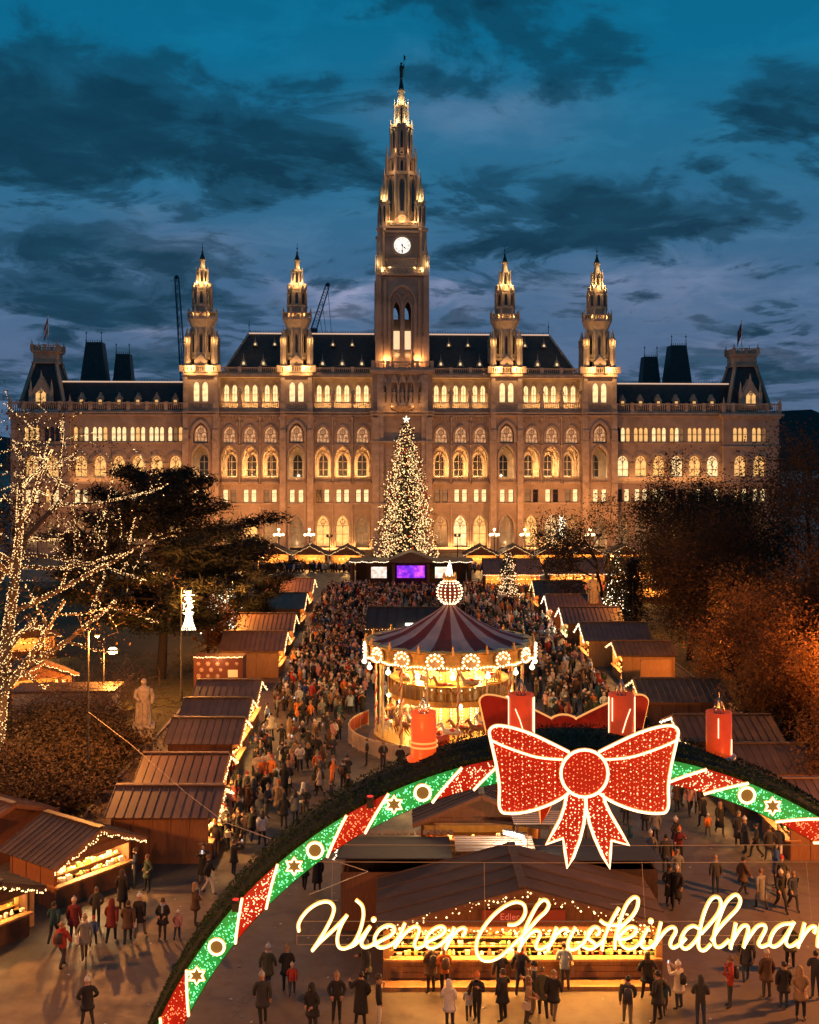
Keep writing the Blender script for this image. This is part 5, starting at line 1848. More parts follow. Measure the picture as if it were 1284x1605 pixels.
for i in range(16):
    a = 2 * pi * (i + 0.5) / 16 - pi / 2
    m = MB()
    m.lathe([(0.62, -0.04), (0.66, 0.02), (0.52, 0.09), (0.30, 0.05), (0.05, 0.05)], 16)
    o = m.obj('medallion', PAINTED, CAR, ((RC + 0.2) * cos(a), (RC + 0.2) * sin(a), 6.28))
    o.rotation_euler = (pi / 2, 0, a + pi / 2)
    o.scale = (1.0, 0.88, 1.0)
    pts = [(0.52 * cos(k * pi / 6), 0.52 * sin(k * pi / 6), 0.13) for k in range(12)] + [(0, 0.22, 0.12), (-0.2, 0.06, 0.12), (0.2, 0.06, 0.12)]
    tag(link('medallion_bulb', bulbs(pts, 0.095, BULB), o), kind='stuff')
    gl = MB(); gl.ball((0, 0, 0), 0.17, 8, 6); gl.frus(0, 0, 0.14, 0.32, 0.08, 0.06, 6)
    a2 = a + pi / 16
    gl.obj('globe_lamp', GLOBE, CAR, ((RC + 0.3) * cos(a2), (RC + 0.3) * sin(a2), 5.30))
# cresting behind the medallions
cr = MB()
for i in range(16):
    a = 2 * pi * i / 16 - pi / 2
    x, y = (RC + 0.18) * cos(a), (RC + 0.18) * sin(a)
    cr.frus(x, y, 6.7, 7.25, 0.16, 0.02, 5)
    cr.tube([(x, y, 6.75), (x * 1.01, y * 1.01, 7.0), (x * 0.98, y * 0.98, 7.2)], 0.05, 5)
cr.obj('cresting', GOLD, CAR)
# lantern ball at the top
tb = MB(); tb.ball((0, 0, 10.05), 0.82, 16, 10)
tb.frus(0, 0, 9.05, 9.35, 0.3, 0.42, 12)
o = tb.obj('top_ball', [mat('dark red ball', (0.2, 0.03, 0.02), 0.5)], CAR)
bl = []
for i in range(16):
    a = 2 * pi * i / 16
    for k in range(9):
        t = radians(-62 + k * 15.5)
        bl.append((0.88 * cos(t) * cos(a), 0.88 * cos(t) * sin(a), 10.05 + 0.88 * sin(t)))
tag(link('ball_bulb', bulbs(bl, 0.062, BULB), o), kind='stuff')
cw = MB()
cw.lathe([(0.42, 10.82), (0.5, 11.05), (0.36, 11.15)], 12)
for i in range(10):
    a = 2 * pi * i / 10
    cw.frus(0.42 * cos(a), 0.42 * sin(a), 11.05, 11.4, 0.09, 0.02, 5)
cw.obj('top_crown', GOLD, CAR)
cw = MB(); cw.frus(0, 0, 11.15, 11.9, 0.24, 0.12, 10); cw.frus(0, 0, 11.9, 12.2, 0.1, 0.02, 8)
cw.obj('top_lamp', GLOBE, CAR)
# centre drum, mirrors, upper deck
cd = MB(); cd.lathe([(1.75, 0.56), (1.75, 2.9), (1.9, 3.0), (1.7, 3.1), (1.7, 6.6)], 16, smooth=False)
cd.obj('centre_drum', CREAM, CAR)
for i in range(16):
    a = 2 * pi * (i + 0.5) / 16
    for z0, z1, rr in ((0.8, 2.7, 1.76), (3.5, 5.8, 1.71)):
        p = MB()
        p.box(-0.24, 0.24, -0.05, 0.0, z0, z1)
        o = p.obj('drum_panel', PAINTED if i % 2 else CREAM, CAR, (rr * cos(a), rr * sin(a), 0), a + pi / 2)
        pts = [(sx_, -0.09, z0 + 0.1 + (z1 - z0 - 0.2) * k / 8) for sx_ in (-0.3,) for k in range(9)]
        tag(link('panel_bulb', bulbs(pts, 0.06, BULB), o), kind='stuff')
ud = MB(); ud.lathe([(4.0, 2.95), (4.15, 3.05), (4.15, 3.35), (3.9, 3.4), (1.7, 3.4), (1.7, 2.95)], 36, smooth=False)
ud.obj('upper_deck', GOLD, CAR)
rl = MB()
rl.lathe([(4.05, 4.25), (4.1, 4.28), (4.05, 4.32), (4.0, 4.28)], 36)
for i in range(60):
    a = 2 * pi * i / 60
    rl.box(4.05 * cos(a) - 0.02, 4.05 * cos(a) + 0.02, 4.05 * sin(a) - 0.02, 4.05 * sin(a) + 0.02, 3.4, 4.28)
rl.obj('upper_railing', GOLD, CAR)
for i in range(12):
    a = 2 * pi * i / 12 - pi / 2 + 0.13
    gl = MB(); gl.ball((0, 0, 0), 0.15, 8, 6)
    gl.obj('globe_lamp', GLOBE, CAR, (4.2 * cos(a), 4.2 * sin(a), 3.1))
# outer poles: plain and spiral-striped
for i in range(16):
    a = 2 * pi * i / 16 - pi / 2 + 0.07
    x, y = (RC - 0.5) * cos(a), (RC - 0.5) * sin(a)
    p = MB()
    p.frus(0, 0, 0.56, 5.8, 0.075, 0.075, 8)
    o = p.obj('pole', CREAM, CAR, (x, y, 0))
    if i % 2 == 0:
        s_ = MB()
        s_.tube([(0.085 * cos(k * 0.7), 0.085 * sin(k * 0.7), 0.6 + k * 0.11) for k in range(46)], 0.045, 5)
        s_.obj('spiral_stripe', mat('stripe red', (0.5, 0.06, 0.03), 0.4), o)


def horse_mesh():
    h = MB()
    h.tube([(0.62, 0, 0.05), (0.35, 0, 0.08), (0, 0, 0.0), (-0.35, 0, 0.05), (-0.6, 0, 0.02)], [0.10, 0.2, 0.19, 0.21, 0.09], 8)
    h.tube([(0.45, 0, 0.12), (0.66, 0, 0.42), (0.78, 0, 0.62)], [0.16, 0.11, 0.08], 7)
    h.tube([(0.74, 0, 0.62), (0.92, 0, 0.52), (1.02, 0, 0.42)], [0.09, 0.075, 0.045], 6)
    h.frus(0.76, 0.04, 0.66, 0.76, 0.03, 0.005, 4); h.frus(0.76, -0.04, 0.66, 0.76, 0.03, 0.005, 4)
    for y in (-0.1, 0.1):
        h.tube([(0.42, y, -0.02), (0.66, y, -0.25), (0.5, y, -0.5), (0.58, y, -0.55)], [0.09, 0.055, 0.035, 0.04], 5)
        h.tube([(-0.45, y, 0.0), (-0.35, y, -0.28), (-0.62, y, -0.5), (-0.7, y, -0.6)], [0.11, 0.06, 0.035, 0.04], 5)
    h.tube([(-0.58, 0, 0.1), (-0.78, 0, 0.02), (-0.82, 0, -0.3)], [0.05, 0.06, 0.02], 5, 1)
    h.tube([(0.5, 0, 0.3), (0.62, 0, 0.5), (0.72, 0, 0.68)], [0.05, 0.06, 0.03], 5, 1)
    h.lathe([(0.2, 0.1), (0.22, 0.2), (0.12, 0.26)], 8, 0, 0, 2, sy=1.0)
    return h


hcols = [mat('horse white', (0.75, 0.66, 0.52), 0.35), mat('horse brown', (0.28, 0.12, 0.05), 0.35), mat('horse grey', (0.4, 0.36, 0.32), 0.35)]
HM = [horse_mesh().mesh('horse', [hc, mat('mane', (0.25, 0.14, 0.06), 0.6), mat('saddle red', (0.5, 0.05, 0.03), 0.4)]) for hc in hcols]
for lev, (rr, cnt, zz) in enumerate(((4.55, 16, 1.5), (3.3, 12, 1.45), (3.3, 12, 4.45))):
    for i in range(cnt):
        a = 2 * pi * i / cnt + 0.2 * lev
        z = zz + 0.25 * sin(i * 2.1)
        hb = link('horse', HM[(i + lev) % 3], CAR, (rr * cos(a), rr * sin(a), z), a - pi / 2)
        p = MB(); p.frus(0, 0, (0.56 if lev < 2 else 3.4) - z, (2.95 if lev == 1 else 5.9) - z, 0.022, 0.022, 5)
        p.obj('rod', GOLD, hb)
cup = MB(); cup.lathe([(0.35, 0.56), (0.75, 0.9), (0.78, 1.4), (0.70, 1.42), (0.6, 1.0)], 14)
cup.obj('tea_cup', mat('cup red', (0.55, 0.08, 0.04), 0.4), CAR, (-0.9, -4.3, 0))
for i in range(8):
    a = 2 * pi * i / 8 - pi / 2
    lamp('carousel_lamp', 'POINT', (2.9 * cos(a), 2.9 * sin(a), 5.5), 420, (1, 0.60, 0.20), CAR, 0.12)
    lamp('carousel_lamp', 'POINT', (3.2 * cos(a + 0.3), 3.2 * sin(a + 0.3), 2.7), 300, (1, 0.60, 0.20), CAR, 0.12)
# fence round the carousel
FEN = mat('fence cream', (0.55, 0.42, 0.3), 0.5)
FENR = mat('fence red', (0.5, 0.10, 0.04), 0.5)
FENCE = empty('carousel_fence', (CARX, CARY, 0), 0, 'low picket fence of cream and red panels curving round the carousel', 'fence')
for i in range(26):
    a = radians(150 + i * 9.0)
    if 262 < (150 + i * 9.0) < 285:
        continue
    R_ = RC + 1.35
    f = MB()
    L = R_ * radians(9.0) * 0.97
    f.box(-L / 2, L / 2, -0.03, 0.03, 1.0, 1.08)
    f.box(-L / 2, L / 2, -0.03, 0.03, 0.1, 0.16)
    if i < 5:
        f.box(-L / 2 + 0.06, L / 2 - 0.03, 0.022, 0.035, 0.17, 0.99, 1)
    for j in range(9):
        x = -L / 2 + (j + 0.5) * L / 9
        f.box(x - 0.03, x + 0.03, -0.02, 0.02, 0.16, 1.0, 0)
    f.box(-L / 2 - 0.03, -L / 2 + 0.03, -0.035, 0.035, 0, 1.12)
    f.obj('railing_panel', [FEN, FENR], FENCE, (R_ * cos(a), R_ * sin(a), 0), a + pi / 2)
# ================================================================== MARKET STALLS
WOOD = mat('stall timber', (0.26, 0.11, 0.045), 0.7, base2=(0.17, 0.07, 0.03), vscale=3, stretch=(6, 6, 0.6), bump=0.3, bscale=8)
WOODL = mat('pale stall timber', (0.42, 0.22, 0.09), 0.65, base2=(0.30, 0.14, 0.055), vscale=3, stretch=(6, 6, 0.6), bump=0.3, bscale=8)
WOODD = mat('dark stall timber', (0.07, 0.035, 0.02), 0.75, var=0.3, vscale=4)
ROOFB = mat('roof sheet brown', (0.15, 0.085, 0.055), 0.5, base2=(0.10, 0.058, 0.04), vscale=1.2, bump=0.2, bscale=12, ovar=0.55)
ROOFG = mat('roof sheet dark', (0.085, 0.060, 0.046), 0.5, base2=(0.05, 0.037, 0.03), vscale=1.2, bump=0.2, bscale=12, ovar=0.55)
ROOFS = mat('roof felt blue black', (0.040, 0.030, 0.028), 0.7, base2=(0.026, 0.02, 0.018), vscale=1.5, ovar=0.4)
FELT = mat('roof felt brown', (0.135, 0.075, 0.042), 0.75, base2=(0.08, 0.046, 0.028), vscale=0.9, bump=0.3, bscale=10, ovar=0.5)
INT = mat('stall interior boards', (0.55, 0.33, 0.13), 0.6, var=0.2, vscale=3)
GOODS = [mat('goods gold', (0.75, 0.48, 0.14), 0.5), mat('goods cream', (0.8, 0.66, 0.42), 0.5), mat('goods red', (0.55, 0.08, 0.04), 0.5),
         mat('goods brown', (0.3, 0.14, 0.05), 0.6), mat('goods green', (0.1, 0.22, 0.06), 0.6), mat('goods white', (0.85, 0.78, 0.66), 0.5)]
STR = mat('string bulbs', (1, 0.8, 0.5), 0.4, emit=(1.0, 0.62, 0.26), estr=3.0, sample='NONE')
STRW = mat('string bulbs pale', (1, 0.9, 0.7), 0.4, emit=(1.0, 0.80, 0.52), estr=3.0, sample='NONE')
SIGNB = mat('stall sign board', (0.40, 0.07, 0.03), 0.6)
rs = random.Random(11)
SPOW = 4.2
STRIP = {}


def roof_slope(parent, ridge0, ridge1, down, m, sw=0.45, pieces=True, name='roof_panel'):
    """slope made of lapped sheets laid side by side from ridge0 to ridge1, running down the vector 'down'"""
    r0, r1, dn = Vector(ridge0), Vector(ridge1), Vector(down)
    u = (r1 - r0)
    Lr = u.length
    u.normalize()
    L = dn.length
    v = dn.normalized()
    nrm = u.cross(v).normalized()
    if nrm.z < 0:
        nrm = -nrm
    cnt = max(1, round(Lr / sw))
    sw = Lr / cnt

    def strip_mesh():
        s = MB()
        # sheet with a standing seam along one edge
        s.add([(0.0, 0, 0), (sw - 0.004, 0, 0), (sw - 0.004, L, 0), (0.0, L, 0), (0.0, 0, 0.035), (sw - 0.004, 0, 0.035), (sw - 0.004, L, 0.035), (0.0, L, 0.035)],
              [(4, 5, 6, 7), (0, 3, 2, 1), (3, 7, 6, 2), (0, 1, 5, 4), (0, 4, 7, 3), (1, 2, 6, 5)])
        s.add([(0.0, 0, 0.036), (0.05, 0, 0.036), (0.05, L, 0.036), (0.0, L, 0.036), (0.012, 0, 0.085), (0.038, 0, 0.085), (0.038, L, 0.085), (0.012, L, 0.085)],
              [(4, 5, 6, 7), (3, 7, 6, 2), (0, 4, 7, 3), (1, 2, 6, 5), (0, 1, 5, 4)])
        return s
    B = Matrix((u, v, nrm)).transposed().to_4x4()
    if pieces:
        key = (round(L, 3), round(sw, 4), m.name)
        if key not in STRIP:
            STRIP[key] = strip_mesh().mesh('roof_panel', [m])
        for i in range(cnt):
            o = link(name, STRIP[key], parent)
            M4 = B.copy()
            M4.translation = r0 + u * (i * sw) + nrm * rs.uniform(0, 0.012)
            o.matrix_basis = M4
    else:
        s = MB()
        for i in range(cnt):
            t = strip_mesh()
            M4 = B.copy(); M4.translation = r0 + u * (i * sw)
            s.add([tuple(M4 @ Vector(p)) for p in t.v], t.f)
        s.obj('roof_slope', m, parent)


def string_pts(a, b, n, sag=0.1, jit=0.04):
    out = []
    for i in range(n):
        t = (i + 0.5) / n
        p = Vector(a).lerp(Vector(b), t)
        p.z -= sag * sin(pi * ((t * 3) % 1))
        out.append((p.x + rs.uniform(-jit, jit), p.y + rs.uniform(-jit, jit), p.z + rs.uniform(-jit, jit)))
    return out


def goods(parent, x0, x1, y, z0, z1, dep, n, rows=3, big=1.0):
    g = MB()
    for k in range(rows):
        z = z0 + (z1 - z0) * k / rows
        yy = y + dep * k / rows
        g.box(x0, x1, yy - 0.02, yy + dep / rows, z - 0.03, z, 3)
        for i in range(n):
            x = x0 + (i + rs.random()) * (x1 - x0) / n
            s = rs.uniform(0.04, 0.11) * big
            h = rs.uniform(0.06, min(0.28, (z1 - z0) / rows * 0.9)) * big
            mm = rs.choice((0, 0, 1, 1, 1, 2, 3, 4, 5, 5))
            if rs.random() < 0.45:
                g.frus(x, yy + dep / rows * 0.4, z, z + h, s, s * rs.uniform(0.3, 1.0), 6, m=mm)
            else:
                g.box(x - s, x + s, yy + 0.02, yy + 0.02 + s * 1.5, z, z + h, mm)
    o = g.obj('goods', GOODS, parent)
    return tag(o, kind='stuff')


def stall(name, x, y, rot, w, d, eave, ridge, axis, label, wall=WOOD, roof=ROOFB, ov=0.45, power=60, front=True, lights=1.0, pieces=True, gn=14, sw=0.45,
          counter=1.0, group='market stalls', color=(1, 0.48, 0.13), topz=None, cat='market stall', strm=None, goods_rows=3, backlight=True):
    o = empty(name, (x, y, 0), rot, label, cat, group)
    hw, hd = w / 2, d / 2
    wt_ = 0.08
    top = eave - 0.35 if topz is None else topz
    b = MB()
    b.box(-hw, hw, hd - wt_, hd, 0, eave)
    b.obj('back_wall', wall, o)
    for q in (-1, 1):
        b = MB()
        b.box(q * hw - (wt_ if q > 0 else 0), q * hw + (wt_ if q < 0 else 0), -hd, hd - wt_ - 0.003, 0, eave)
        n = max(3, int(d / 0.9))
        for k in range(n + 1):                                    # battens
            yy = -hd + 0.06 + (d - 0.2) * k / n
            b.box(q * (hw + 0.018) - 0.02, q * (hw + 0.018) + 0.02, yy - 0.04, yy + 0.04, 0.05, eave - 0.05)
        b.obj('side_wall', wall, o)
    if front:
        b = MB()
        b.box(-hw + wt_ + 0.002, hw - wt_ - 0.002, -hd, -hd + 0.06, 0, counter - 0.08)
        b.obj('counter_front', wall, o)
        b = MB(); b.box(-hw - 0.05, hw + 0.05, -hd - 0.22, -hd + 0.5, counter - 0.08, counter)
        b.obj('counter_top', WOODL, o)
        b = MB(); b.box(-hw + wt_ + 0.002, hw - wt_ - 0.002, -hd - 0.02, -hd + 0.06, top, eave)
        b.obj('fascia', wall, o)
        b = MB(); b.box(-hw + wt_, hw - wt_, hd - wt_ - 0.05, hd - wt_ - 0.01, 0.5, eave)
        b.obj('inner_lining', INT, o)
        goods(o, -hw + 0.15, hw - 0.15, -hd + 0.14, counter, top - 0.05, min(1.1, d * 0.4), gn, goods_rows)
        if power:
            lamp('stall_lamp', 'POINT', (0, -hd * 0.6, top + 0.05), power * SPOW, color, o, 0.35)
            lamp('shelf_strip', 'AREA', (0, -hd + 0.1, top - 0.02), 26 * w * max(1.0, power / 130), color, o, w - 0.5, 0.08, aim=(0, -hd + 0.75, counter + 0.1))
    else:
        b = MB(); b.box(-hw + wt_ + 0.002, hw - wt_ - 0.002, -hd, -hd + 0.06, 0, eave)
        b.obj('front_wall', wall, o)
    # gables and roof
    if axis == 'y':
        for yy in (-hd + 0.02, hd - wt_ - 0.01):
            g = MB(); g.prism([(-hw, eave), (hw, eave), (0, ridge - 0.05)], yy, yy + 0.06)
            g.obj('gable', wall, o)
        run = hw + ov
        drop = (ridge - eave) * run / hw
        for q in (-1, 1):
            a, b_ = (0, -hd - ov, ridge), (0, hd + ov * 0.5, ridge)
            if q < 0:
                a, b_ = b_, a
            roof_slope(o, a, b_, (q * run, 0, -drop), roof, sw, pieces)
        c = MB(); c.beam((0, -hd - ov, ridge + 0.08), (0, hd + ov * 0.5, ridge + 0.08), 0.3, 0.06)
        c.obj('ridge_cap', roof, o)
        e = (-run, -hd - ov, ridge - drop), (0, -hd - ov, ridge), (run, -hd - ov, ridge - drop)
        bg_ = MB()
        for p0, p1 in ((e[0], e[1]), (e[1], e[2])):
            bg_.beam(Vector(p0) + Vector((0, -0.03, -0.06)), Vector(p1) + Vector((0, -0.03, -0.06)), 0.05, 0.18)
        bg_.obj('barge_board', wall, o)
        path = [(Vector(e[0]) + Vector((0, -0.1, -0.12)), Vector(e[1]) + Vector((0, -0.1, -0.12))), (Vector(e[1]) + Vector((0, -0.1, -0.12)), Vector(e[2]) + Vector((0, -0.1, -0.12)))]
    elif axis == 'x':
        for xx in (-hw + 0.01, hw - 0.07):
            g = MB()
            vs = [(xx, -hd, eave), (xx, hd, eave), (xx, 0, ridge - 0.05), (xx + 0.06, -hd, eave), (xx + 0.06, hd, eave), (xx + 0.06, 0, ridge - 0.05)]
            g.add(vs, [(0, 1, 2), (5, 4, 3), (0, 2, 5, 3), (1, 4, 5, 2), (0, 3, 4, 1)])
            g.obj('gable', wall, o)
        run = hd + ov
        drop = (ridge - eave) * run / hd
        for q in (-1, 1):
            roof_slope(o, (-hw - ov * 0.6, 0, ridge), (hw + ov * 0.6, 0, ridge), (0, q * run, -drop), roof, sw, pieces)
        c = MB(); c.beam((-hw - ov * 0.6, 0, ridge + 0.08), (hw + ov * 0.6, 0, ridge + 0.08), 0.3, 0.06)
        c.obj('ridge_cap', roof, o)
        path = [(Vector((-hw - ov, -run - 0.06, ridge - drop - 0.08)), Vector((hw + ov, -run - 0.06, ridge - drop - 0.08)))]
    else:                                                          # lean-to falling to the back or front
        roof_slope(o, (-hw - ov, -hd - ov, ridge), (hw + ov, -hd - ov, ridge), (0, d + 2 * ov, -(ridge - eave)), roof, sw, pieces)
        path = [(Vector((-hw - ov, -hd - ov - 0.06, ridge - 0.08)), Vector((hw + ov, -hd - ov - 0.06, ridge - 0.08)))]
    if lights:
        pts = []
        for a, b_ in path:
            pts += string_pts(a, b_, int((b_ - a).length * 9 * lights), 0.10, 0.05)
        tag(link('light_string', bulbs(pts, rng.uniform(0.022, 0.045, max(1, len(pts))), strm or STR), o), kind='stuff')
    return o


H_ = pi / 2
# --- left row along the avenue: open towards the people, ridge across the avenue
stall('market_stall', -11.8, 54.5, H_, 3.6, 4.6, 2.45, 3.15, 'y', 'brown sheet-roofed stall, nearest of the left row, its lit front open to the avenue', power=280, gn=10, lights=1.3)
stall('market_stall', -12.1, 59.9, H_, 4.2, 3.9, 2.5, 3.3, 'y', 'brown sheet-roofed stall, second of the left row beside the avenue', power=170, gn=10, lights=1.3)
stall('market_stall', -12.4, 68.2, H_, 4.2, 3.8, 2.5, 3.3, 'y', 'sheet-roofed stall with a pale roof patch, third of the left row', power=170, gn=10, lights=1.3, roof=ROOFG)
stall('market_stall', -12.8, 73.9, H_, 4.0, 3.8, 2.5, 3.3, 'y', 'stall in pine shade, fourth of the left row', power=150, gn=10, lights=1.2, roof=ROOFG, pieces=False)
stall('market_stall', -13.0, 79.6, H_, 4.6, 3.9, 2.5, 3.4, 'y', 'ochre-lit sheet-roofed stall, fifth of the left row', power=170, gn=10, lights=1.2, pieces=False)
stall('market_stall', -14.0, 100.5, H_, 5.0, 5.0, 2.6, 3.7, 'y', 'timber stall with a bright gable lamp beside the statue-free lawn, sixth of the left row', wall=WOODL, power=150, gn=10, lights=1.5, pieces=False)
stall('market_stall', -14.4, 112.0, H_, 5.0, 5.0, 2.6, 3.7, 'y', 'timber stall behind the crowd, seventh of the left row', power=110, gn=8, lights=1.5, pieces=False)
stall('market_stall', -15.0, 128.0, H_, 6.0, 5.5, 2.7, 3.9, 'y', 'roofed stall with lights along its eaves, eighth of the left row', power=110, gn=8, lights=1.5, pieces=False)
stall('market_stall', -15.5, 144.0, H_, 6.0, 5.5, 2.7, 3.9, 'y', 'far roofed stall, ninth of the left row', power=130, gn=8, lights=1.5, pieces=False)
# --- lower left corner
stall('market_stall', -15.1, 49.8, radians(54), 4.0, 3.2, 2.15, 3.0, 'y', 'gabled stall with glowing white shelves and bulbs under its gable, by the lower left path', wall=WOOD, roof=ROOFG, power=150, gn=22, lights=1.4, color=(1, 0.55, 0.2), sw=0.36, ov=0.5)
stall('market_stall', -17.3, 44.2, radians(54), 3.2, 2.8, 2.1, 2.7, 'y', 'dark stall cut by the left picture edge with bulbs along its eave', wall=WOODD, roof=ROOFG, power=60, gn=10, lights=1.6, sw=0.36)
stall('market_stall', -20.2, 53.8, radians(54), 4.0, 3.0, 2.1, 2.8, 'y', 'pale ribbed roof of the stall behind the glowing gabled one', wall=WOOD, roof=ROOFB, power=0, front=False, lights=0, sw=0.30)
# --- right row
stall('market_stall', 20.6, 55.2, -H_, 4.2, 5.0, 2.5, 3.3, 'y', 'stall with sheet roof, nearest of the right row below the orange bushes', power=100, gn=10, lights=1.0)
stall('market_stall', 19.8, 62.0, -H_, 4.4, 4.8, 2.5, 3.3, 'y', 'dark-roofed stall behind the rightmost candle, second of the right row', power=90, roof=FELT, gn=10, lights=1.5)
stall('market_stall', 19.4, 69.0, -H_, 5.0, 5.4, 2.5, 3.3, 'y', 'felt-roofed stall with a cold white front, third of the right row', power=200, color=(1, 0.9, 0.8), roof=FELT, gn=10, lights=1.6, pieces=False, strm=STRW)
stall('market_stall', 19.2, 79.5, -H_, 5.2, 5.6, 2.6, 3.5, 'y', 'brown felt-roofed stall with bulbs on its eave, fourth of the right row', power=120, roof=FELT, gn=10, lights=1.6, pieces=False)
stall('market_stall', 20.4, 97.5, -H_, 4.5, 4.5, 2.6, 3.3, 'y', 'low pale timber stall beside a timber gate panel, fifth of the right row', wall=WOODL, power=130, roof=FELT, gn=8, lights=1.6, pieces=False)
stall('market_stall', 19.4, 106.0, -H_, 5.6, 5.6, 2.6, 3.7, 'y', 'large brown-roofed stall crowded in front, sixth of the right row', wall=WOODL, power=150, gn=8, lights=2.0, pieces=False, strm=STRW)
stall('market_stall', 19.0, 117.0, -H_, 5.6, 5.6, 2.6, 3.7, 'y', 'stall with sparkling front, seventh of the right row', power=170, color=(1, 0.85, 0.6), gn=8, lights=2.2, pieces=False, strm=STRW)
stall('market_stall', 18.8, 128.0, -H_, 5.6, 5.6, 2.6, 3.7, 'y', 'stall with a sparkling eave, eighth of the right row', power=170, color=(1, 0.85, 0.6), gn=8, lights=2.2, pieces=False, strm=STRW)
stall('market_stall', 18.8, 141.0, -H_, 5.6, 5.6, 2.6, 3.9, 'y', 'distant brown stall, ninth of the right row', power=130, gn=8, lights=1.6, pieces=False)

# --- the wide stall behind the sign
MAIN = stall('market_stall', 4.1, 42.75, radians(0.5), 10.0, 4.2, 2.25, 3.55, 'y', 'wide low stall with glowing golden counter right behind the neon sign', wall=WOOD, roof=FELT, power=0, gn=42, lights=0, sw=1.2, ov=0.35, counter=0.95, topz=1.86, goods_rows=4)
for dx in (-4.0, -2.0, 0, 2.0, 4.0):
    lamp('stall_lamp', 'POINT', (dx, -1.9, 1.84), 26, (1, 0.52, 0.12), MAIN, 0.06)
pts = []
for a, b_ in (((-5.3, -2.55, 2.2), (-0.1, -2.55, 3.45)), ((0.1, -2.55, 3.45), (5.3, -2.55, 2.2))):
    pts += string_pts(a, b_, 55, 0.12, 0.12)
pts += string_pts((-4.8, -2.2, 1.98), (4.8, -2.2, 1.98), 80, 0.05, 0.05)
tag(link('light_string', bulbs(pts, rng.uniform(0.015, 0.05, len(pts)), STR), MAIN), kind='stuff')
b = MB(); b.box(-1.5, 1.5, -2.42, -2.36, 2.32, 2.78); b.obj('name_board', SIGNB, MAIN)
cv = bpy.data.curves.new('board_lettering', 'FONT')            # the little board's writing, only partly legible in the photo
cv.body = 'Edler'
cv.size = 0.34
cv.align_x = 'CENTER'
cv.extrude = 0.008
cv.materials.append(mat('sign letter red', (0.8, 0.25, 0.15), 0.5, emit=(1, 0.2, 0.1), estr=0.25, sample='NONE'))
to_ = bpy.data.objects.new('lettering_source', cv)
COL.objects.link(to_)
tme = bpy.data.meshes.new_from_object(to_.evaluated_get(bpy.context.evaluated_depsgraph_get()))
bpy.data.objects.remove(to_)
to = bpy.data.objects.new('board_lettering', tme)
COL.objects.link(to)
to.parent = MAIN
to.location = (-0.5, -2.44, 2.44)
to.rotation_euler = (pi / 2, 0, 0)
for dx in (-4.96, 0.0, 4.96):
    b = MB()
    b.box(dx - 0.12, dx + 0.12, -2.2, -2.06, 0.0, 2.2)
    b.obj('front_post', WOODL, MAIN)
b = MB(); b.box(-5.15, 5.15, -2.75, -2.1, 0.0, 0.16); b.obj('plinth', WOODL, MAIN)
for k in range(3):
    b = MB(); b.box(-4.9, 4.9, -2.125 - 0.02, -2.10, 0.22 + k * 0.22, 0.42 + k * 0.22); b.obj('counter_board', WOODL, MAIN)
lamp('counter_strip', 'AREA', (0, -2.0, 1.84), 420, (1, 0.55, 0.13), MAIN, 9.4, 0.08, aim=(0, -1.4, 1.0))
lamp('front_strip', 'AREA', (0, -2.5, 2.2), 620, (1, 0.42, 0.09), MAIN, 9.4, 0.08, aim=(0, -3.2, 0))
# --- huts behind it
stall('market_stall', -0.6, 47.2, 0, 4.3, 4.0, 2.35, 2.95, 'lean', 'hut with blue-black felt lean-to roof edged by a strip of bulbs, behind the sign', roof=ROOFS, wall=WOOD, front=False, power=0, lights=0, sw=4.6, ov=0.2)
b = MB()
for i in range(16):
    b.box(-2.6 + i * 0.29, -2.4 + i * 0.29, 49.3, 49.75, 2.5, 2.56)
tag(b.obj('pallet_roof', WOODL), 'narrow ribbed wooden strip along the rear edge of the blue-black hut roof', 'roof strip')
o = [x for x in bpy.data.objects if x.get('label', '').startswith('hut with blue-black')][0]
pts = string_pts((-2.45, -2.2, 2.9), (-2.45, 2.0, 2.5), 22, 0.05, 0.05)
tag(link('light_string', bulbs(pts, 0.03, STRW), o), kind='stuff')
stall('market_stall', 7.4, 46.8, 0, 5.2, 3.4, 2.5, 2.9, 'lean', 'hut with slatted top and dark felt roof, under the tails of the bow', roof=ROOFS, wall=WOODD, front=False, power=0, lights=0, sw=5.6, ov=0.2)
for (x0, x1, y0, z0) in ((1.9, 5.2, 45.9, 2.95), (4.6, 8.2, 49.2, 3.0)):
    p = empty('slat_pergola', (0, 0, 0), 0, 'open pergola of white slats %s' % ('above the wide stall roof' if x0 < 3 else 'beside the hut under the bow tails'), 'pergola', 'slat pergolas')
    sl_ = MB(); sl_.box(0, x1 - x0, 0, 0.10, 0, 0.05)
    me = sl_.mesh('slat', [mat('pale slat', (0.5, 0.38, 0.3), 0.6)])
    for k in range(7):
        link('slat', me, p, (x0, y0 + k * 0.28, z0))
    b = MB()
    for xx in (x0 + 0.1, x1 - 0.2):
        b.box(xx, xx + 0.1, y0 - 0.1, y0 + 1.9, z0 - 0.12, z0 - 0.003)
        for yy in (y0, y0 + 1.7):
            b.box(xx, xx + 0.1, yy, yy + 0.1, 0, z0 - 0.12)
    b.obj('frame', WOODD, p)
HUT = stall('market_stall', 3.3, 53.6, 0, 5.4, 4.4, 2.6, 3.75, 'y', 'gabled brown hut with shelves in its front, behind the bow', roof=ROOFG, wall=WOOD, power=18, lights=0, gn=6, goods_rows=2, counter=0.5)
b = MB()
b.box(-2.2, 2.2, -2.5, -2.4, 2.35, 2.45); b.box(-2.2, -2.1, -2.5, -2.4, 0, 2.4); b.box(2.1, 2.2, -2.5, -2.4, 0, 2.4)
b.obj('front_frame', WOODL, HUT)
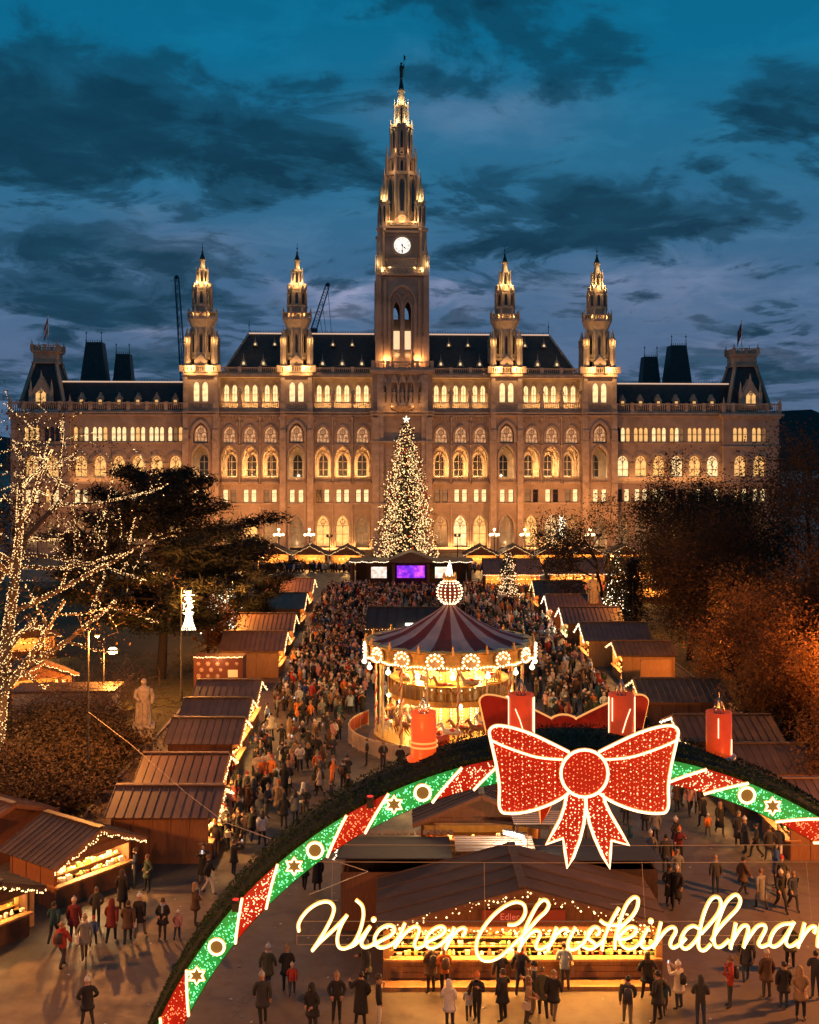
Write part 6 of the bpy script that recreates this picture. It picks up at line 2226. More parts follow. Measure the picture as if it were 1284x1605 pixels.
b = MB(); b.beam((0.2, -2.6, 2.6), (2.8, -4.6, 2.9), 0.14); b.obj('lamp_beam', WOODD, HUT)
# tube lamp on the beam
T = empty('tube_lamp', (4.35, 46.2, 3.55), radians(-38), 'bright fluorescent tube lamp on a slanted beam above the wide stall roof', 'lamp')
b = MB(); b.box(-0.55, 0.55, -0.09, 0.09, 0.02, 0.12); b.box(0.45, 0.62, -0.03, 0.03, -1.2, 0.02); b.obj('housing', mat('lamp housing', (0.4, 0.36, 0.3), 0.5), T)
b = MB(); b.tube([(-0.5, -0.06, -0.02), (0.5, -0.06, -0.02)], 0.05, 6); b.obj('tube', mat('tube glow', (1, 1, 0.9), 0.3, emit=(1.0, 0.88, 0.66), estr=5.0, sample='NONE'), T)
lamp('tube_light', 'POINT', (0, -0.15, -0.15), 260, (1, 0.85, 0.6), T, 0.1)
# --- hut with the flat roof in the middle of the crowd, behind the carousel
MH = stall('market_stall', 0.1, 113.0, 0, 8.2, 7.0, 2.9, 4.2, 'x', 'dark hut with a lit tube lamp on its wall, in the crowd behind the carousel', roof=ROOFS, wall=WOODD, front=False, power=0, lights=0.4, pieces=False, sw=1.0)
b = MB(); b.box(-0.6, 0.9, -3.62, -3.55, 0.2, 2.4)
for k in range(8):
    b.box(-0.5 + k * 0.17, -0.44 + k * 0.17, -3.66, -3.63, 0.4, 1.4)
b.obj('door_panel', WOOD, MH)
b = MB(); b.tube([(-0.5, -4.2, 3.1), (0.6, -4.2, 3.1)], 0.12, 6); b.obj('tube_lamp', MATS['tube glow'], MH)
lamp('tube_light', 'POINT', (0, -4.5, 2.9), 160, (1, 0.8, 0.5), MH, 0.1)
# --- far end: stage with screens, rows of lit huts
ST = empty('stage', (0.2, 166, -0.45), 0, 'small roofed stage with a purple screen between two white screens at the far end', 'stage')
b = MB(); b.box(-9, 9, 0, 5, 0, 0.9); b.box(-8.4, 8.4, 4.6, 5, 0.9, 4.4); b.box(-9, -8.6, 0, 5, 0.9, 4.4); b.box(8.6, 9, 0, 5, 0.9, 4.4); b.box(-2.8, -2.4, 0, 4.6, 0.9, 4.2); b.box(2.4, 2.8, 0, 4.6, 0.9, 4.2)
b.obj('stage_body', WOODD, ST)
b = MB(); b.prism([(-9.3, 4.4), (9.3, 4.4), (9.3, 4.7), (3.4, 4.7), (0, 6.0), (-3.4, 4.7), (-9.3, 4.7)], -0.5, 5.3); b.obj('stage_roof', ROOFG, ST)
pur = bpy.data.materials.new('purple stage screen'); pur.use_nodes = True
t = pur.node_tree; bb = t.nodes['Principled BSDF']
tc = N(t, 'ShaderNodeTexCoord')
bb.inputs['Base Color'].default_value = (0.02, 0.01, 0.05, 1)
t.links.new(ramp(t, noise(t, tc.outputs['Object'], 1.3, 4), [(0.3, (0.05, 0.01, 0.6)), (0.5, (0.35, 0.03, 0.85)), (0.65, (0.9, 0.12, 0.8))]), bb.inputs['Emission Color'])
bb.inputs['Emission Strength'].default_value = 0.9
pur.cycles.emission_sampling = 'NONE'
b = MB(); b.box(-2.1, 2.1, 2.0, 2.1, 1.9, 3.75); b.obj('stage_screen', pur, ST)
wsc = mat('white screen', (0.8, 0.8, 0.8), 0.4, emit=(1.0, 0.9, 0.78), estr=0.7, evar=0.6, evscale=2.0, sample='NONE')
for q in (-1, 1):
    b = MB(); b.box(q * 4.75 - 1.15, q * 4.75 + 1.15, -0.1, 0.0, 2.1, 3.75); b.obj('side_screen', wsc, ST)
tag(link('light_string', bulbs(string_pts((-9.2, -0.6, 4.6), (-3.2, -0.6, 4.6), 40, 0.15) + string_pts((3.2, -0.6, 4.6), (9.2, -0.6, 4.6), 40, 0.15), 0.06, STRW), ST), kind='stuff')
lamp('stage_light', 'POINT', (0, 1.0, 3.6), 60, (0.5, 0.15, 1.0), ST, 0.1)
FARS = [(-30, 200, 'first'), (-24, 199, 'second'), (-17.5, 198, 'third'), (-11.0, 197, 'fourth'), (12.5, 197, 'fifth'), (18.5, 198, 'sixth'), (25.0, 198, 'seventh'), (31.5, 199, 'eighth'), (38, 199, 'ninth'), (45, 200, 'tenth')]
for i, (x, y, nth) in enumerate(FARS):
    stall('market_stall', x, y, 0, 5.4, 4.0, 2.9, 4.3, 'y', 'small lit hut before the facade, %s from the left in the far row' % nth, wall=WOOD, roof=ROOFG, power=230, gn=8, lights=1.1, pieces=False, sw=1.2, group='far row of huts', goods_rows=2)
for i, (x, y, nth) in enumerate(((15.0, 165, 'left'), (24.5, 166, 'middle'), (34, 168, 'right'))):
    stall('market_stall', x, y, 0, 8.0, 6.0, 2.9, 4.6, 'x', 'broad dark-roofed pavilion with bulbs on its eave, %s one of three beyond the crowd' % nth, wall=WOOD, roof=ROOFG, power=420, gn=10, lights=1.3, pieces=False, sw=1.2, group='broad pavilions', goods_rows=2, strm=STRW)
# stalls deep in the park on both sides
for i, (x, y, r, lb) in enumerate(((-37, 108, 0.5, 'park hut glimpsed through the light tree, with bulbs on its eave'), (-29.5, 88, 0.6, 'park hut with a white sign front near the globe lamp'), (-33, 134, 0.3, 'hidden park hut behind the dark pine'),
                               (38, 112, -0.5, 'park hut glimpsed between the brown trees'), (33, 150, -0.4, 'park hut behind the bare tree with red goods'), (46, 140, -0.5, 'farthest park hut in the dark trees'))):
    stall('market_stall', x, y, r, 4.6, 3.6, 2.5, 3.5, 'y', lb, power=150, gn=6, lights=1.5, pieces=False, sw=1.0, group='park huts', goods_rows=2)
# pale service shed beside the statue, gate panel, snowflake booth
sh = empty('service_shed', (-25.4, 83.0, 0), 0.05, 'low pale grey service shed behind the bushes next to the robed statue', 'shed')
b = MB()
for k in range(3):
    b.box(-3.6 + k * 2.4, -1.24 + k * 2.4, -1.5, 1.5, 0, 2.1)
b.obj('wall', mat('shed panel', (0.42, 0.38, 0.3), 0.7, var=0.15, vscale=1), sh)
b = MB(); b.box(-3.8, 3.8, -1.7, 1.7, 2.1, 2.25); b.obj('flat_roof', ROOFG, sh)
sb = empty('snowflake_booth', (-15.6, 92.0, 0), 0.0, 'dark booth covered in printed snowflakes under a strip of bulbs', 'booth')
b = MB(); b.box(-2.0, 2.0, -1.0, 1.0, 0, 3.0); b.obj('booth_body', mat('booth dark red', (0.10, 0.03, 0.02), 0.6), sb)
fm = MB()
for k in range(6):
    a = k * pi / 3
    fm.beam((0, 0, 0), (0.16 * cos(a), 0, 0.16 * sin(a)), 0.03, 0.02)
    fm.beam((0.10 * cos(a), 0, 0.10 * sin(a)), (0.15 * cos(a + 0.5), 0, 0.15 * sin(a + 0.5)), 0.022, 0.02)
fmesh = fm.mesh('snowflake', [mat('snowflake print', (0.7, 0.5, 0.4), 0.6)])
for i in range(5):
    for j in range(5):
        if i > 2 and j in (2, 3):
            continue
        o = link('snowflake', fmesh, sb, (-1.6 + i * 0.78 + (j % 2) * 0.25, -1.012, 0.5 + j * 0.5), scale=rs.uniform(0.8, 1.3))
b = MB(); b.box(0.8, 1.6, -1.03, -1.005, 1.4, 2.0); b.obj('notice', mat('notice paper', (0.8, 0.7, 0.55), 0.6), sb)
tag(link('light_string', bulbs(string_pts((-2, -1.1, 3.05), (2, -1.1, 3.05), 40, 0.03), 0.05, STR), sb), kind='stuff')
lamp('booth_lamp', 'POINT', (0, -1.6, 2.9), 40, (1, 0.6, 0.25), sb, 0.1)
gp = MB(); gp.box(-1.2, 1.2, -0.05, 0.05, 0, 2.4); gp.box(-1.3, -1.2, -0.08, 0.08, 0, 2.55); gp.box(1.2, 1.3, -0.08, 0.08, 0, 2.55); gp.box(-1.3, 1.3, -0.08, 0.08, 2.4, 2.55)
tag(gp.obj('gate_panel', WOODL, None, (20.4, 92.5, 0), 0.1), 'upright pale timber panel standing beside the low stall of the right row', 'panel')
# framed menu board by the corner stall
mb_ = empty('menu_board', (-15.6, 45.2, 0), radians(54), 'upright tan menu board leaning at the corner of the dark stall', 'sign board')
b = MB(); b.box(-0.45, 0.45, -0.03, 0.03, 0.05, 1.55); b.obj('board', mat('tan board', (0.5, 0.3, 0.12), 0.6, var=0.15), mb_)
b = MB(); b.box(-0.2, 0.2, -0.036, -0.031, 1.1, 1.35); b.obj('notice', MATS['notice paper'], mb_)
# ================================================================== STREET LAMPS, STATUES, CRANES
LAMPG = mat('street lamp glass', (1, 0.8, 0.5), 0.3, emit=(1.0, 0.68, 0.34), estr=4.0, sample='NONE')
COMET = mat('ornament bulbs', (1, 0.9, 0.7), 0.3, emit=(1.0, 0.84, 0.56), estr=3.2, sample='NONE')
POLEM = mat('lamp pole', (0.05, 0.045, 0.04), 0.5, metal=0.3)
SODIUM = (1.0, 0.33, 0.055)


def candelabrum(px, label):
    x = (px - 642) * 212 / F_PX
    o = empty('candelabra_lamp', (x, 212, 0), 0, label, 'street lamp', 'candelabra before the facade')
    p = MB(); p.lathe([(0.32, 0), (0.3, 0.5), (0.14, 0.7), (0.10, 4.6), (0.05, 5.8)], 8)
    for a in range(4):
        an = a * H_ + 0.4
        p.tube([(0, 0, 4.3), (0.5 * cos(an), 0.5 * sin(an), 4.4), (0.85 * cos(an), 0.85 * sin(an), 4.75)], 0.05, 5)
    p.obj('post', POLEM, o)
    for a in range(5):
        an = a * H_ + 0.4
        c = (0.85 * cos(an), 0.85 * sin(an), 5.05) if a < 4 else (0, 0, 6.05)
        g = MB(); g.ball((0, 0, 0), 0.26, 8, 6); g.obj('globe', LAMPG, o, c)
    lamp('candelabra_light', 'POINT', (0, -0.2, 5.5), 500, (1, 0.6, 0.28), o, 0.2)


for px, lb in ((437, 'five-globe candelabra lamp, first from the left before the facade'), (485, 'five-globe candelabra lamp, second from the left before the facade'), (775, 'five-globe candelabra lamp just right of the Christmas tree'),
               (823, 'five-globe candelabra lamp, second right of the Christmas tree'), (925, 'five-globe candelabra lamp by the bare tree at the right')):
    candelabrum(px, lb)


def street_lamp(x, y, h, label, power=2200, arm=0.6, comet=None, color=SODIUM, shade=0.28, group='park street lamps'):
    o = empty('street_lamp', (x, y, 0), 0, label, 'street lamp', group)
    p = MB()
    p.lathe([(0.14, 0), (0.12, 0.8), (0.065, 1.0), (0.05, h + 0.3)], 8)
    p.tube([(0, 0, h + 0.1), (arm * 0.5, 0, h + 0.45), (arm, 0, h + 0.25)], 0.03, 5)
    p.tube([(0, 0, h + 0.3), (-0.3, 0, h + 0.5), (-0.6, 0, h + 0.3)], 0.02, 5)
    p.obj('post', POLEM, o)
    s = MB(); s.lathe([(0.06, h + 0.28), (0.10, h + 0.2), (shade, h + 0.02), (shade - 0.03, h)], 10, arm, 0)
    s.obj('shade', POLEM, o)
    g = MB(); g.ball((arm, 0, h - 0.02), shade * 0.72, 8, 6, sz=0.7); g.obj('lamp_glass', LAMPG, o)
    lamp('street_light', 'POINT', (arm, 0, h - shade * 0.72 - 0.25), power * 1.5, color, o, 0.3)
    if comet:
        cw, ch, cz = comet
        c = MB()
        c.box(arm - 0.03, arm + 0.03, -0.05, 0.0, cz - ch * 0.45, cz + ch * 0.55)
        for k in range(3):                                     # stacked stars
            zc = cz + ch * (0.42 - 0.2 * k)
            for a in range(6):
                an = a * pi / 6 * 2 + k * 0.3
                c.beam((arm, -0.05, zc), (arm + cw * 0.42 * cos(an), -0.05, zc + cw * 0.42 * sin(an)), 0.05)
        for k in range(7):                                     # tail of the comet
            t = (k - 3) / 3
            c.tube([(arm + t * cw * 0.15, -0.06, cz - ch * 0.02), (arm + t * cw * 0.25, -0.06, cz - ch * 0.25), (arm + t * cw * 0.5, -0.06, cz - ch * 0.5)], 0.03, 4)
        c.obj('comet_frame', COMET, o)
        pts = []
        for k in range(150):
            t = random.random()
            if t < 0.45:
                zc = cz + ch * (0.42 - 0.2 * random.randrange(3)); an = random.random() * 2 * pi; rr = cw * 0.45 * random.random()
                pts.append((arm + rr * cos(an), -0.1, zc + rr * sin(an)))
            else:
                q = random.random(); pts.append((arm + random.uniform(-0.5, 0.5) * cw * (0.3 + 0.7 * q), -0.1, cz - ch * (0.02 + 0.48 * q)))
        tag(link('comet_bulb', bulbs(pts, 0.045, COMET), o), kind='stuff')
    return o


street_lamp(-18.0, 88.0, 8.8, 'street lamp carrying a bright comet ornament left of the crowd', 3400, 0.6, (1.1, 3.0, 7.2))
street_lamp(21.0, 150.0, 8.6, 'street lamp carrying a comet ornament before the right turret', 3000, -0.6, (1.4, 2.8, 10.0))
street_lamp(27.0, 150.0, 6.4, 'plain street lamp with warm bulb near the bare tree', 2200, 0.3)
street_lamp(-23.3, 85.0, 4.6, 'low park lamp with a wide glowing shade above the tangled twigs', 2600, 0.7, None, SODIUM, 0.55)
street_lamp(-17.7, 61.5, 9.4, 'tall thin lamp pole standing in front of the bushes at the left', 3400, 0.5, None, SODIUM, 0.18)
street_lamp(28.2, 69.5, 7.8, 'added street lamp hidden in the orange bushes at the right', 3600, -0.6)  # from here down the rows: extra hidden lamps added for warm light
street_lamp(25.6, 86.0, 6.5, 'added street lamp between the brown trees and the felt-roofed stalls', 3000, -0.6)
street_lamp(24.4, 118.0, 7.0, 'added street lamp behind the statue on the right lawn edge', 2600, -0.6)
street_lamp(-18.4, 112.0, 7.0, 'added street lamp behind the dark pine', 2600, 0.6)
street_lamp(-19.0, 140.0, 7.0, 'added far street lamp at the end of the left row', 2600, 0.6)
street_lamp(-23.0, 40.5, 8.0, 'added unseen street lamp outside the lower left of the square', 3600, 0.8)  # corner posts added out of view to light the near paving
street_lamp(24.0, 42.0, 8.0, 'added unseen street lamp outside the lower right of the square', 8000, -0.8)
street_lamp(-8.0, 17.5, 8.6, 'added unseen ring road lamp before the arch, the left of two', 3600, 0.6)  # two more unseen posts, added to warm the paving and stall roof
street_lamp(12.0, 17.5, 8.6, 'added unseen ring road lamp before the arch, the right of two', 3600, 0.6)


def monument(x, y, ph, sh, label):
    o = empty('statue', (x, y, 0), 0.2, label, 'statue', 'park statues')
    p = MB()
    p.box(-0.75, 0.75, -0.75, 0.75, 0, 0.35); p.box(-0.58, 0.58, -0.58, 0.58, 0.35, ph - 0.2); p.box(-0.68, 0.68, -0.68, 0.68, ph - 0.2, ph)
    p.obj('pedestal', mat('pedestal stone', (0.38, 0.33, 0.26), 0.8, var=0.2, vscale=2), o)
    k = sh / 3.0
    f = MB()
    f.lathe([(0.50 * k, 0), (0.54 * k, 0.3 * k), (0.44 * k, 1.0 * k), (0.38 * k, 1.5 * k), (0.40 * k, 1.9 * k), (0.46 * k, 2.2 * k), (0.40 * k, 2.38 * k), (0.16 * k, 2.52 * k), (0.13 * k, 2.6 * k)], 12, sy=0.8)
    for i in range(10):                                         # folds of the robe
        a = i * pi / 5
        f.tube([(0.42 * k * cos(a), 0.34 * k * sin(a), 1.5 * k), (0.46 * k * cos(a + 0.1), 0.38 * k * sin(a + 0.1), 0.8 * k), (0.52 * k * cos(a), 0.42 * k * sin(a), 0.05 * k)], [0.05 * k, 0.07 * k, 0.08 * k], 5)
    f.ball((0, -0.04 * k, 2.78 * k), 0.19 * k, 10, 7, sz=1.25)
    f.tube([(-0.42 * k, 0, 2.3 * k), (-0.56 * k, -0.1 * k, 1.8 * k), (-0.25 * k, -0.45 * k, 1.6 * k)], [0.15 * k, 0.13 * k, 0.09 * k], 7)
    f.tube([(0.42 * k, 0, 2.3 * k), (0.56 * k, -0.05 * k, 1.8 * k), (0.52 * k, -0.3 * k, 1.35 * k)], [0.15 * k, 0.13 * k, 0.09 * k], 7)
    f.obj('figure', mat('statue marble', (0.30, 0.25, 0.19), 0.8, var=0.35, vscale=4), o, (0, 0, ph))


monument(-16.9, 71.0, 2.3, 2.9, 'pale robed stone statue on a square pedestal left of the stalls')
monument(20.8, 126.5, 2.6, 3.6, 'stone statue on a tall pedestal behind the right row of stalls')


def lattice(mb, a, b, w, n):
    a, b = Vector(a), Vector(b)
    t = (b - a).normalized()
    u = Vector((1, 0, 0)) - t * t.x
    u.normalize()
    v = t.cross(u)
    cs = [(u * i + v * j) * (w / 2) for i, j in ((-1, -1), (1, -1), (1, 1), (-1, 1))]
    for c in cs:
        mb.beam(a + c, b + c * 0.7, 0.22)
    for k in range(n):
        for q in range(4):
            p0 = a.lerp(b, k / n) + cs[q] * (1 - 0.3 * k / n)
            p1 = a.lerp(b, (k + 1) / n) + cs[(q + 1) % 4] * (1 - 0.3 * (k + 1) / n)
            mb.beam(p0, p1, 0.13)


CRN = mat('crane steel', (0.03, 0.045, 0.07), 0.6)


def cpt(px, py, Y):
    return ((px - 642) * Y / F_PX, Y, CAMH - (py - HZN) * Y / F_PX)


for pts, lb in ((((288, 600), (277, 434)), 'dark lattice crane jib rising steeply at the left of the turrets'), (((492, 516), (514, 446)), 'dark lattice crane jib leaning right behind the ridge of the roof')):
    o = empty('crane', (cpt(pts[0][0], 0, 420)[0], 420, 0), 0, lb, 'crane', 'construction cranes')
    m = MB()
    a = Vector(cpt(*pts[0], 420)) - Vector(o.location); b_ = Vector(cpt(*pts[1], 420)) - Vector(o.location)
    lattice(m, a, b_, 2.0, 14)
    m.ball(tuple(b_), 0.8, 6, 4)
    m.obj('jib', CRN, o)
    m = MB(); lattice(m, (0, 0, 0), a, 2.2, 18)
    m.obj('mast', CRN, o)
    m = MB()
    for q in (0.35, 0.6, 0.98):
        e = a.lerp(b_, q); m.tube([tuple(e), tuple(Vector((e.x + 1.5, e.y, a.z - 2)))], 0.09, 4)
    m.box(a.x - 1.4, a.x + 1.4, a.y - 1.2, a.y + 1.2, a.z - 2.2, a.z + 0.3)
    m.obj('cables_and_cab', CRN, o)
# ================================================================== TREES
BARK = mat('bark', (0.06, 0.04, 0.028), 0.9, var=0.35, vscale=4, bump=0.5, bscale=12)
BARKD = mat('dark bark', (0.025, 0.018, 0.014), 0.9, var=0.35, vscale=4)
LEAFB = mat('brown autumn leaves', (0.10, 0.05, 0.018), 0.8, base2=(0.055, 0.030, 0.013), vscale=1.5)
LEAFO = mat('orange autumn leaves', (0.30, 0.13, 0.035), 0.8, base2=(0.15, 0.06, 0.018), vscale=1.5)
LEAFD = mat('dark evergreen needles', (0.006, 0.009, 0.006), 0.9, base2=(0.010, 0.013, 0.007), vscale=1.0)
LEAFG = mat('dark olive leaves', (0.035, 0.03, 0.013), 0.85, base2=(0.02, 0.018, 0.009), vscale=1.2)
XMAS = mat('fir needles', (0.028, 0.040, 0.016), 0.9, base2=(0.015, 0.022, 0.010), vscale=1.0)
FAIRY = mat('fairy lights', (1, 0.85, 0.6), 0.4, emit=(1.0, 0.60, 0.25), estr=2.4, sample='NONE')


for lm in (LEAFB, LEAFO, LEAFG):
    t = lm.node_tree
    pb = t.nodes['Principled BSDF']
    tl = N(t, 'ShaderNodeBsdfTranslucent')
    src = pb.inputs['Base Color'].links[0].from_socket
    t.links.new(src, tl.inputs['Color'])
    mx = N(t, 'ShaderNodeMixShader')
    mx.inputs[0].default_value = 0.45
    t.links.new(pb.outputs[0], mx.inputs[1]); t.links.new(tl.outputs[0], mx.inputs[2])
    t.links.new(mx.outputs[0], t.nodes['Material Output'].inputs['Surface'])


def grow(seed, h, r, levels=4, nch=(3, 4, 4, 4), spread=0.75, up=0.25, ratio=0.62, trunk=0.35, lean=(0, 0), stems=1, wig=0.16):
    """branch polylines [(points, radii, level)] of one tree standing at the origin"""
    R = random.Random(seed)
    out = []

    def br(p, d, L, rad, lev):
        n = 6 if lev < 2 else 4
        pts, rr = [p.copy()], [rad]
        cur = p.copy(); dd = d.copy()
        for i in range(n):
            dd = (dd + Vector((R.gauss(0, wig), R.gauss(0, wig), R.gauss(0, wig * 0.6) + up * 0.12))).normalized()
            cur = cur + dd * (L / n)
            pts.append(cur.copy()); rr.append(rad * (1 - 0.72 * (i + 1) / n))
        out.append((pts, rr, lev))
        if lev + 1 >= levels:
            return
        k = nch[min(lev, len(nch) - 1)]
        for j in range(k):
            t = (trunk if lev == 0 else 0.3) + (1 - (trunk if lev == 0 else 0.3)) * (j + R.random() * 0.8) / k
            f = min(t, 0.999) * n
            i = int(f)
            q = pts[i].lerp(pts[i + 1], f - i)
            ax = (pts[i + 1] - pts[i]).normalized()
            side = ax.orthogonal().normalized()
            side.rotate(Quaternion(ax, R.random() * 2 * pi + j * 2.4))
            nd = (ax * (1 - spread) + side * spread + Vector((0, 0, up))).normalized()
            br(q, nd, L * ratio * R.uniform(0.75, 1.15), max(rad * (1 - 0.7 * t) * 0.62, 0.012), lev + 1)
    for s in range(stems):
        a = s * 2.4 + 0.4
        d0 = Vector((lean[0] + (0.28 * cos(a) if stems > 1 else 0), lean[1] + (0.2 * sin(a) if stems > 1 else 0), 1)).normalized()
        br(Vector((0.25 * cos(a) * (stems > 1), 0.25 * sin(a) * (stems > 1), 0)), d0, h, r, 0)
    return out


def branch_mesh(bs, minr=0.0, sides=(8, 6, 4, 3, 3)):
    m = MB()
    for pts, rr, lev in bs:
        if max(rr) < minr:
            continue
        m.tube([tuple(p) for p in pts], [max(x, 0.012) for x in rr], sides[min(lev, 4)], 0, cap=False)
    return m


def leaf_mesh(name, centers, n_each, sigma, size, m, seed=1, flat=1.0, spiky=False):
    g = np.random.default_rng(seed)
    C = np.repeat(np.asarray(centers, float), n_each, axis=0)
    n = len(C)
    sg = np.array([sigma, sigma, sigma * flat])
    P = C + g.normal(0, 1, (n, 3)) * sg
    u = g.normal(0, 1, (n, 3)); u[:, 2] *= 0.6
    u /= np.linalg.norm(u, axis=1, keepdims=True)
    w = np.cross(u, g.normal(0, 1, (n, 3))); w /= np.linalg.norm(w, axis=1, keepdims=True) + 1e-9
    s = g.uniform(size[0], size[1], (n, 1))
    if spiky:
        V = np.stack([P - w * s * 0.10, P + w * s * 0.10, P + u * s], axis=1).reshape(-1, 3)
        Fc = np.arange(n * 3).reshape(-1, 3)
    else:
        V = np.stack([P - u * s * 0.5, P + w * s * 0.32, P + u * s * 0.5, P - w * s * 0.32], axis=1).reshape(-1, 3)
        Fc = np.arange(n * 4).reshape(-1, 4)
    return tri_mesh(name, V, Fc, m)


def ends(bs, lev_min, every=1):
    out = []
    for pts, rr, lev in bs:
        if lev >= lev_min:
            for i, p in enumerate(pts[1:]):
                if i % every == 0 or i == len(pts) - 2:
                    out.append(tuple(p))
    return out


def tree(name, x, y, label, bs, bark, crown=None, cat='tree', group='trees round the square', minr=0.0, rotz=0.0):
    o = empty(name, (x, y, 0), rotz, label, cat, group)
    low = [b for b in bs if b[2] == 0]
    hi = [b for b in bs if b[2] > 0]
    branch_mesh(low).obj('trunk', bark, o)
    if hi:
        branch_mesh(hi, minr).obj('limbs', bark, o)
    if crown:
        link('crown', crown, o)
    return o


# ---- fairy-light trees at the left edge
def light_tree(x, y, bs, label, dens, skip, seed, zmin=0.6, glow=()):
    LT = tree('light_tree', x, y, label, bs, BARK, group='trees wrapped in lights')
    pts = []
    Rl = random.Random(seed)
    for P_, rr, lev in bs:
        if lev > 3:
            continue
        for i in range(len(P_) - 1):
            a, b_ = P_[i], P_[i + 1]
            if Rl.random() < skip[lev]:
                continue
            ax = (b_ - a).normalized(); s0 = ax.orthogonal().normalized(); s1 = ax.cross(s0)
            for k in range(int((b_ - a).length * dens[lev])):
                t = Rl.random(); an = Rl.random() * 2 * pi
                rad = rr[i] * (1 - t) + rr[i + 1] * t + 0.03
                p = a.lerp(b_, t) + (s0 * cos(an) + s1 * sin(an)) * rad
                if p.z > zmin:
                    pts.append(tuple(p))
    tag(link('fairy_lights', bulbs(pts, rng.uniform(0.016, 0.036, len(pts)), FAIRY), LT), kind='stuff')
    for (px_, py_, pz_, pw) in glow:
        lamp('fairy_glow', 'POINT', (px_, py_, pz_), pw, (1, 0.5, 0.2), LT, 0.8)
    link('crown', leaf_mesh('crown', ends(bs, 4, 2), 2, 0.5, (0.1, 0.22), LEAFB, 5), LT)


light_tree(-25.2, 66.0, grow(21, 18.0, 0.50, 5, (8, 4, 4, 3), 0.80, 0.24, 0.42, 0.2, (-0.22, 0.0), 2, 0.10), 'tall bare tree at the left edge, trunks and boughs wrapped in tiny warm lights', (60, 30, 14, 9), (0, 0.05, 0.35, 0.7), 4, 0.6, ((1.5, -2.5, 9, 350), (-1, -1.5, 15, 300), (2, -1, 4, 250)))
light_tree(-33.6, 80.0, grow(45, 21.0, 0.42, 5, (9, 5, 4, 3), 0.82, 0.16, 0.44, 0.40, (0.0, 0.0), 2, 0.15), 'taller light-strung tree behind, its glowing boughs before the left wing', (18, 22, 12, 8), (0.5, 0.1, 0.3, 0.65), 6, 6.0, ((1.5, -2.5, 13, 350),))

# ---- dark pine
bs = []
Rp = random.Random(9)
tr_pts = [Vector((0, 0, 0)), Vector((0.2, 0.1, 4)), Vector((-0.1, 0, 8)), Vector((0.3, 0.1, 12)), Vector((0.2, 0, 17.8))]
bs.append((tr_pts, [0.45, 0.38, 0.3, 0.2, 0.08], 0))
tips = []
for k in range(52):
    z = 4.0 + 13.2 * (k / 52.0)
    a = k * 2.4 + Rp.random()
    L = (10.6 if 6 < z < 15 else 6.5) * Rp.uniform(0.6, 1.08) * (1.0 if z < 13 else 0.7)
    p0 = Vector((0.1, 0, z))
    pts_ = [p0 + Vector((cos(a) * L * t, sin(a) * L * t, 0.9 * t * t * Rp.uniform(0.6, 1.6) + 0.25 * t)) for t in (0, 0.35, 0.7, 1.0)]
    bs.append((pts_, [0.13, 0.09, 0.05, 0.02], 1))
    for t in (0.35, 0.5, 0.62, 0.72, 0.8, 0.87, 0.93, 1.0):
        c = p0 + Vector((cos(a) * L * t, sin(a) * L * t, 0.9 * t * t + 0.4 * t))
        for q in range(3):
            tips.append((c.x + Rp.gauss(0, 0.55), c.y + Rp.gauss(0, 0.55), c.z + Rp.gauss(0.1, 0.18)))
tree('pine_tree', -21.6, 97.0, 'broad black pine with flat layered boughs in front of the left wing', bs, BARKD, leaf_mesh('crown', tips, 40, 0.42, (0.35, 0.75), LEAFD, 3, 0.55, True))
# second, lower pine nearer the avenue
tips2 = [(x * 0.55, y * 0.55, z * 0.6) for x, y, z in tips[::2]]
bs2 = [([p * 0.6 for p in P_], [r * 0.6 for r in rr], lev) for P_, rr, lev in bs[::2]]
tree('pine_tree', -17.2, 118.0, 'small dark pine beside the far left stalls', bs2, BARKD, leaf_mesh('crown', tips2, 26, 0.3, (0.3, 0.6), LEAFD, 8, 0.6, True))

# ---- bare trees before the wings
bs = grow(33, 13.5, 0.34, 5, (9, 5, 4, 4), 0.72, 0.30, 0.56, 0.22)
tree('bare_tree', -38.5, 148.0, 'leafless dark tree spreading in front of the lit left wing windows', bs, BARKD)
bs = grow(36, 12.5, 0.42, 5, (9, 5, 4, 4), 0.82, 0.18, 0.62, 0.25, (0.05, 0), 2)
tree('bare_tree', 33.0, 128.0, 'dark spreading tree with thin leaves in front of the right wing', bs, BARKD, leaf_mesh('crown', ends(bs, 4, 1), 9, 0.7, (0.14, 0.32), LEAFG, 12))
bs = grow(38, 10.5, 0.3, 5, (7, 5, 4, 3), 0.75, 0.25, 0.6, 0.3)
tree('bare_tree', 24.3, 140.0, 'slim thin-leaved tree left of the dark spreading one', bs, BARKD, leaf_mesh('crown', ends(bs, 4, 1), 6, 0.6, (0.14, 0.3), LEAFG, 14))


def leafy(name, x, y, h, seed, m, label, n_each=9, sig=0.7, size=(0.22, 0.42), spread=0.72, ratio=0.58, r=None, nch=(8, 5, 4, 3), up=0.22, trunk=0.25, lv=4, stems=1, bark=BARKD):
    bs = grow(seed, h * 0.72, r or h * 0.024, lv, nch, spread, up, ratio, trunk, stems=stems)
    return tree(name, x, y, label, bs, bark, leaf_mesh('crown', ends(bs, lv - 2, 1), n_each, sig, size, m, seed))


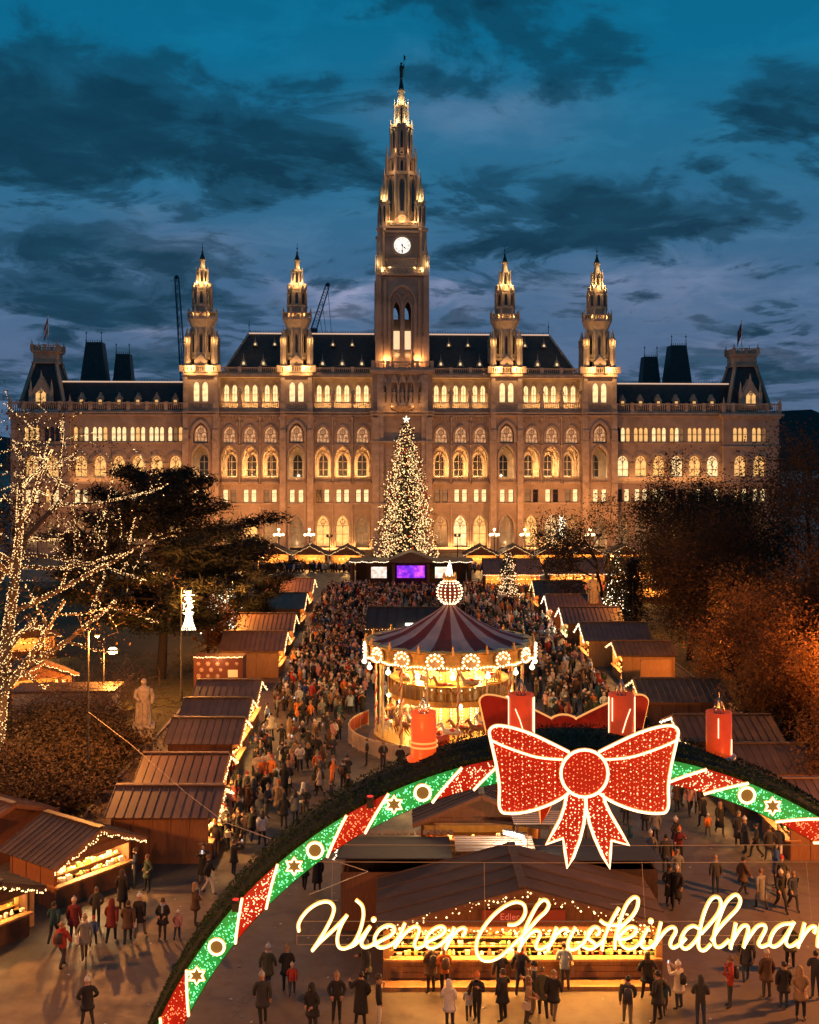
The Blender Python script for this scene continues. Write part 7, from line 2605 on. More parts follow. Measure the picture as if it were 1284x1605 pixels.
leafy('autumn_tree', 34.5, 97.0, 20.0, 51, LEAFB, 'tallest brown autumn tree at the right picture edge', 22, 0.85, (0.14, 0.30))
leafy('autumn_tree', 41.0, 112.0, 19.0, 52, LEAFB, 'brown tree rising behind the tallest one at the right edge', 20, 0.95, (0.15, 0.32))
leafy('autumn_tree', 28.5, 101.0, 13.0, 53, LEAFB, 'mid-height brown tree behind the felt-roofed stalls', 20, 0.75, (0.14, 0.28))
leafy('autumn_tree', 27.0, 82.0, 10.0, 54, LEAFB, 'round brown tree next to the fourth stall of the right row', 22, 0.65, (0.12, 0.24))
leafy('autumn_tree', 46.0, 135.0, 17.0, 58, LEAFG, 'dark tree before the right corner pavilion', 20, 0.95, (0.16, 0.34))
leafy('autumn_tree', 26.6, 67.0, 10.0, 55, LEAFO, 'orange-leaved tree glowing in lamp light at the lower right edge', 26, 0.55, (0.11, 0.22))
leafy('autumn_tree', 23.8, 73.0, 8.2, 56, LEAFO, 'smaller orange-leaved tree left of the glowing one', 22, 0.55, (0.11, 0.22))
leafy('autumn_tree', 24.4, 80.5, 9.0, 65, LEAFO, 'orange-brown tree overhanging the fourth stall of the right row', 22, 0.6, (0.12, 0.24))
leafy('autumn_tree', 26.5, 106.0, 12.5, 66, LEAFB, 'brown tree behind the sixth stall of the right row', 20, 0.75, (0.14, 0.28))
leafy('autumn_tree', 31.0, 119.0, 15.0, 67, LEAFG, 'dark full tree between the statue and the bare tree', 22, 0.9, (0.16, 0.32))
leafy('autumn_tree', 31.5, 78.0, 13.5, 59, LEAFB, 'brown tree behind the glowing orange one at the right edge', 24, 0.75, (0.13, 0.26))
leafy('autumn_tree', 38.5, 90.0, 17.0, 60, LEAFB, 'wide brown tree crowding the right picture edge', 22, 0.85, (0.14, 0.30))
leafy('autumn_tree', 30.5, 88.0, 11.5, 64, LEAFB, 'brown tree between the statue and the right edge', 22, 0.75, (0.13, 0.28))
leafy('autumn_tree', 24.8, 60.5, 6.0, 57, LEAFO, 'low orange bush-like tree behind the nearest right stall', 22, 0.5, (0.10, 0.2), stems=3)
leafy('autumn_tree', -27.5, 150.0, 12.0, 61, LEAFG, 'dark tree rising behind the pine', 8, 0.8)
leafy('autumn_tree', -46.0, 118.0, 15.0, 62, LEAFB, 'brown tree behind the light tree at the left edge', 8, 0.8)
leafy('autumn_tree', -18.6, 104.0, 6.5, 63, LEAFO, 'small golden tree under the comet lamp', 8, 0.5, (0.15, 0.3))


def conifer(x, y, h, rad, label, m, lights=0, name='fir_tree', seed=1, dens=1.0, litm=None, lr=(0.05, 0.09), clump=11, nsz=(0.25, 0.6), pw_=0.82):
    R = random.Random(seed)
    o = empty(name, (x, y, 0), 0, label, 'tree', 'fir trees')
    t = MB(); t.frus(0, 0, 0, h * 0.97, h * 0.014, 0.03, 8)
    t.obj('trunk', mat('fir trunk', (0.30, 0.22, 0.15), 0.8), o)
    lim = MB()
    C = []
    lp = []
    n = int(260 * dens)
    for k in range(n):
        f = (k + 0.5) / n
        z = h * (0.10 + 0.88 * f)
        L = rad * (1 - f) ** pw_ * R.uniform(0.66, 1.12) + 0.12
        a = k * 2.39996
        dz = -0.18 * L
        lim.tube([(0, 0, z), (cos(a) * L * 0.6, sin(a) * L * 0.6, z + dz * 0.4), (cos(a) * L, sin(a) * L, z + dz)], [0.05, 0.03, 0.015], 3, cap=False)
        m_ = max(2, int(L * 1.6))
        for j in range(m_):
            q = (j + 1) / m_
            C.append((cos(a) * L * q + R.gauss(0, 0.14), sin(a) * L * q + R.gauss(0, 0.14), z + dz * q + R.gauss(0, 0.12)))
        nl = max(1, int(lights * L / rad * 2.2 / n * 1.3 + R.random()))
        for j in range(nl):
            q = R.uniform(0.5, 1.05)
            lp.append((cos(a) * L * q + R.gauss(0, 0.25), sin(a) * L * q + R.gauss(0, 0.25), z + dz * q + 0.12 + R.gauss(0, 0.25)))
    lim.obj('limbs', BARKD, o)
    link('crown', leaf_mesh('crown', C, clump, 0.30, nsz, m, seed, 0.6, True), o)
    if lights:
        tag(link('tree_lights', bulbs(lp, rng.uniform(lr[0], lr[1], len(lp)), litm or FAIRY), o), kind='stuff')
    return o


XT = conifer(-0.55, 197.0, 26.2, 5.9, 'giant Christmas tree covered in warm lights before the clock tower', XMAS, 1700, 'christmas_tree', 3, 1.5, mat('tree lights', (1, 0.85, 0.6), 0.4, emit=(1.0, 0.60, 0.25), estr=2.6, sample='NONE'), (0.045, 0.12), pw_=0.66)
st = MB()
for k in range(5):
    a = pi / 2 + k * 2 * pi / 5
    st.beam((0, 0, 26.4), (0.6 * cos(a), 0, 26.4 + 0.6 * sin(a)), 0.16)
st.obj('top_star', COMET, XT)
orn = MB()
for k in range(120):
    f = random.random(); a = random.random() * 2 * pi
    rr = 5.9 * (1 - f) ** 0.66 * 0.95
    orn.ball((rr * cos(a), rr * sin(a), 26.2 * (0.08 + 0.86 * f)), 0.2, 6, 4)
tag(orn.obj('ornaments', mat('red ornament', (0.45, 0.05, 0.03), 0.3), XT), kind='stuff')
for (dx, dy, dz, pw) in ((0, -7.5, 5, 420), (3, -6, 12, 300), (-3, -6, 12, 300), (0, -4, 20, 200)):
    lamp('tree_glow', 'POINT', (dx, dy, dz), pw, (1, 0.55, 0.22), XT, 0.9)
conifer(22.6, 113.0, 9.2, 1.9, 'dark bushy conifer behind the fifth stall of the right row', LEAFD, 0, seed=7, dens=0.7)
conifer(13.3, 150.0, 6.6, 1.7, 'small decorated fir with red lights in the crowd on the right', XMAS, 260, seed=9, dens=0.5, litm=LEDRW, lr=(0.05, 0.09))
conifer(-20.5, 122.0, 9.0, 2.2, 'fir hung with clusters of white lights left of the crowd', XMAS, 500, seed=10, dens=0.6, litm=COMET, lr=(0.06, 0.11))
conifer(24.8, 133.0, 8.0, 2.0, 'fir hung with white lights beyond the right row', XMAS, 110, seed=12, dens=0.5, litm=COMET, lr=(0.05, 0.09))

# ---- shrubs and tangled twigs in the beds
def shrub(x, y, h, w, seed, m, label, bare=False):
    bs = grow(seed, h, 0.05, 3, (6, 5), 0.6, 0.2, 0.7, 0.15, stems=9, wig=0.22)
    bs = [([Vector((p.x * w, p.y * w, p.z)) for p in P_], rr, lev) for P_, rr, lev in bs]
    o = empty('shrub', (x, y, 0.1), 0, label, 'shrub', 'shrubs in the beds')
    branch_mesh(bs).obj('twigs', mat('twig bark', (0.16, 0.09, 0.05), 0.9), o)
    if not bare:
        link('crown', leaf_mesh('crown', ends(bs, 1, 1), 7, 0.35, (0.12, 0.26), m, seed), o)


SH = mat('dry shrub leaves', (0.085, 0.05, 0.02), 0.85, base2=(0.045, 0.03, 0.012), vscale=2)
for i, (x, y, h, w, b_, lb) in enumerate(((-19.4, 58.5, 1.7, 1.8, False, 'round brown shrub behind the nearest left stall'), (-22.0, 60.5, 1.9, 2.0, False, 'brown shrub at the foot of the light tree'), (-19.2, 63.6, 1.6, 1.8, False, 'brown shrub under the slack cable'),
                                          (-22.6, 68.5, 1.9, 2.0, False, 'shrub behind the foot of the light tree'), (-19.5, 69.5, 1.5, 1.8, False, 'low shrub in front of the robed statue'), (-21.0, 77.5, 3.0, 1.6, True, 'tangle of bare orange-lit twigs under the globe lamp'),
                                          (-24.6, 76.5, 2.6, 1.6, True, 'tangle of bare twigs left of the globe lamp'), (-22.5, 73.0, 1.8, 2.2, False, 'low brown shrub before the service shed'), (28.5, 68.5, 2.2, 2.0, False, 'dark shrub below the orange trees'), (26.5, 76.5, 2.0, 2.0, False, 'shrub behind the third right stall'))):
    shrub(x, y, h, w, 70 + i, SH, lb, b_)
# ground cover of fallen leaves and grass on the beds
cent = []
for (x0, x1, y0, y1, k) in ((-40, -17.8, 56.3, 110, 2600), (25.2, 50, 56.3, 110, 2000)):
    for i in range(k):
        cent.append((random.uniform(x0, x1), random.uniform(y0, y1), 0.16))
tag(link('grass', leaf_mesh('grass', cent, 9, 0.28, (0.12, 0.3), mat('withered grass', (0.07, 0.055, 0.02), 0.9, base2=(0.04, 0.04, 0.013), vscale=0.6), 30, 0.12, True)), 'withered grass and fallen leaves on the beds beside the avenue', 'grass', kind='stuff')
# slack cable from the lamp pole over the stalls
w = MB()
w.tube([(-17.7, 61.5, 5.2), (-14.5, 58.0, 4.3), (-10.5, 52.5, 3.4), (-8.2, 49.5, 3.0), (-4.0, 44.0, 3.6), (-1.5, 40.0, 4.3), (-AXC * 0 - 3.0, 33.5, 6.0)], 0.018, 5)
tag(w.obj('slack_cable', WIRE), 'slack dark cable hanging from the thin lamp pole over the left stalls', 'cable')
# ================================================================== PEOPLE
def objcol(name, rough=0.85, gain=1.0, bump=True):
    m = bpy.data.materials.new(name); m.use_nodes = True
    t = m.node_tree; b = t.nodes['Principled BSDF']
    oi = N(t, 'ShaderNodeObjectInfo')
    tc = N(t, 'ShaderNodeTexCoord')
    f = noise(t, tc.outputs['Object'], 14, 3)
    t.links.new(mixc(t, M_(t, 'MULTIPLY', f, 0.5), oi.outputs['Color'], (0.02, 0.018, 0.016)), b.inputs['Base Color'])
    b.inputs['Roughness'].default_value = rough
    return m


def randcol(name, stops, rough=0.85):
    m = bpy.data.materials.new(name); m.use_nodes = True
    t = m.node_tree; b = t.nodes['Principled BSDF']
    oi = N(t, 'ShaderNodeObjectInfo')
    t.links.new(ramp(t, oi.outputs['Random'], stops, 'CONSTANT'), b.inputs['Base Color'])
    b.inputs['Roughness'].default_value = rough
    return m


COAT = objcol('coat cloth')
TROU = randcol('trouser cloth', [(0.0, (0.012, 0.012, 0.014)), (0.45, (0.025, 0.035, 0.06)), (0.65, (0.05, 0.04, 0.03)), (0.78, (0.03, 0.03, 0.035)), (0.9, (0.14, 0.11, 0.08))])
TROUW = mat('white trouser cloth', (0.55, 0.5, 0.44), 0.8)
SKIN = mat('skin', (0.45, 0.24, 0.15), 0.55)
HAIRM = randcol('hair', [(0.0, (0.012, 0.008, 0.006)), (0.4, (0.05, 0.025, 0.012)), (0.7, (0.14, 0.07, 0.03)), (0.88, (0.28, 0.17, 0.08))], 0.6)
SHOE = mat('shoe leather', (0.02, 0.016, 0.014), 0.5)
HATM = objcol('hat wool')
BAGM = objcol('bag cloth', 0.6)
# pose: elbow/wrist for left(-x) and right(+x) arm; knee/ankle offsets
POSES = {
    'stand': dict(arms=((-0.27, 0.02, 1.14), (-0.25, -0.06, 0.90), (0.27, 0.02, 1.14), (0.25, -0.06, 0.90)), legs=((-0.10, -0.01, 0.5), (-0.11, 0.02, 0.09), (0.10, -0.02, 0.5), (0.12, 0.0, 0.09))),
    'pocket': dict(arms=((-0.30, 0.06, 1.15), (-0.19, -0.10, 0.97), (0.30, 0.06, 1.15), (0.19, -0.10, 0.97)), legs=((-0.11, -0.02, 0.5), (-0.13, 0.02, 0.09), (0.10, 0.0, 0.5), (0.10, 0.03, 0.09))),
    'walk': dict(arms=((-0.26, 0.12, 1.16), (-0.25, 0.10, 0.92), (0.26, -0.08, 1.15), (0.23, -0.22, 0.97)), legs=((-0.10, -0.18, 0.52), (-0.10, -0.22, 0.10), (0.10, 0.06, 0.5), (0.10, 0.30, 0.15))),
    'stride': dict(arms=((-0.26, -0.10, 1.16), (-0.22, -0.25, 0.99), (0.26, 0.12, 1.16), (0.26, 0.12, 0.92)), legs=((-0.10, 0.05, 0.5), (-0.10, 0.34, 0.17), (0.10, -0.22, 0.53), (0.10, -0.28, 0.10))),
    'phone': dict(arms=((-0.24, -0.18, 1.30), (-0.09, -0.36, 1.50), (0.24, -0.18, 1.30), (0.09, -0.36, 1.50)), legs=((-0.10, -0.01, 0.5), (-0.12, 0.02, 0.09), (0.10, -0.02, 0.5), (0.12, 0.0, 0.09))),
    'cup': dict(arms=((-0.27, 0.02, 1.15), (-0.24, -0.05, 0.90), (0.27, -0.02, 1.16), (0.12, -0.28, 1.22)), legs=((-0.11, -0.01, 0.5), (-0.13, 0.0, 0.09), (0.10, -0.03, 0.5), (0.11, -0.02, 0.09))),
    'look': dict(arms=((-0.27, 0.0, 1.15), (-0.13, -0.22, 1.08), (0.27, 0.0, 1.15), (0.13, -0.22, 1.08)), legs=((-0.10, -0.03, 0.5), (-0.10, 0.0, 0.09), (0.11, 0.0, 0.5), (0.13, 0.03, 0.09))),
    'talk': dict(arms=((-0.33, -0.04, 1.20), (-0.36, -0.24, 1.30), (0.28, 0.05, 1.14), (0.20, -0.10, 0.96)), legs=((-0.12, -0.03, 0.5), (-0.17, -0.02, 0.09), (0.09, 0.02, 0.5), (0.12, 0.06, 0.09))),
    'strap': dict(arms=((-0.28, -0.08, 1.19), (-0.12, -0.20, 1.34), (0.29, 0.08, 1.15), (0.31, 0.02, 0.91)), legs=((-0.10, -0.12, 0.51), (-0.11, -0.12, 0.09), (0.11, 0.06, 0.5), (0.12, 0.16, 0.11))),
    'wide': dict(arms=((-0.34, 0.10, 1.18), (-0.24, -0.08, 1.02), (0.34, 0.10, 1.18), (0.24, -0.08, 1.02)), legs=((-0.14, -0.02, 0.5), (-0.20, 0.0, 0.09), (0.14, 0.0, 0.5), (0.20, 0.02, 0.09))),
}


def make_body(pose, puff=0.0, white=False):
    P = POSES[pose]
    J, Rr, E, reg = [], [], [], []

    def j(p, r, par=None, rg='coat'):
        J.append(Vector(p)); Rr.append(r)
        if par is not None:
            E.append((par, len(J) - 1)); reg.append(rg)
        return len(J) - 1
    k = 1 + puff
    pel = j((0, 0, 0.95), (0.155 * k, 0.125 * k))
    sp = j((0, 0, 1.16), (0.150 * k, 0.120 * k), pel)
    ch = j((0, 0.005, 1.36), (0.185 * k, 0.125 * k), sp)
    nk = j((0, 0.0, 1.49), (0.062, 0.062), ch)
    hb = j((0, -0.015, 1.575), (0.078, 0.088), nk, 'skin')
    ht = j((0, -0.012, 1.675), (0.080, 0.092), hb, 'skin')
    j((0, -0.008, 1.72), (0.055, 0.062), ht, 'skin')
    for s, (el, wr) in ((-1, P['arms'][0:2]), (1, P['arms'][2:4])):
        sh = j((s * 0.185, 0.0, 1.40), (0.085 * k, 0.085 * k), ch)
        e = j(el, (0.064 * k, 0.064 * k), sh)
        w = j(wr, (0.046 * k, 0.046 * k), e)
        d = (Vector(wr) - Vector(el)).normalized()
        j(Vector(wr) + d * 0.085, (0.036, 0.026), w, 'skin')
    for s, (kn, an) in ((-1, P['legs'][0:2]), (1, P['legs'][2:4])):
        hp = j((s * 0.092, 0, 0.86), (0.098, 0.104), pel, 'trou')
        kk = j(kn, (0.070, 0.072), hp, 'trou')
        a = j(an, (0.050, 0.052), kk, 'trou')
        j((an[0] + s * 0.015, an[1] - 0.17, max(0.035, an[2] - 0.055)), (0.042, 0.036), a, 'shoe')
    me = bpy.data.meshes.new('skel')
    me.from_pydata([tuple(p) for p in J], E, [])
    o = bpy.data.objects.new('skel', me)
    COL.objects.link(o)
    md = o.modifiers.new('skin', 'SKIN')
    sv = me.skin_vertices[0].data
    for i, r in enumerate(Rr):
        sv[i].radius = r
        sv[i].use_root = (i == 0)
    md.branch_smoothing = 0.4
    ss = o.modifiers.new('sub', 'SUBSURF'); ss.levels = 1; ss.render_levels = 1
    dg = bpy.context.evaluated_depsgraph_get()
    ev = o.evaluated_get(dg)
    m2 = bpy.data.meshes.new_from_object(ev)
    bpy.data.objects.remove(o)
    order = {'coat': 0, 'trou': 1, 'skin': 2, 'shoe': 3}
    A = np.array([J[a] for a, b in E]); B = np.array([J[b] for a, b in E])
    idx = []
    for pl in m2.polygons:
        c = np.array(pl.center)
        ab = B - A
        t = np.clip(((c - A) * ab).sum(1) / (ab * ab).sum(1), 0, 1)
        q = A + ab * t[:, None]
        dd = np.linalg.norm(q - c, axis=1)
        rg = reg[int(np.argmin(dd))]
        if rg == 'coat' and c[2] < 0.80 and abs(c[0]) < 0.2:
            rg = 'trou'
        if rg == 'trou' and c[2] > 0.80:
            rg = 'coat'
        idx.append(order[rg])
    for mm in (COAT, TROUW if white else TROU, SKIN, SHOE):
        m2.materials.append(mm)
    m2.polygons.foreach_set('material_index', idx)
    m2.polygons.foreach_set('use_smooth', [True] * len(idx))
    # fingers, nose and ears added to the same mesh
    x = MB()
    for s, (el, wr) in ((-1, P['arms'][0:2]), (1, P['arms'][2:4])):
        d = (Vector(wr) - Vector(el)).normalized()
        sd2 = d.cross(Vector((0, 1, 0.3))).normalized()
        nn = d.cross(sd2)
        for f, L in ((-0.9, 0.070), (-0.3, 0.080), (0.3, 0.075), (0.9, 0.058)):
            b0 = Vector(wr) + d * 0.09 + sd2 * (f * 0.026)
            x.tube([tuple(b0), tuple(b0 + d * L * 0.55 + nn * 0.008), tuple(b0 + d * L * 0.9 + nn * 0.03)], [0.010, 0.009, 0.006], 4, 2)
        b0 = Vector(wr) + d * 0.045 + sd2 * 0.032 * -s
        x.tube([tuple(b0), tuple(b0 + d * 0.035 + sd2 * 0.025 * -s), tuple(b0 + d * 0.06 + sd2 * 0.03 * -s)], [0.012, 0.011, 0.007], 4, 2)
    x.tube([(0, -0.100, 1.635), (0, -0.122, 1.60), (0, -0.105, 1.59)], [0.009, 0.015, 0.010], 5, 2)
    for s in (-1, 1):
        x.ball((s * 0.083, 0.0, 1.615), 0.022, 5, 4, 2, 1.4)
        x.ball((s * 0.032, -0.098, 1.632), 0.011, 5, 4, 3)
    x.box(-0.022, 0.022, -0.105, -0.092, 1.562, 1.570, 3)
    vs = [tuple(v.co) for v in m2.vertices]; fs = [tuple(p.vertices) for p in m2.polygons]
    out = MB(); out.v = vs; out.f = fs; out.m = list(idx); out.sm = [True] * len(fs)
    off = len(out.v)
    out.v += x.v; out.f += [tuple(i + off for i in f) for f in x.f]; out.m += x.m; out.sm += x.sm
    mm_ = list(m2.materials)
    bpy.data.meshes.remove(m2)
    return out.mesh('person', mm_)


BODY = {}
for pn in POSES:
    BODY[pn] = make_body(pn, 0.12)
BODY['walk_white'] = make_body('walk', 0.12, True)
BODY['stand_white'] = make_body('stand', 0.12, True)


def coat_mesh(hem=0.48):
    c = MB()
    n = 14
    rings = [(1.36, 0.205, 0.150), (1.16, 0.185, 0.150), (1.0, 0.195, 0.160), (0.80, 0.215, 0.180), (hem + 0.1, 0.235, 0.205), (hem, 0.245, 0.215), (hem + 0.01, 0.21, 0.18)]
    vs, fs = [], []
    for k, (z, a, b_) in enumerate(rings):
        for i in range(n):
            an = 2 * pi * i / n
            w = 1 + (0.06 * (k / 5.0) * (1 if i % 2 else -1))
            vs.append((a * w * cos(an), b_ * w * sin(an) + 0.0, z))
    for k in range(len(rings) - 1):
        for i in range(n):
            i2 = (i + 1) % n
            fs.append((k * n + i, (k + 1) * n + i, (k + 1) * n + i2, k * n + i2))
    c.add(vs, fs, 0, True)
    return c.mesh('coat', [COAT])


def cap_mesh(kind):
    c = MB()
    if kind == 'hat':
        c.lathe([(0.100, 1.655), (0.106, 1.665), (0.104, 1.70), (0.090, 1.745), (0.055, 1.785), (0.012, 1.80)], 12, 0, -0.008, 0, sy=1.12)
        c.ball((0, -0.005, 1.825), 0.034, 7, 5)
        return c.mesh('hat', [HATM])
    if kind == 'short':
        c.lathe([(0.085, 1.60), (0.097, 1.66), (0.092, 1.71), (0.062, 1.750), (0.012, 1.765)], 12, 0, 0.010, 0, sy=1.12)
        return c.mesh('hair', [HAIRM])
    if kind == 'long':
        c.lathe([(0.105, 1.38), (0.118, 1.46), (0.100, 1.58), (0.100, 1.67), (0.092, 1.72), (0.06, 1.755), (0.012, 1.768)], 12, 0, 0.030, 0, sy=0.98)
        return c.mesh('hair', [HAIRM])
    c.lathe([(0.135, 1.44), (0.130, 1.52), (0.122, 1.62), (0.112, 1.70), (0.075, 1.765), (0.012, 1.785)], 12, 0, 0.022, 0, sy=1.05)
    return c.mesh('hood', [COAT])


CAPS = {k: cap_mesh(k) for k in ('hat', 'short', 'long', 'hood')}
COATS = {'long': coat_mesh(0.45), 'mid': coat_mesh(0.68)}
bp = MB()
bp.lathe([(0.12, 1.02), (0.15, 1.06), (0.155, 1.25), (0.13, 1.38), (0.05, 1.42)], 8, 0, 0.20, 0, sy=0.65)
bp.box(-0.12, -0.08, -0.15, 0.12, 1.30, 1.34); bp.box(0.08, 0.12, -0.15, 0.12, 1.30, 1.34)
BPM = bp.mesh('backpack', [BAGM])
bg_ = MB(); bg_.box(-0.05, 0.05, -0.13, 0.13, 0.72, 0.98); bg_.tube([(0, -0.1, 0.98), (-0.02, 0, 1.12), (0, 0.1, 0.98)], 0.012, 4)
BGM = bg_.mesh('bag', [BAGM])
ph = MB(); ph.box(-0.04, 0.04, -0.44, -0.43, 1.50, 1.66)
PHM = ph.mesh('phone', [mat('phone glow', (0.1, 0.1, 0.1), 0.3, emit=(0.9, 0.95, 1.0), estr=0.8, sample='NONE')])

sf = MB(); sf.lathe([(0.085, 1.455), (0.118, 1.475), (0.122, 1.51), (0.092, 1.535)], 10, 0, -0.008); sf.box(-0.05, 0.03, -0.185, -0.15, 1.2, 1.48)
SCARF = sf.mesh('scarf', [HATM])
COLS = {'black': (0.016, 0.015, 0.016), 'charcoal': (0.04, 0.038, 0.037), 'navy': (0.022, 0.028, 0.05), 'brown': (0.10, 0.05, 0.025), 'camel': (0.36, 0.22, 0.11), 'cream': (0.62, 0.52, 0.40), 'white': (0.75, 0.70, 0.63),
        'red': (0.42, 0.035, 0.02), 'dark red': (0.20, 0.02, 0.015), 'orange': (0.75, 0.20, 0.03), 'green': (0.04, 0.06, 0.03), 'olive': (0.10, 0.09, 0.04), 'grey': (0.22, 0.21, 0.19), 'light blue': (0.35, 0.42, 0.5), 'teal': (0.02, 0.07, 0.08), 'pink': (0.55, 0.25, 0.22), 'blue': (0.03, 0.08, 0.25)}
rp = random.Random(17)
POSN = {'stand': 'standing', 'pocket': 'hands in pockets', 'walk': 'walking', 'stride': 'striding', 'phone': 'holding up a phone', 'cup': 'holding a cup up', 'look': 'hands together', 'walk_white': 'walking in white trousers', 'stand_white': 'standing in white trousers', 'talk': 'one arm out', 'strap': 'hand on a shoulder strap', 'wide': 'hands on hips'}
labels_used = {}
people_xy = []


def person(x, y, rot, coat, pose='stand', head='short', length=None, bag=None, hat=None, where='', s=1.0):
    mirr = -1 if rp.random() < 0.5 else 1
    o = link('person', BODY[pose], None, (x, y, 0.0), rot, (s * mirr, s * rp.uniform(0.94, 1.1), s))
    if pose in ('walk', 'stride', 'look', 'phone'):
        o.rotation_euler = (rp.uniform(0.0, 0.07), rp.uniform(-0.03, 0.03), rot)
    o.color = (*COLS[coat], 1)
    people_xy.append((x, y))
    hc = None
    cp = link('hat' if head == 'hat' else 'hood' if head == 'hood' else 'hair', CAPS[head], o)
    if head == 'hat':
        hc = hat or rp.choice(('white', 'cream', 'black', 'grey', 'red', 'camel'))
        cp.color = (*COLS[hc], 1)
    elif head == 'hood':
        cp.color = (*COLS[coat], 1)
    if length:
        c = link('coat', COATS[length], o); c.color = (*COLS[coat], 1)
    if bag == 'backpack':
        b = link('backpack', BPM, o); b.color = (*COLS[rp.choice(('black', 'charcoal', 'brown', 'navy'))], 1)
    elif bag:
        b = link('bag', BGM, o, (0.29, 0, 0)); b.color = (*COLS[bag if bag in COLS else 'cream'], 1)
    if pose == 'phone':
        link('phone', PHM, o)
    if head != 'hood' and rp.random() < 0.4:
        sc_ = link('scarf', SCARF, o); sc_.color = (*COLS[rp.choice(('cream', 'red', 'grey', 'camel', 'light blue', 'black', 'olive', 'pink'))], 1)
    hd = {'short': 'short hair', 'long': 'long hair', 'hood': 'hood up', 'hat': '%s knit hat' % hc}[head]
    lab = 'person in %s %s, %s, %s%s%s' % (coat, {'long': 'long coat', 'mid': 'coat', None: 'jacket'}[length], hd, POSN[pose], ', with backpack' if bag == 'backpack' else (', with %s bag' % (bag if bag in COLS else 'cream') if bag else ''), (' ' + where) if where else '')
    ws = lab.split()
    o['label'] = ' '.join(ws[:16])
    o['category'] = 'person'
    o['group'] = 'visitors in the market'
    return o


def PX(px, py, *a, **k):
    p = gpt(px, py)
    return person(p.x, p.y, *a, **k)


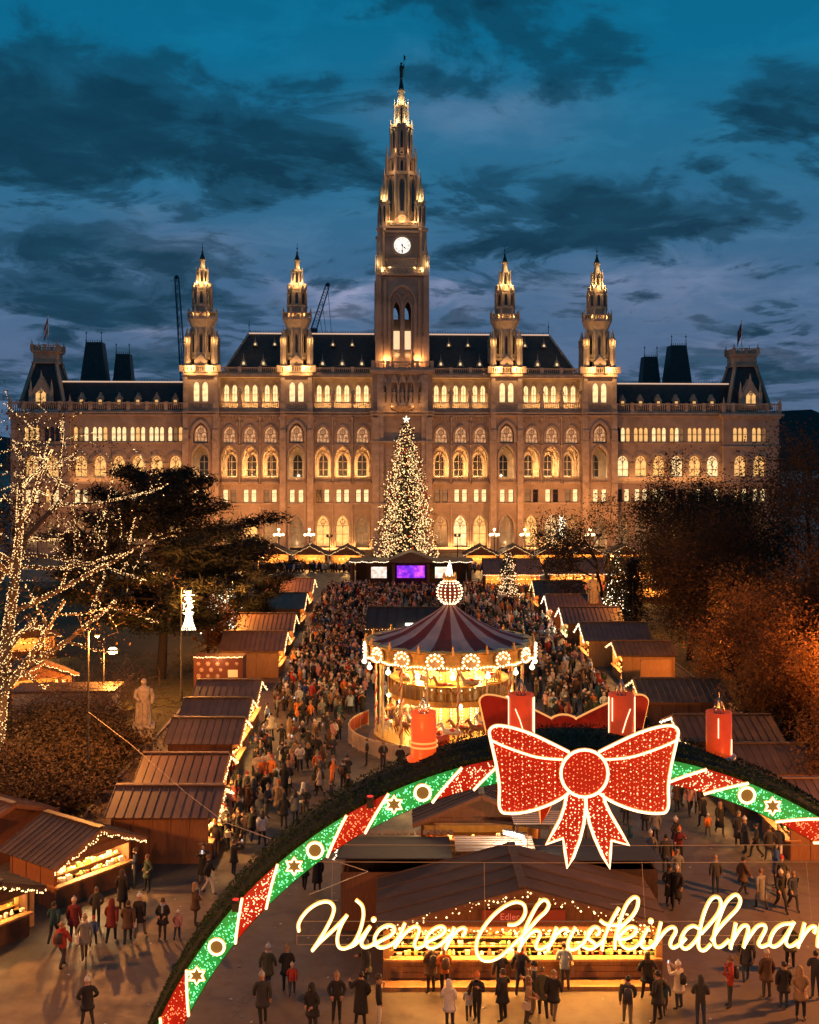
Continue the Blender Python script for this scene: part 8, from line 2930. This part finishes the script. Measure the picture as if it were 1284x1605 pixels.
BK, FT, LF, RT = pi, 0.0, -H_, H_        # away from the camera, towards it, to the left, to the right
NEAR = [
    (137, 1612, BK, 'black', 'stand', 'hat', 'mid', None, 'white'), (84, 1480, BK + .3, 'teal', 'stride', 'short', None, None, None), (98, 1519, BK, 'red', 'walk', 'short', None, 'backpack', None),
    (116, 1475, BK, 'dark red', 'stand', 'hat', 'mid', None, 'cream'), (132, 1506, BK, 'grey', 'walk', 'hat', 'mid', 'white', 'camel'), (151, 1454, BK, 'charcoal', 'pocket', 'short', None, None, None),
    (174, 1479, BK + .2, 'dark red', 'walk', 'hood', 'mid', None, None), (192, 1428, BK, 'black', 'stand', 'long', 'long', None, None), (200, 1481, BK - .2, 'brown', 'stride', 'short', 'mid', 'white', None),
    (220, 1471, BK, 'black', 'pocket', 'hat', 'mid', None, 'white'), (255, 1472, FT, 'black', 'stand', 'short', 'mid', None, None), (212, 1391, LF, 'navy', 'cup', 'short', None, None, None),
    (231, 1398, LF + .4, 'green', 'pocket', 'short', 'mid', None, None), (306, 1451, RT, 'brown', 'look', 'long', 'mid', None, None), (318, 1385, FT, 'black', 'phone', 'long', 'long', None, None),
    (327, 1402, RT, 'black', 'walk_white', 'short', None, None, None), (338, 1345, BK, 'charcoal', 'walk', 'hat', None, None, 'orange'), (366, 1373, RT + .3, 'black', 'phone', 'short', 'mid', None, None),
    (394, 1320, BK, 'black', 'walk', 'short', 'mid', None, None), (411, 1328, BK, 'white', 'walk', 'long', None, None, None), (418, 1557, BK - .3, 'olive', 'walk', 'hat', 'mid', None, 'white'),
    (449, 1555, BK, 'black', 'pocket', 'hat', 'mid', None, 'camel'), (413, 1610, BK, 'charcoal', 'walk', 'hat', 'mid', None, 'cream'), (492, 1622, FT, 'black', 'look', 'hood', 'mid', None, None),
    (528, 1604, FT + .3, 'black', 'pocket', 'hat', None, None, 'camel'), (566, 1608, BK, 'black', 'stand', 'short', 'long', None, None), (594, 1612, RT, 'black', 'stand_white', 'short', None, None, None),
    (574, 1553, LF, 'charcoal', 'cup', 'hat', 'mid', None, 'grey'), (477, 1396, BK, 'green', 'walk', 'short', 'mid', None, None), (497, 1398, BK, 'black', 'stand', 'long', 'long', None, None),
    (676, 1558, BK, 'brown', 'stand', 'short', 'mid', 'backpack', None), (698, 1561, BK, 'orange', 'look', 'hat', None, 'backpack', 'cream'), (705, 1614, BK, 'white', 'stand', 'hood', 'mid', None, None),
    (748, 1604, FT, 'black', 'pocket', 'hat', None, None, 'orange'), (785, 1565, BK, 'charcoal', 'stand', 'short', None, None, None), (788, 1602, BK + .3, 'black', 'pocket', 'short', 'mid', None, None),
    (817, 1562, BK - .2, 'navy', 'stand', 'short', None, None, None), (837, 1590, LF, 'charcoal', 'cup', 'short', None, None, None), (852, 1597, BK, 'olive', 'pocket', 'short', 'mid', None, None), (825, 1608, RT, 'camel', 'look', 'long', None, 'cream', None),
    (886, 1554, BK, 'light blue', 'look', 'short', None, 'camel', None), (867, 1600, BK, 'black', 'stand', 'short', 'mid', None, None), (983, 1610, BK, 'charcoal', 'walk', 'short', None, 'backpack', None), (1015, 1567, BK, 'black', 'stand', 'long', 'mid', 'camel', None),
    (1031, 1604, BK + .4, 'black', 'pocket', 'short', 'mid', None, None), (1065, 1583, BK + .4, 'cream', 'phone', 'hat', 'mid', 'backpack', 'white'), (1098, 1610, BK, 'charcoal', 'stand', 'hood', None, None, None), (1145, 1580, LF, 'red', 'cup', 'short', None, 'backpack', None),
    (1169, 1541, BK, 'charcoal', 'walk', 'short', 'mid', 'camel', None), (1202, 1566, BK, 'brown', 'stand', 'hat', 'mid', None, 'cream'), (1229, 1582, BK - .3, 'black', 'stand', 'short', 'mid', None, None), (1256, 1597, FT, 'camel', 'look', 'hood', 'mid', None, None), (1279, 1566, BK, 'charcoal', 'pocket', 'short', None, None, None),
    (1239, 1518, BK, 'olive', 'stand', 'hat', 'mid', None, 'grey'), (1060, 1423, FT, 'black', 'stand', 'hat', 'long', None, 'cream'), (1050, 1420, FT, 'charcoal', 'pocket', 'short', 'long', None, None), (1194, 1427, BK, 'grey', 'walk', 'short', 'long', None, None),
    (1224, 1429, FT, 'black', 'stride', 'hat', None, None, 'cream'), (1243, 1427, FT, 'navy', 'walk', 'short', 'mid', None, None), (1122, 1402, BK, 'charcoal', 'stand', 'hat', None, None, 'camel'), (1164, 1405, RT, 'brown', 'walk', 'short', 'mid', None, None),
    (1062, 1273, BK, 'brown', 'stand', 'short', 'mid', None, None), (1081, 1278, FT, 'pink', 'walk', 'short', None, None, None), (1103, 1298, BK, 'black', 'walk', 'short', 'mid', None, None), (1128, 1309, FT, 'black', 'walk', 'long', 'long', None, None),
    (1158, 1327, BK, 'charcoal', 'stand', 'hat', 'long', None, 'grey'), (1186, 1346, LF, 'black', 'stride', 'short', None, None, None), (1206, 1349, BK, 'charcoal', 'stand', 'short', 'mid', None, None), (1221, 1349, BK, 'navy', 'walk_white', 'hat', None, None, 'cream'),
    (1020, 1362, BK, 'grey', 'walk', 'hat', 'mid', None, 'white'), (1044, 1369, BK, 'charcoal', 'stand', 'short', 'mid', 'orange', None), (1065, 1351, FT, 'dark red', 'stand', 'hat', None, None, 'orange'), (1011, 1304, BK, 'black', 'stand', 'short', 'mid', None, None), (1027, 1320, BK, 'grey', 'stand', 'short', 'mid', None, None),
    (413, 1234, BK, 'orange', 'walk', 'hat', None, None, 'cream'), (522, 1232, RT, 'orange', 'look', 'short', None, 'backpack', None), (388, 1275, BK, 'brown', 'stand', 'short', 'long', None, None), (436, 1277, BK, 'camel', 'walk', 'hat', 'long', None, 'orange'),
    (463, 1290, BK, 'grey', 'stand', 'long', 'mid', None, None), (480, 1283, FT, 'olive', 'stand', 'hat', None, None, 'grey'), (445, 1300, BK, 'black', 'walk', 'hood', 'mid', None, None), (371, 1255, BK, 'black', 'stand', 'hood', 'long', None, None), (350, 1300, RT, 'charcoal', 'look', 'hat', None, None, 'white'),
    (360, 1230, BK, 'red', 'stand', 'hat', None, None, 'cream'), (498, 1195, BK, 'black', 'stand', 'short', 'long', None, None), (470, 1210, FT, 'white', 'look', 'long', None, None, None), (545, 1228, BK, 'charcoal', 'pocket', 'hat', 'mid', None, 'black'), (538, 1240, BK, 'black', 'stand', 'short', None, 'backpack', None),
    (575, 1200, LF, 'black', 'stand', 'short', None, None, None), (600, 1208, FT, 'charcoal', 'look', 'short', None, None, None), (628, 1212, BK, 'black', 'pocket', 'short', 'mid', None, None), (1035, 1245, FT, 'cream', 'look', 'long', None, None, None),
]


def nearby(px, py):
    if py > 1500 and px > 560:
        return 'before the golden counter' if px < 1030 else 'at the lower right'
    if py > 1430:
        return 'on the open paving at the lower left' if px < 400 else 'under the neon sign'
    if px < 300:
        return 'before the glowing gabled stall'
    if px < 660:
        return 'left of the arch'
    return 'right of the bow'


for (px, py, r, c, po, hd, ln, bgx, ht) in NEAR:
    if po in ('stand', 'pocket') and rp.random() < 0.6:
        po = rp.choice(('talk', 'strap', 'wide', 'cup', 'look', 'walk'))
    PX(px, py, r + rp.uniform(-0.45, 0.45), c, po, hd, ln, bgx, ht, nearby(px, py), rp.uniform(0.94, 1.05))

BLOCK = [(CARX, CARY, RC + 1.7), (0.1, 113, 5.6), (13.3, 150, 2.0), (0.2, 169.5, 8.5)]


def free(x, y, gap=0.45):
    for (bx, by, br_) in BLOCK:
        if (x - bx) ** 2 + (y - by) ** 2 < br_ ** 2:
            return False
    for (qx, qy) in people_xy:
        if abs(qx - x) < gap and abs(qy - y) < gap:
            return False
    return True


CW_ = ['black'] * 7 + ['charcoal'] * 4 + ['navy'] * 3 + ['brown'] * 2 + ['camel', 'camel', 'cream', 'cream', 'white', 'red', 'dark red', 'orange', 'green', 'olive', 'grey', 'grey', 'light blue', 'teal', 'pink', 'blue']


def zone(n, x0, x1, y0, y1, where, face=None):
    k = tries = 0
    while k < n and tries < n * 40:
        tries += 1
        x, y = rp.uniform(x0, x1), rp.uniform(y0, y1)
        if not free(x, y):
            continue
        py_ = HZN + F_PX * CAMH / y
        r = (face if face is not None else rp.choice((BK, BK, FT, LF, RT))) + rp.uniform(-0.6, 0.6)
        person(x, y, r, rp.choice(CW_), rp.choice(('stand', 'pocket', 'walk', 'stride', 'cup', 'look', 'talk', 'strap', 'wide', 'phone')), rp.choice(('short', 'short', 'long', 'hat', 'hat', 'hood')), rp.choice((None, 'mid', 'mid', 'long')),
               rp.choice((None, None, None, 'backpack', 'cream', 'black')), None, where, rp.uniform(0.90, 1.06))
        k += 1


zone(20, -9.9, -7.4, 54, 63, 'at the front of the near left stalls')
zone(26, -10.0, -7.0, 63, 76, 'at the front of the left row')
zone(18, -7.0, -4.6, 63, 80, 'in the left lane')
zone(22, -10.4, -6.5, 76, 90, 'beside the ochre stall')
zone(22, -6.5, -3.5, 80, 92, 'left behind the carousel')
zone(8, -7.0, -2.0, 58, 68, 'in the open lane left of the carousel')
zone(16, 11.6, 16.2, 60, 76, 'right of the carousel')
zone(22, 10.5, 16.2, 76, 92, 'at the felt-roofed stalls')
zone(8, 10.5, 16.8, 48, 60, 'right of the wide stall')
zone(14, -3.0, 10.0, 85.5, 94, 'just behind the carousel')
zone(24, -10.4, 16, 94, 100, 'in the crowd behind the carousel')
# children beside grown-ups
for (px, py, r, c, ht, wh) in ((146, 1484, BK, 'blue', 'red', 'at the lower left'), (277, 1474, BK, 'pink', 'white', 'beside the path'), (458, 1562, BK, 'red', 'cream', 'under the sign'), (735, 1600, BK, 'light blue', 'grey', 'before the golden counter'), (1110, 1312, BK, 'orange', 'white', 'right of the bow'), (1043, 1588, FT, 'teal', 'camel', 'at the lower right'), (425, 1262, BK, 'white', 'red', 'left of the arch')):
    p = gpt(px, py)
    o = person(p.x, p.y, r, c, 'walk', 'hat', None, None, ht, wh, 0.66)
    o['label'] = 'child-sized person in %s jacket and %s knit hat %s' % (c, ht, wh)
print('people', len(people_xy))

# ---- the crowd beyond, too many to count
lowm = MB()
lowm.lathe([(0.10, 0.0), (0.12, 0.45), (0.16, 0.85)], 6, 0, 0, 1, True, 0, 0.8)
lowm.lathe([(0.21, 0.62), (0.20, 1.0), (0.24, 1.36), (0.10, 1.48)], 7, 0, 0, 0, True, 0, 0.72)
lowm.tube([(-0.22, 0, 1.36), (-0.27, 0.02, 1.1), (-0.2, -0.12, 0.92)], [0.075, 0.065, 0.05], 5, 0)
lowm.tube([(0.22, 0, 1.36), (0.27, 0.02, 1.1), (0.2, -0.12, 0.92)], [0.075, 0.065, 0.05], 5, 0)
lowm.ball((0, -0.01, 1.60), 0.105, 6, 5, 2, 1.2)
lowm.lathe([(0.095, 1.60), (0.108, 1.66), (0.06, 1.745), (0.01, 1.76)], 6, 0, 0.02, 3)
LV = np.array(lowm.v); 
crowd_cols = [mat('crowd ' + k, v, 0.85) for k, v in COLS.items()]
names = list(COLS.keys())
cmats = crowd_cols + [mat('crowd trousers', (0.02, 0.02, 0.025), 0.85), SKIN, mat('crowd hair', (0.03, 0.018, 0.01), 0.7), mat('crowd knit', (0.6, 0.5, 0.4), 0.85)]
nC = len(crowd_cols)
VV, FF, MM = [], [], []
off = 0
gc = random.Random(23)
spots = []
cell = {}


def crowd_zone(n, x0, x1, y0, y1):
    k = tr = 0
    while k < n and tr < n * 30:
        tr += 1
        x, y = gc.uniform(x0, x1), gc.uniform(y0, y1)
        if gc.random() > 0.25 + 1.1 * (0.5 + 0.5 * sin(x * 0.9 + sin(y * 0.31) * 2.0) * cos(y * 0.42 + x * 0.23)) ** 1.3:
            continue                                   # people stand in knots with gaps between them
        key = (round(x / 0.5), round(y / 0.5))
        if key in cell or any((x - bx) ** 2 + (y - by) ** 2 < br_ ** 2 for bx, by, br_ in BLOCK):
            continue
        cell[key] = 1
        spots.append((x, y)); k += 1


crowd_zone(120, -10.4, -3.4, 84, 100)
crowd_zone(90, 10.0, 16.2, 80, 100)
crowd_zone(40, -3.0, 10.0, 88, 100)
crowd_zone(360, -10.8, 1.0, 100, 125)
crowd_zone(430, -11.5, -1.0, 125, 163)
crowd_zone(160, -12, 12, 150, 164)
crowd_zone(240, 5.0, 15.8, 100, 125)
crowd_zone(320, 0.0, 15.5, 118, 160)
crowd_zone(110, -28, -10, 190, 195)
crowd_zone(110, 9, 40, 189, 195)
crowd_zone(60, 12, 34, 156, 161)
for (x, y) in spots:
    a = gc.uniform(0, 2 * pi); s = gc.uniform(0.9, 1.05)
    ca, sa = cos(a) * s, sin(a) * s
    V = np.stack([LV[:, 0] * ca - LV[:, 1] * sa + x, LV[:, 0] * sa + LV[:, 1] * ca + y, LV[:, 2] * s], axis=1)
    VV.append(V)
    ci = names.index(gc.choice(CW_)); hi = gc.choice((nC + 2, nC + 2, nC + 2, nC + 3, ci))
    mp_ = {0: ci, 1: nC, 2: nC + 1, 3: hi}
    for f, m_ in zip(lowm.f, lowm.m):
        FF.append(tuple(i + off for i in f)); MM.append(mp_[m_])
    off += len(LV)
me = bpy.data.meshes.new('crowd')
me.from_pydata(np.concatenate(VV).tolist(), [], FF)
for m_ in cmats:
    me.materials.append(m_)
me.polygons.foreach_set('material_index', MM)
me.polygons.foreach_set('use_smooth', [True] * len(MM))
me.update()
tag(link('crowd', me), 'dense dark crowd filling the avenue between the far stalls', 'crowd', kind='stuff')
# ================================================================== done
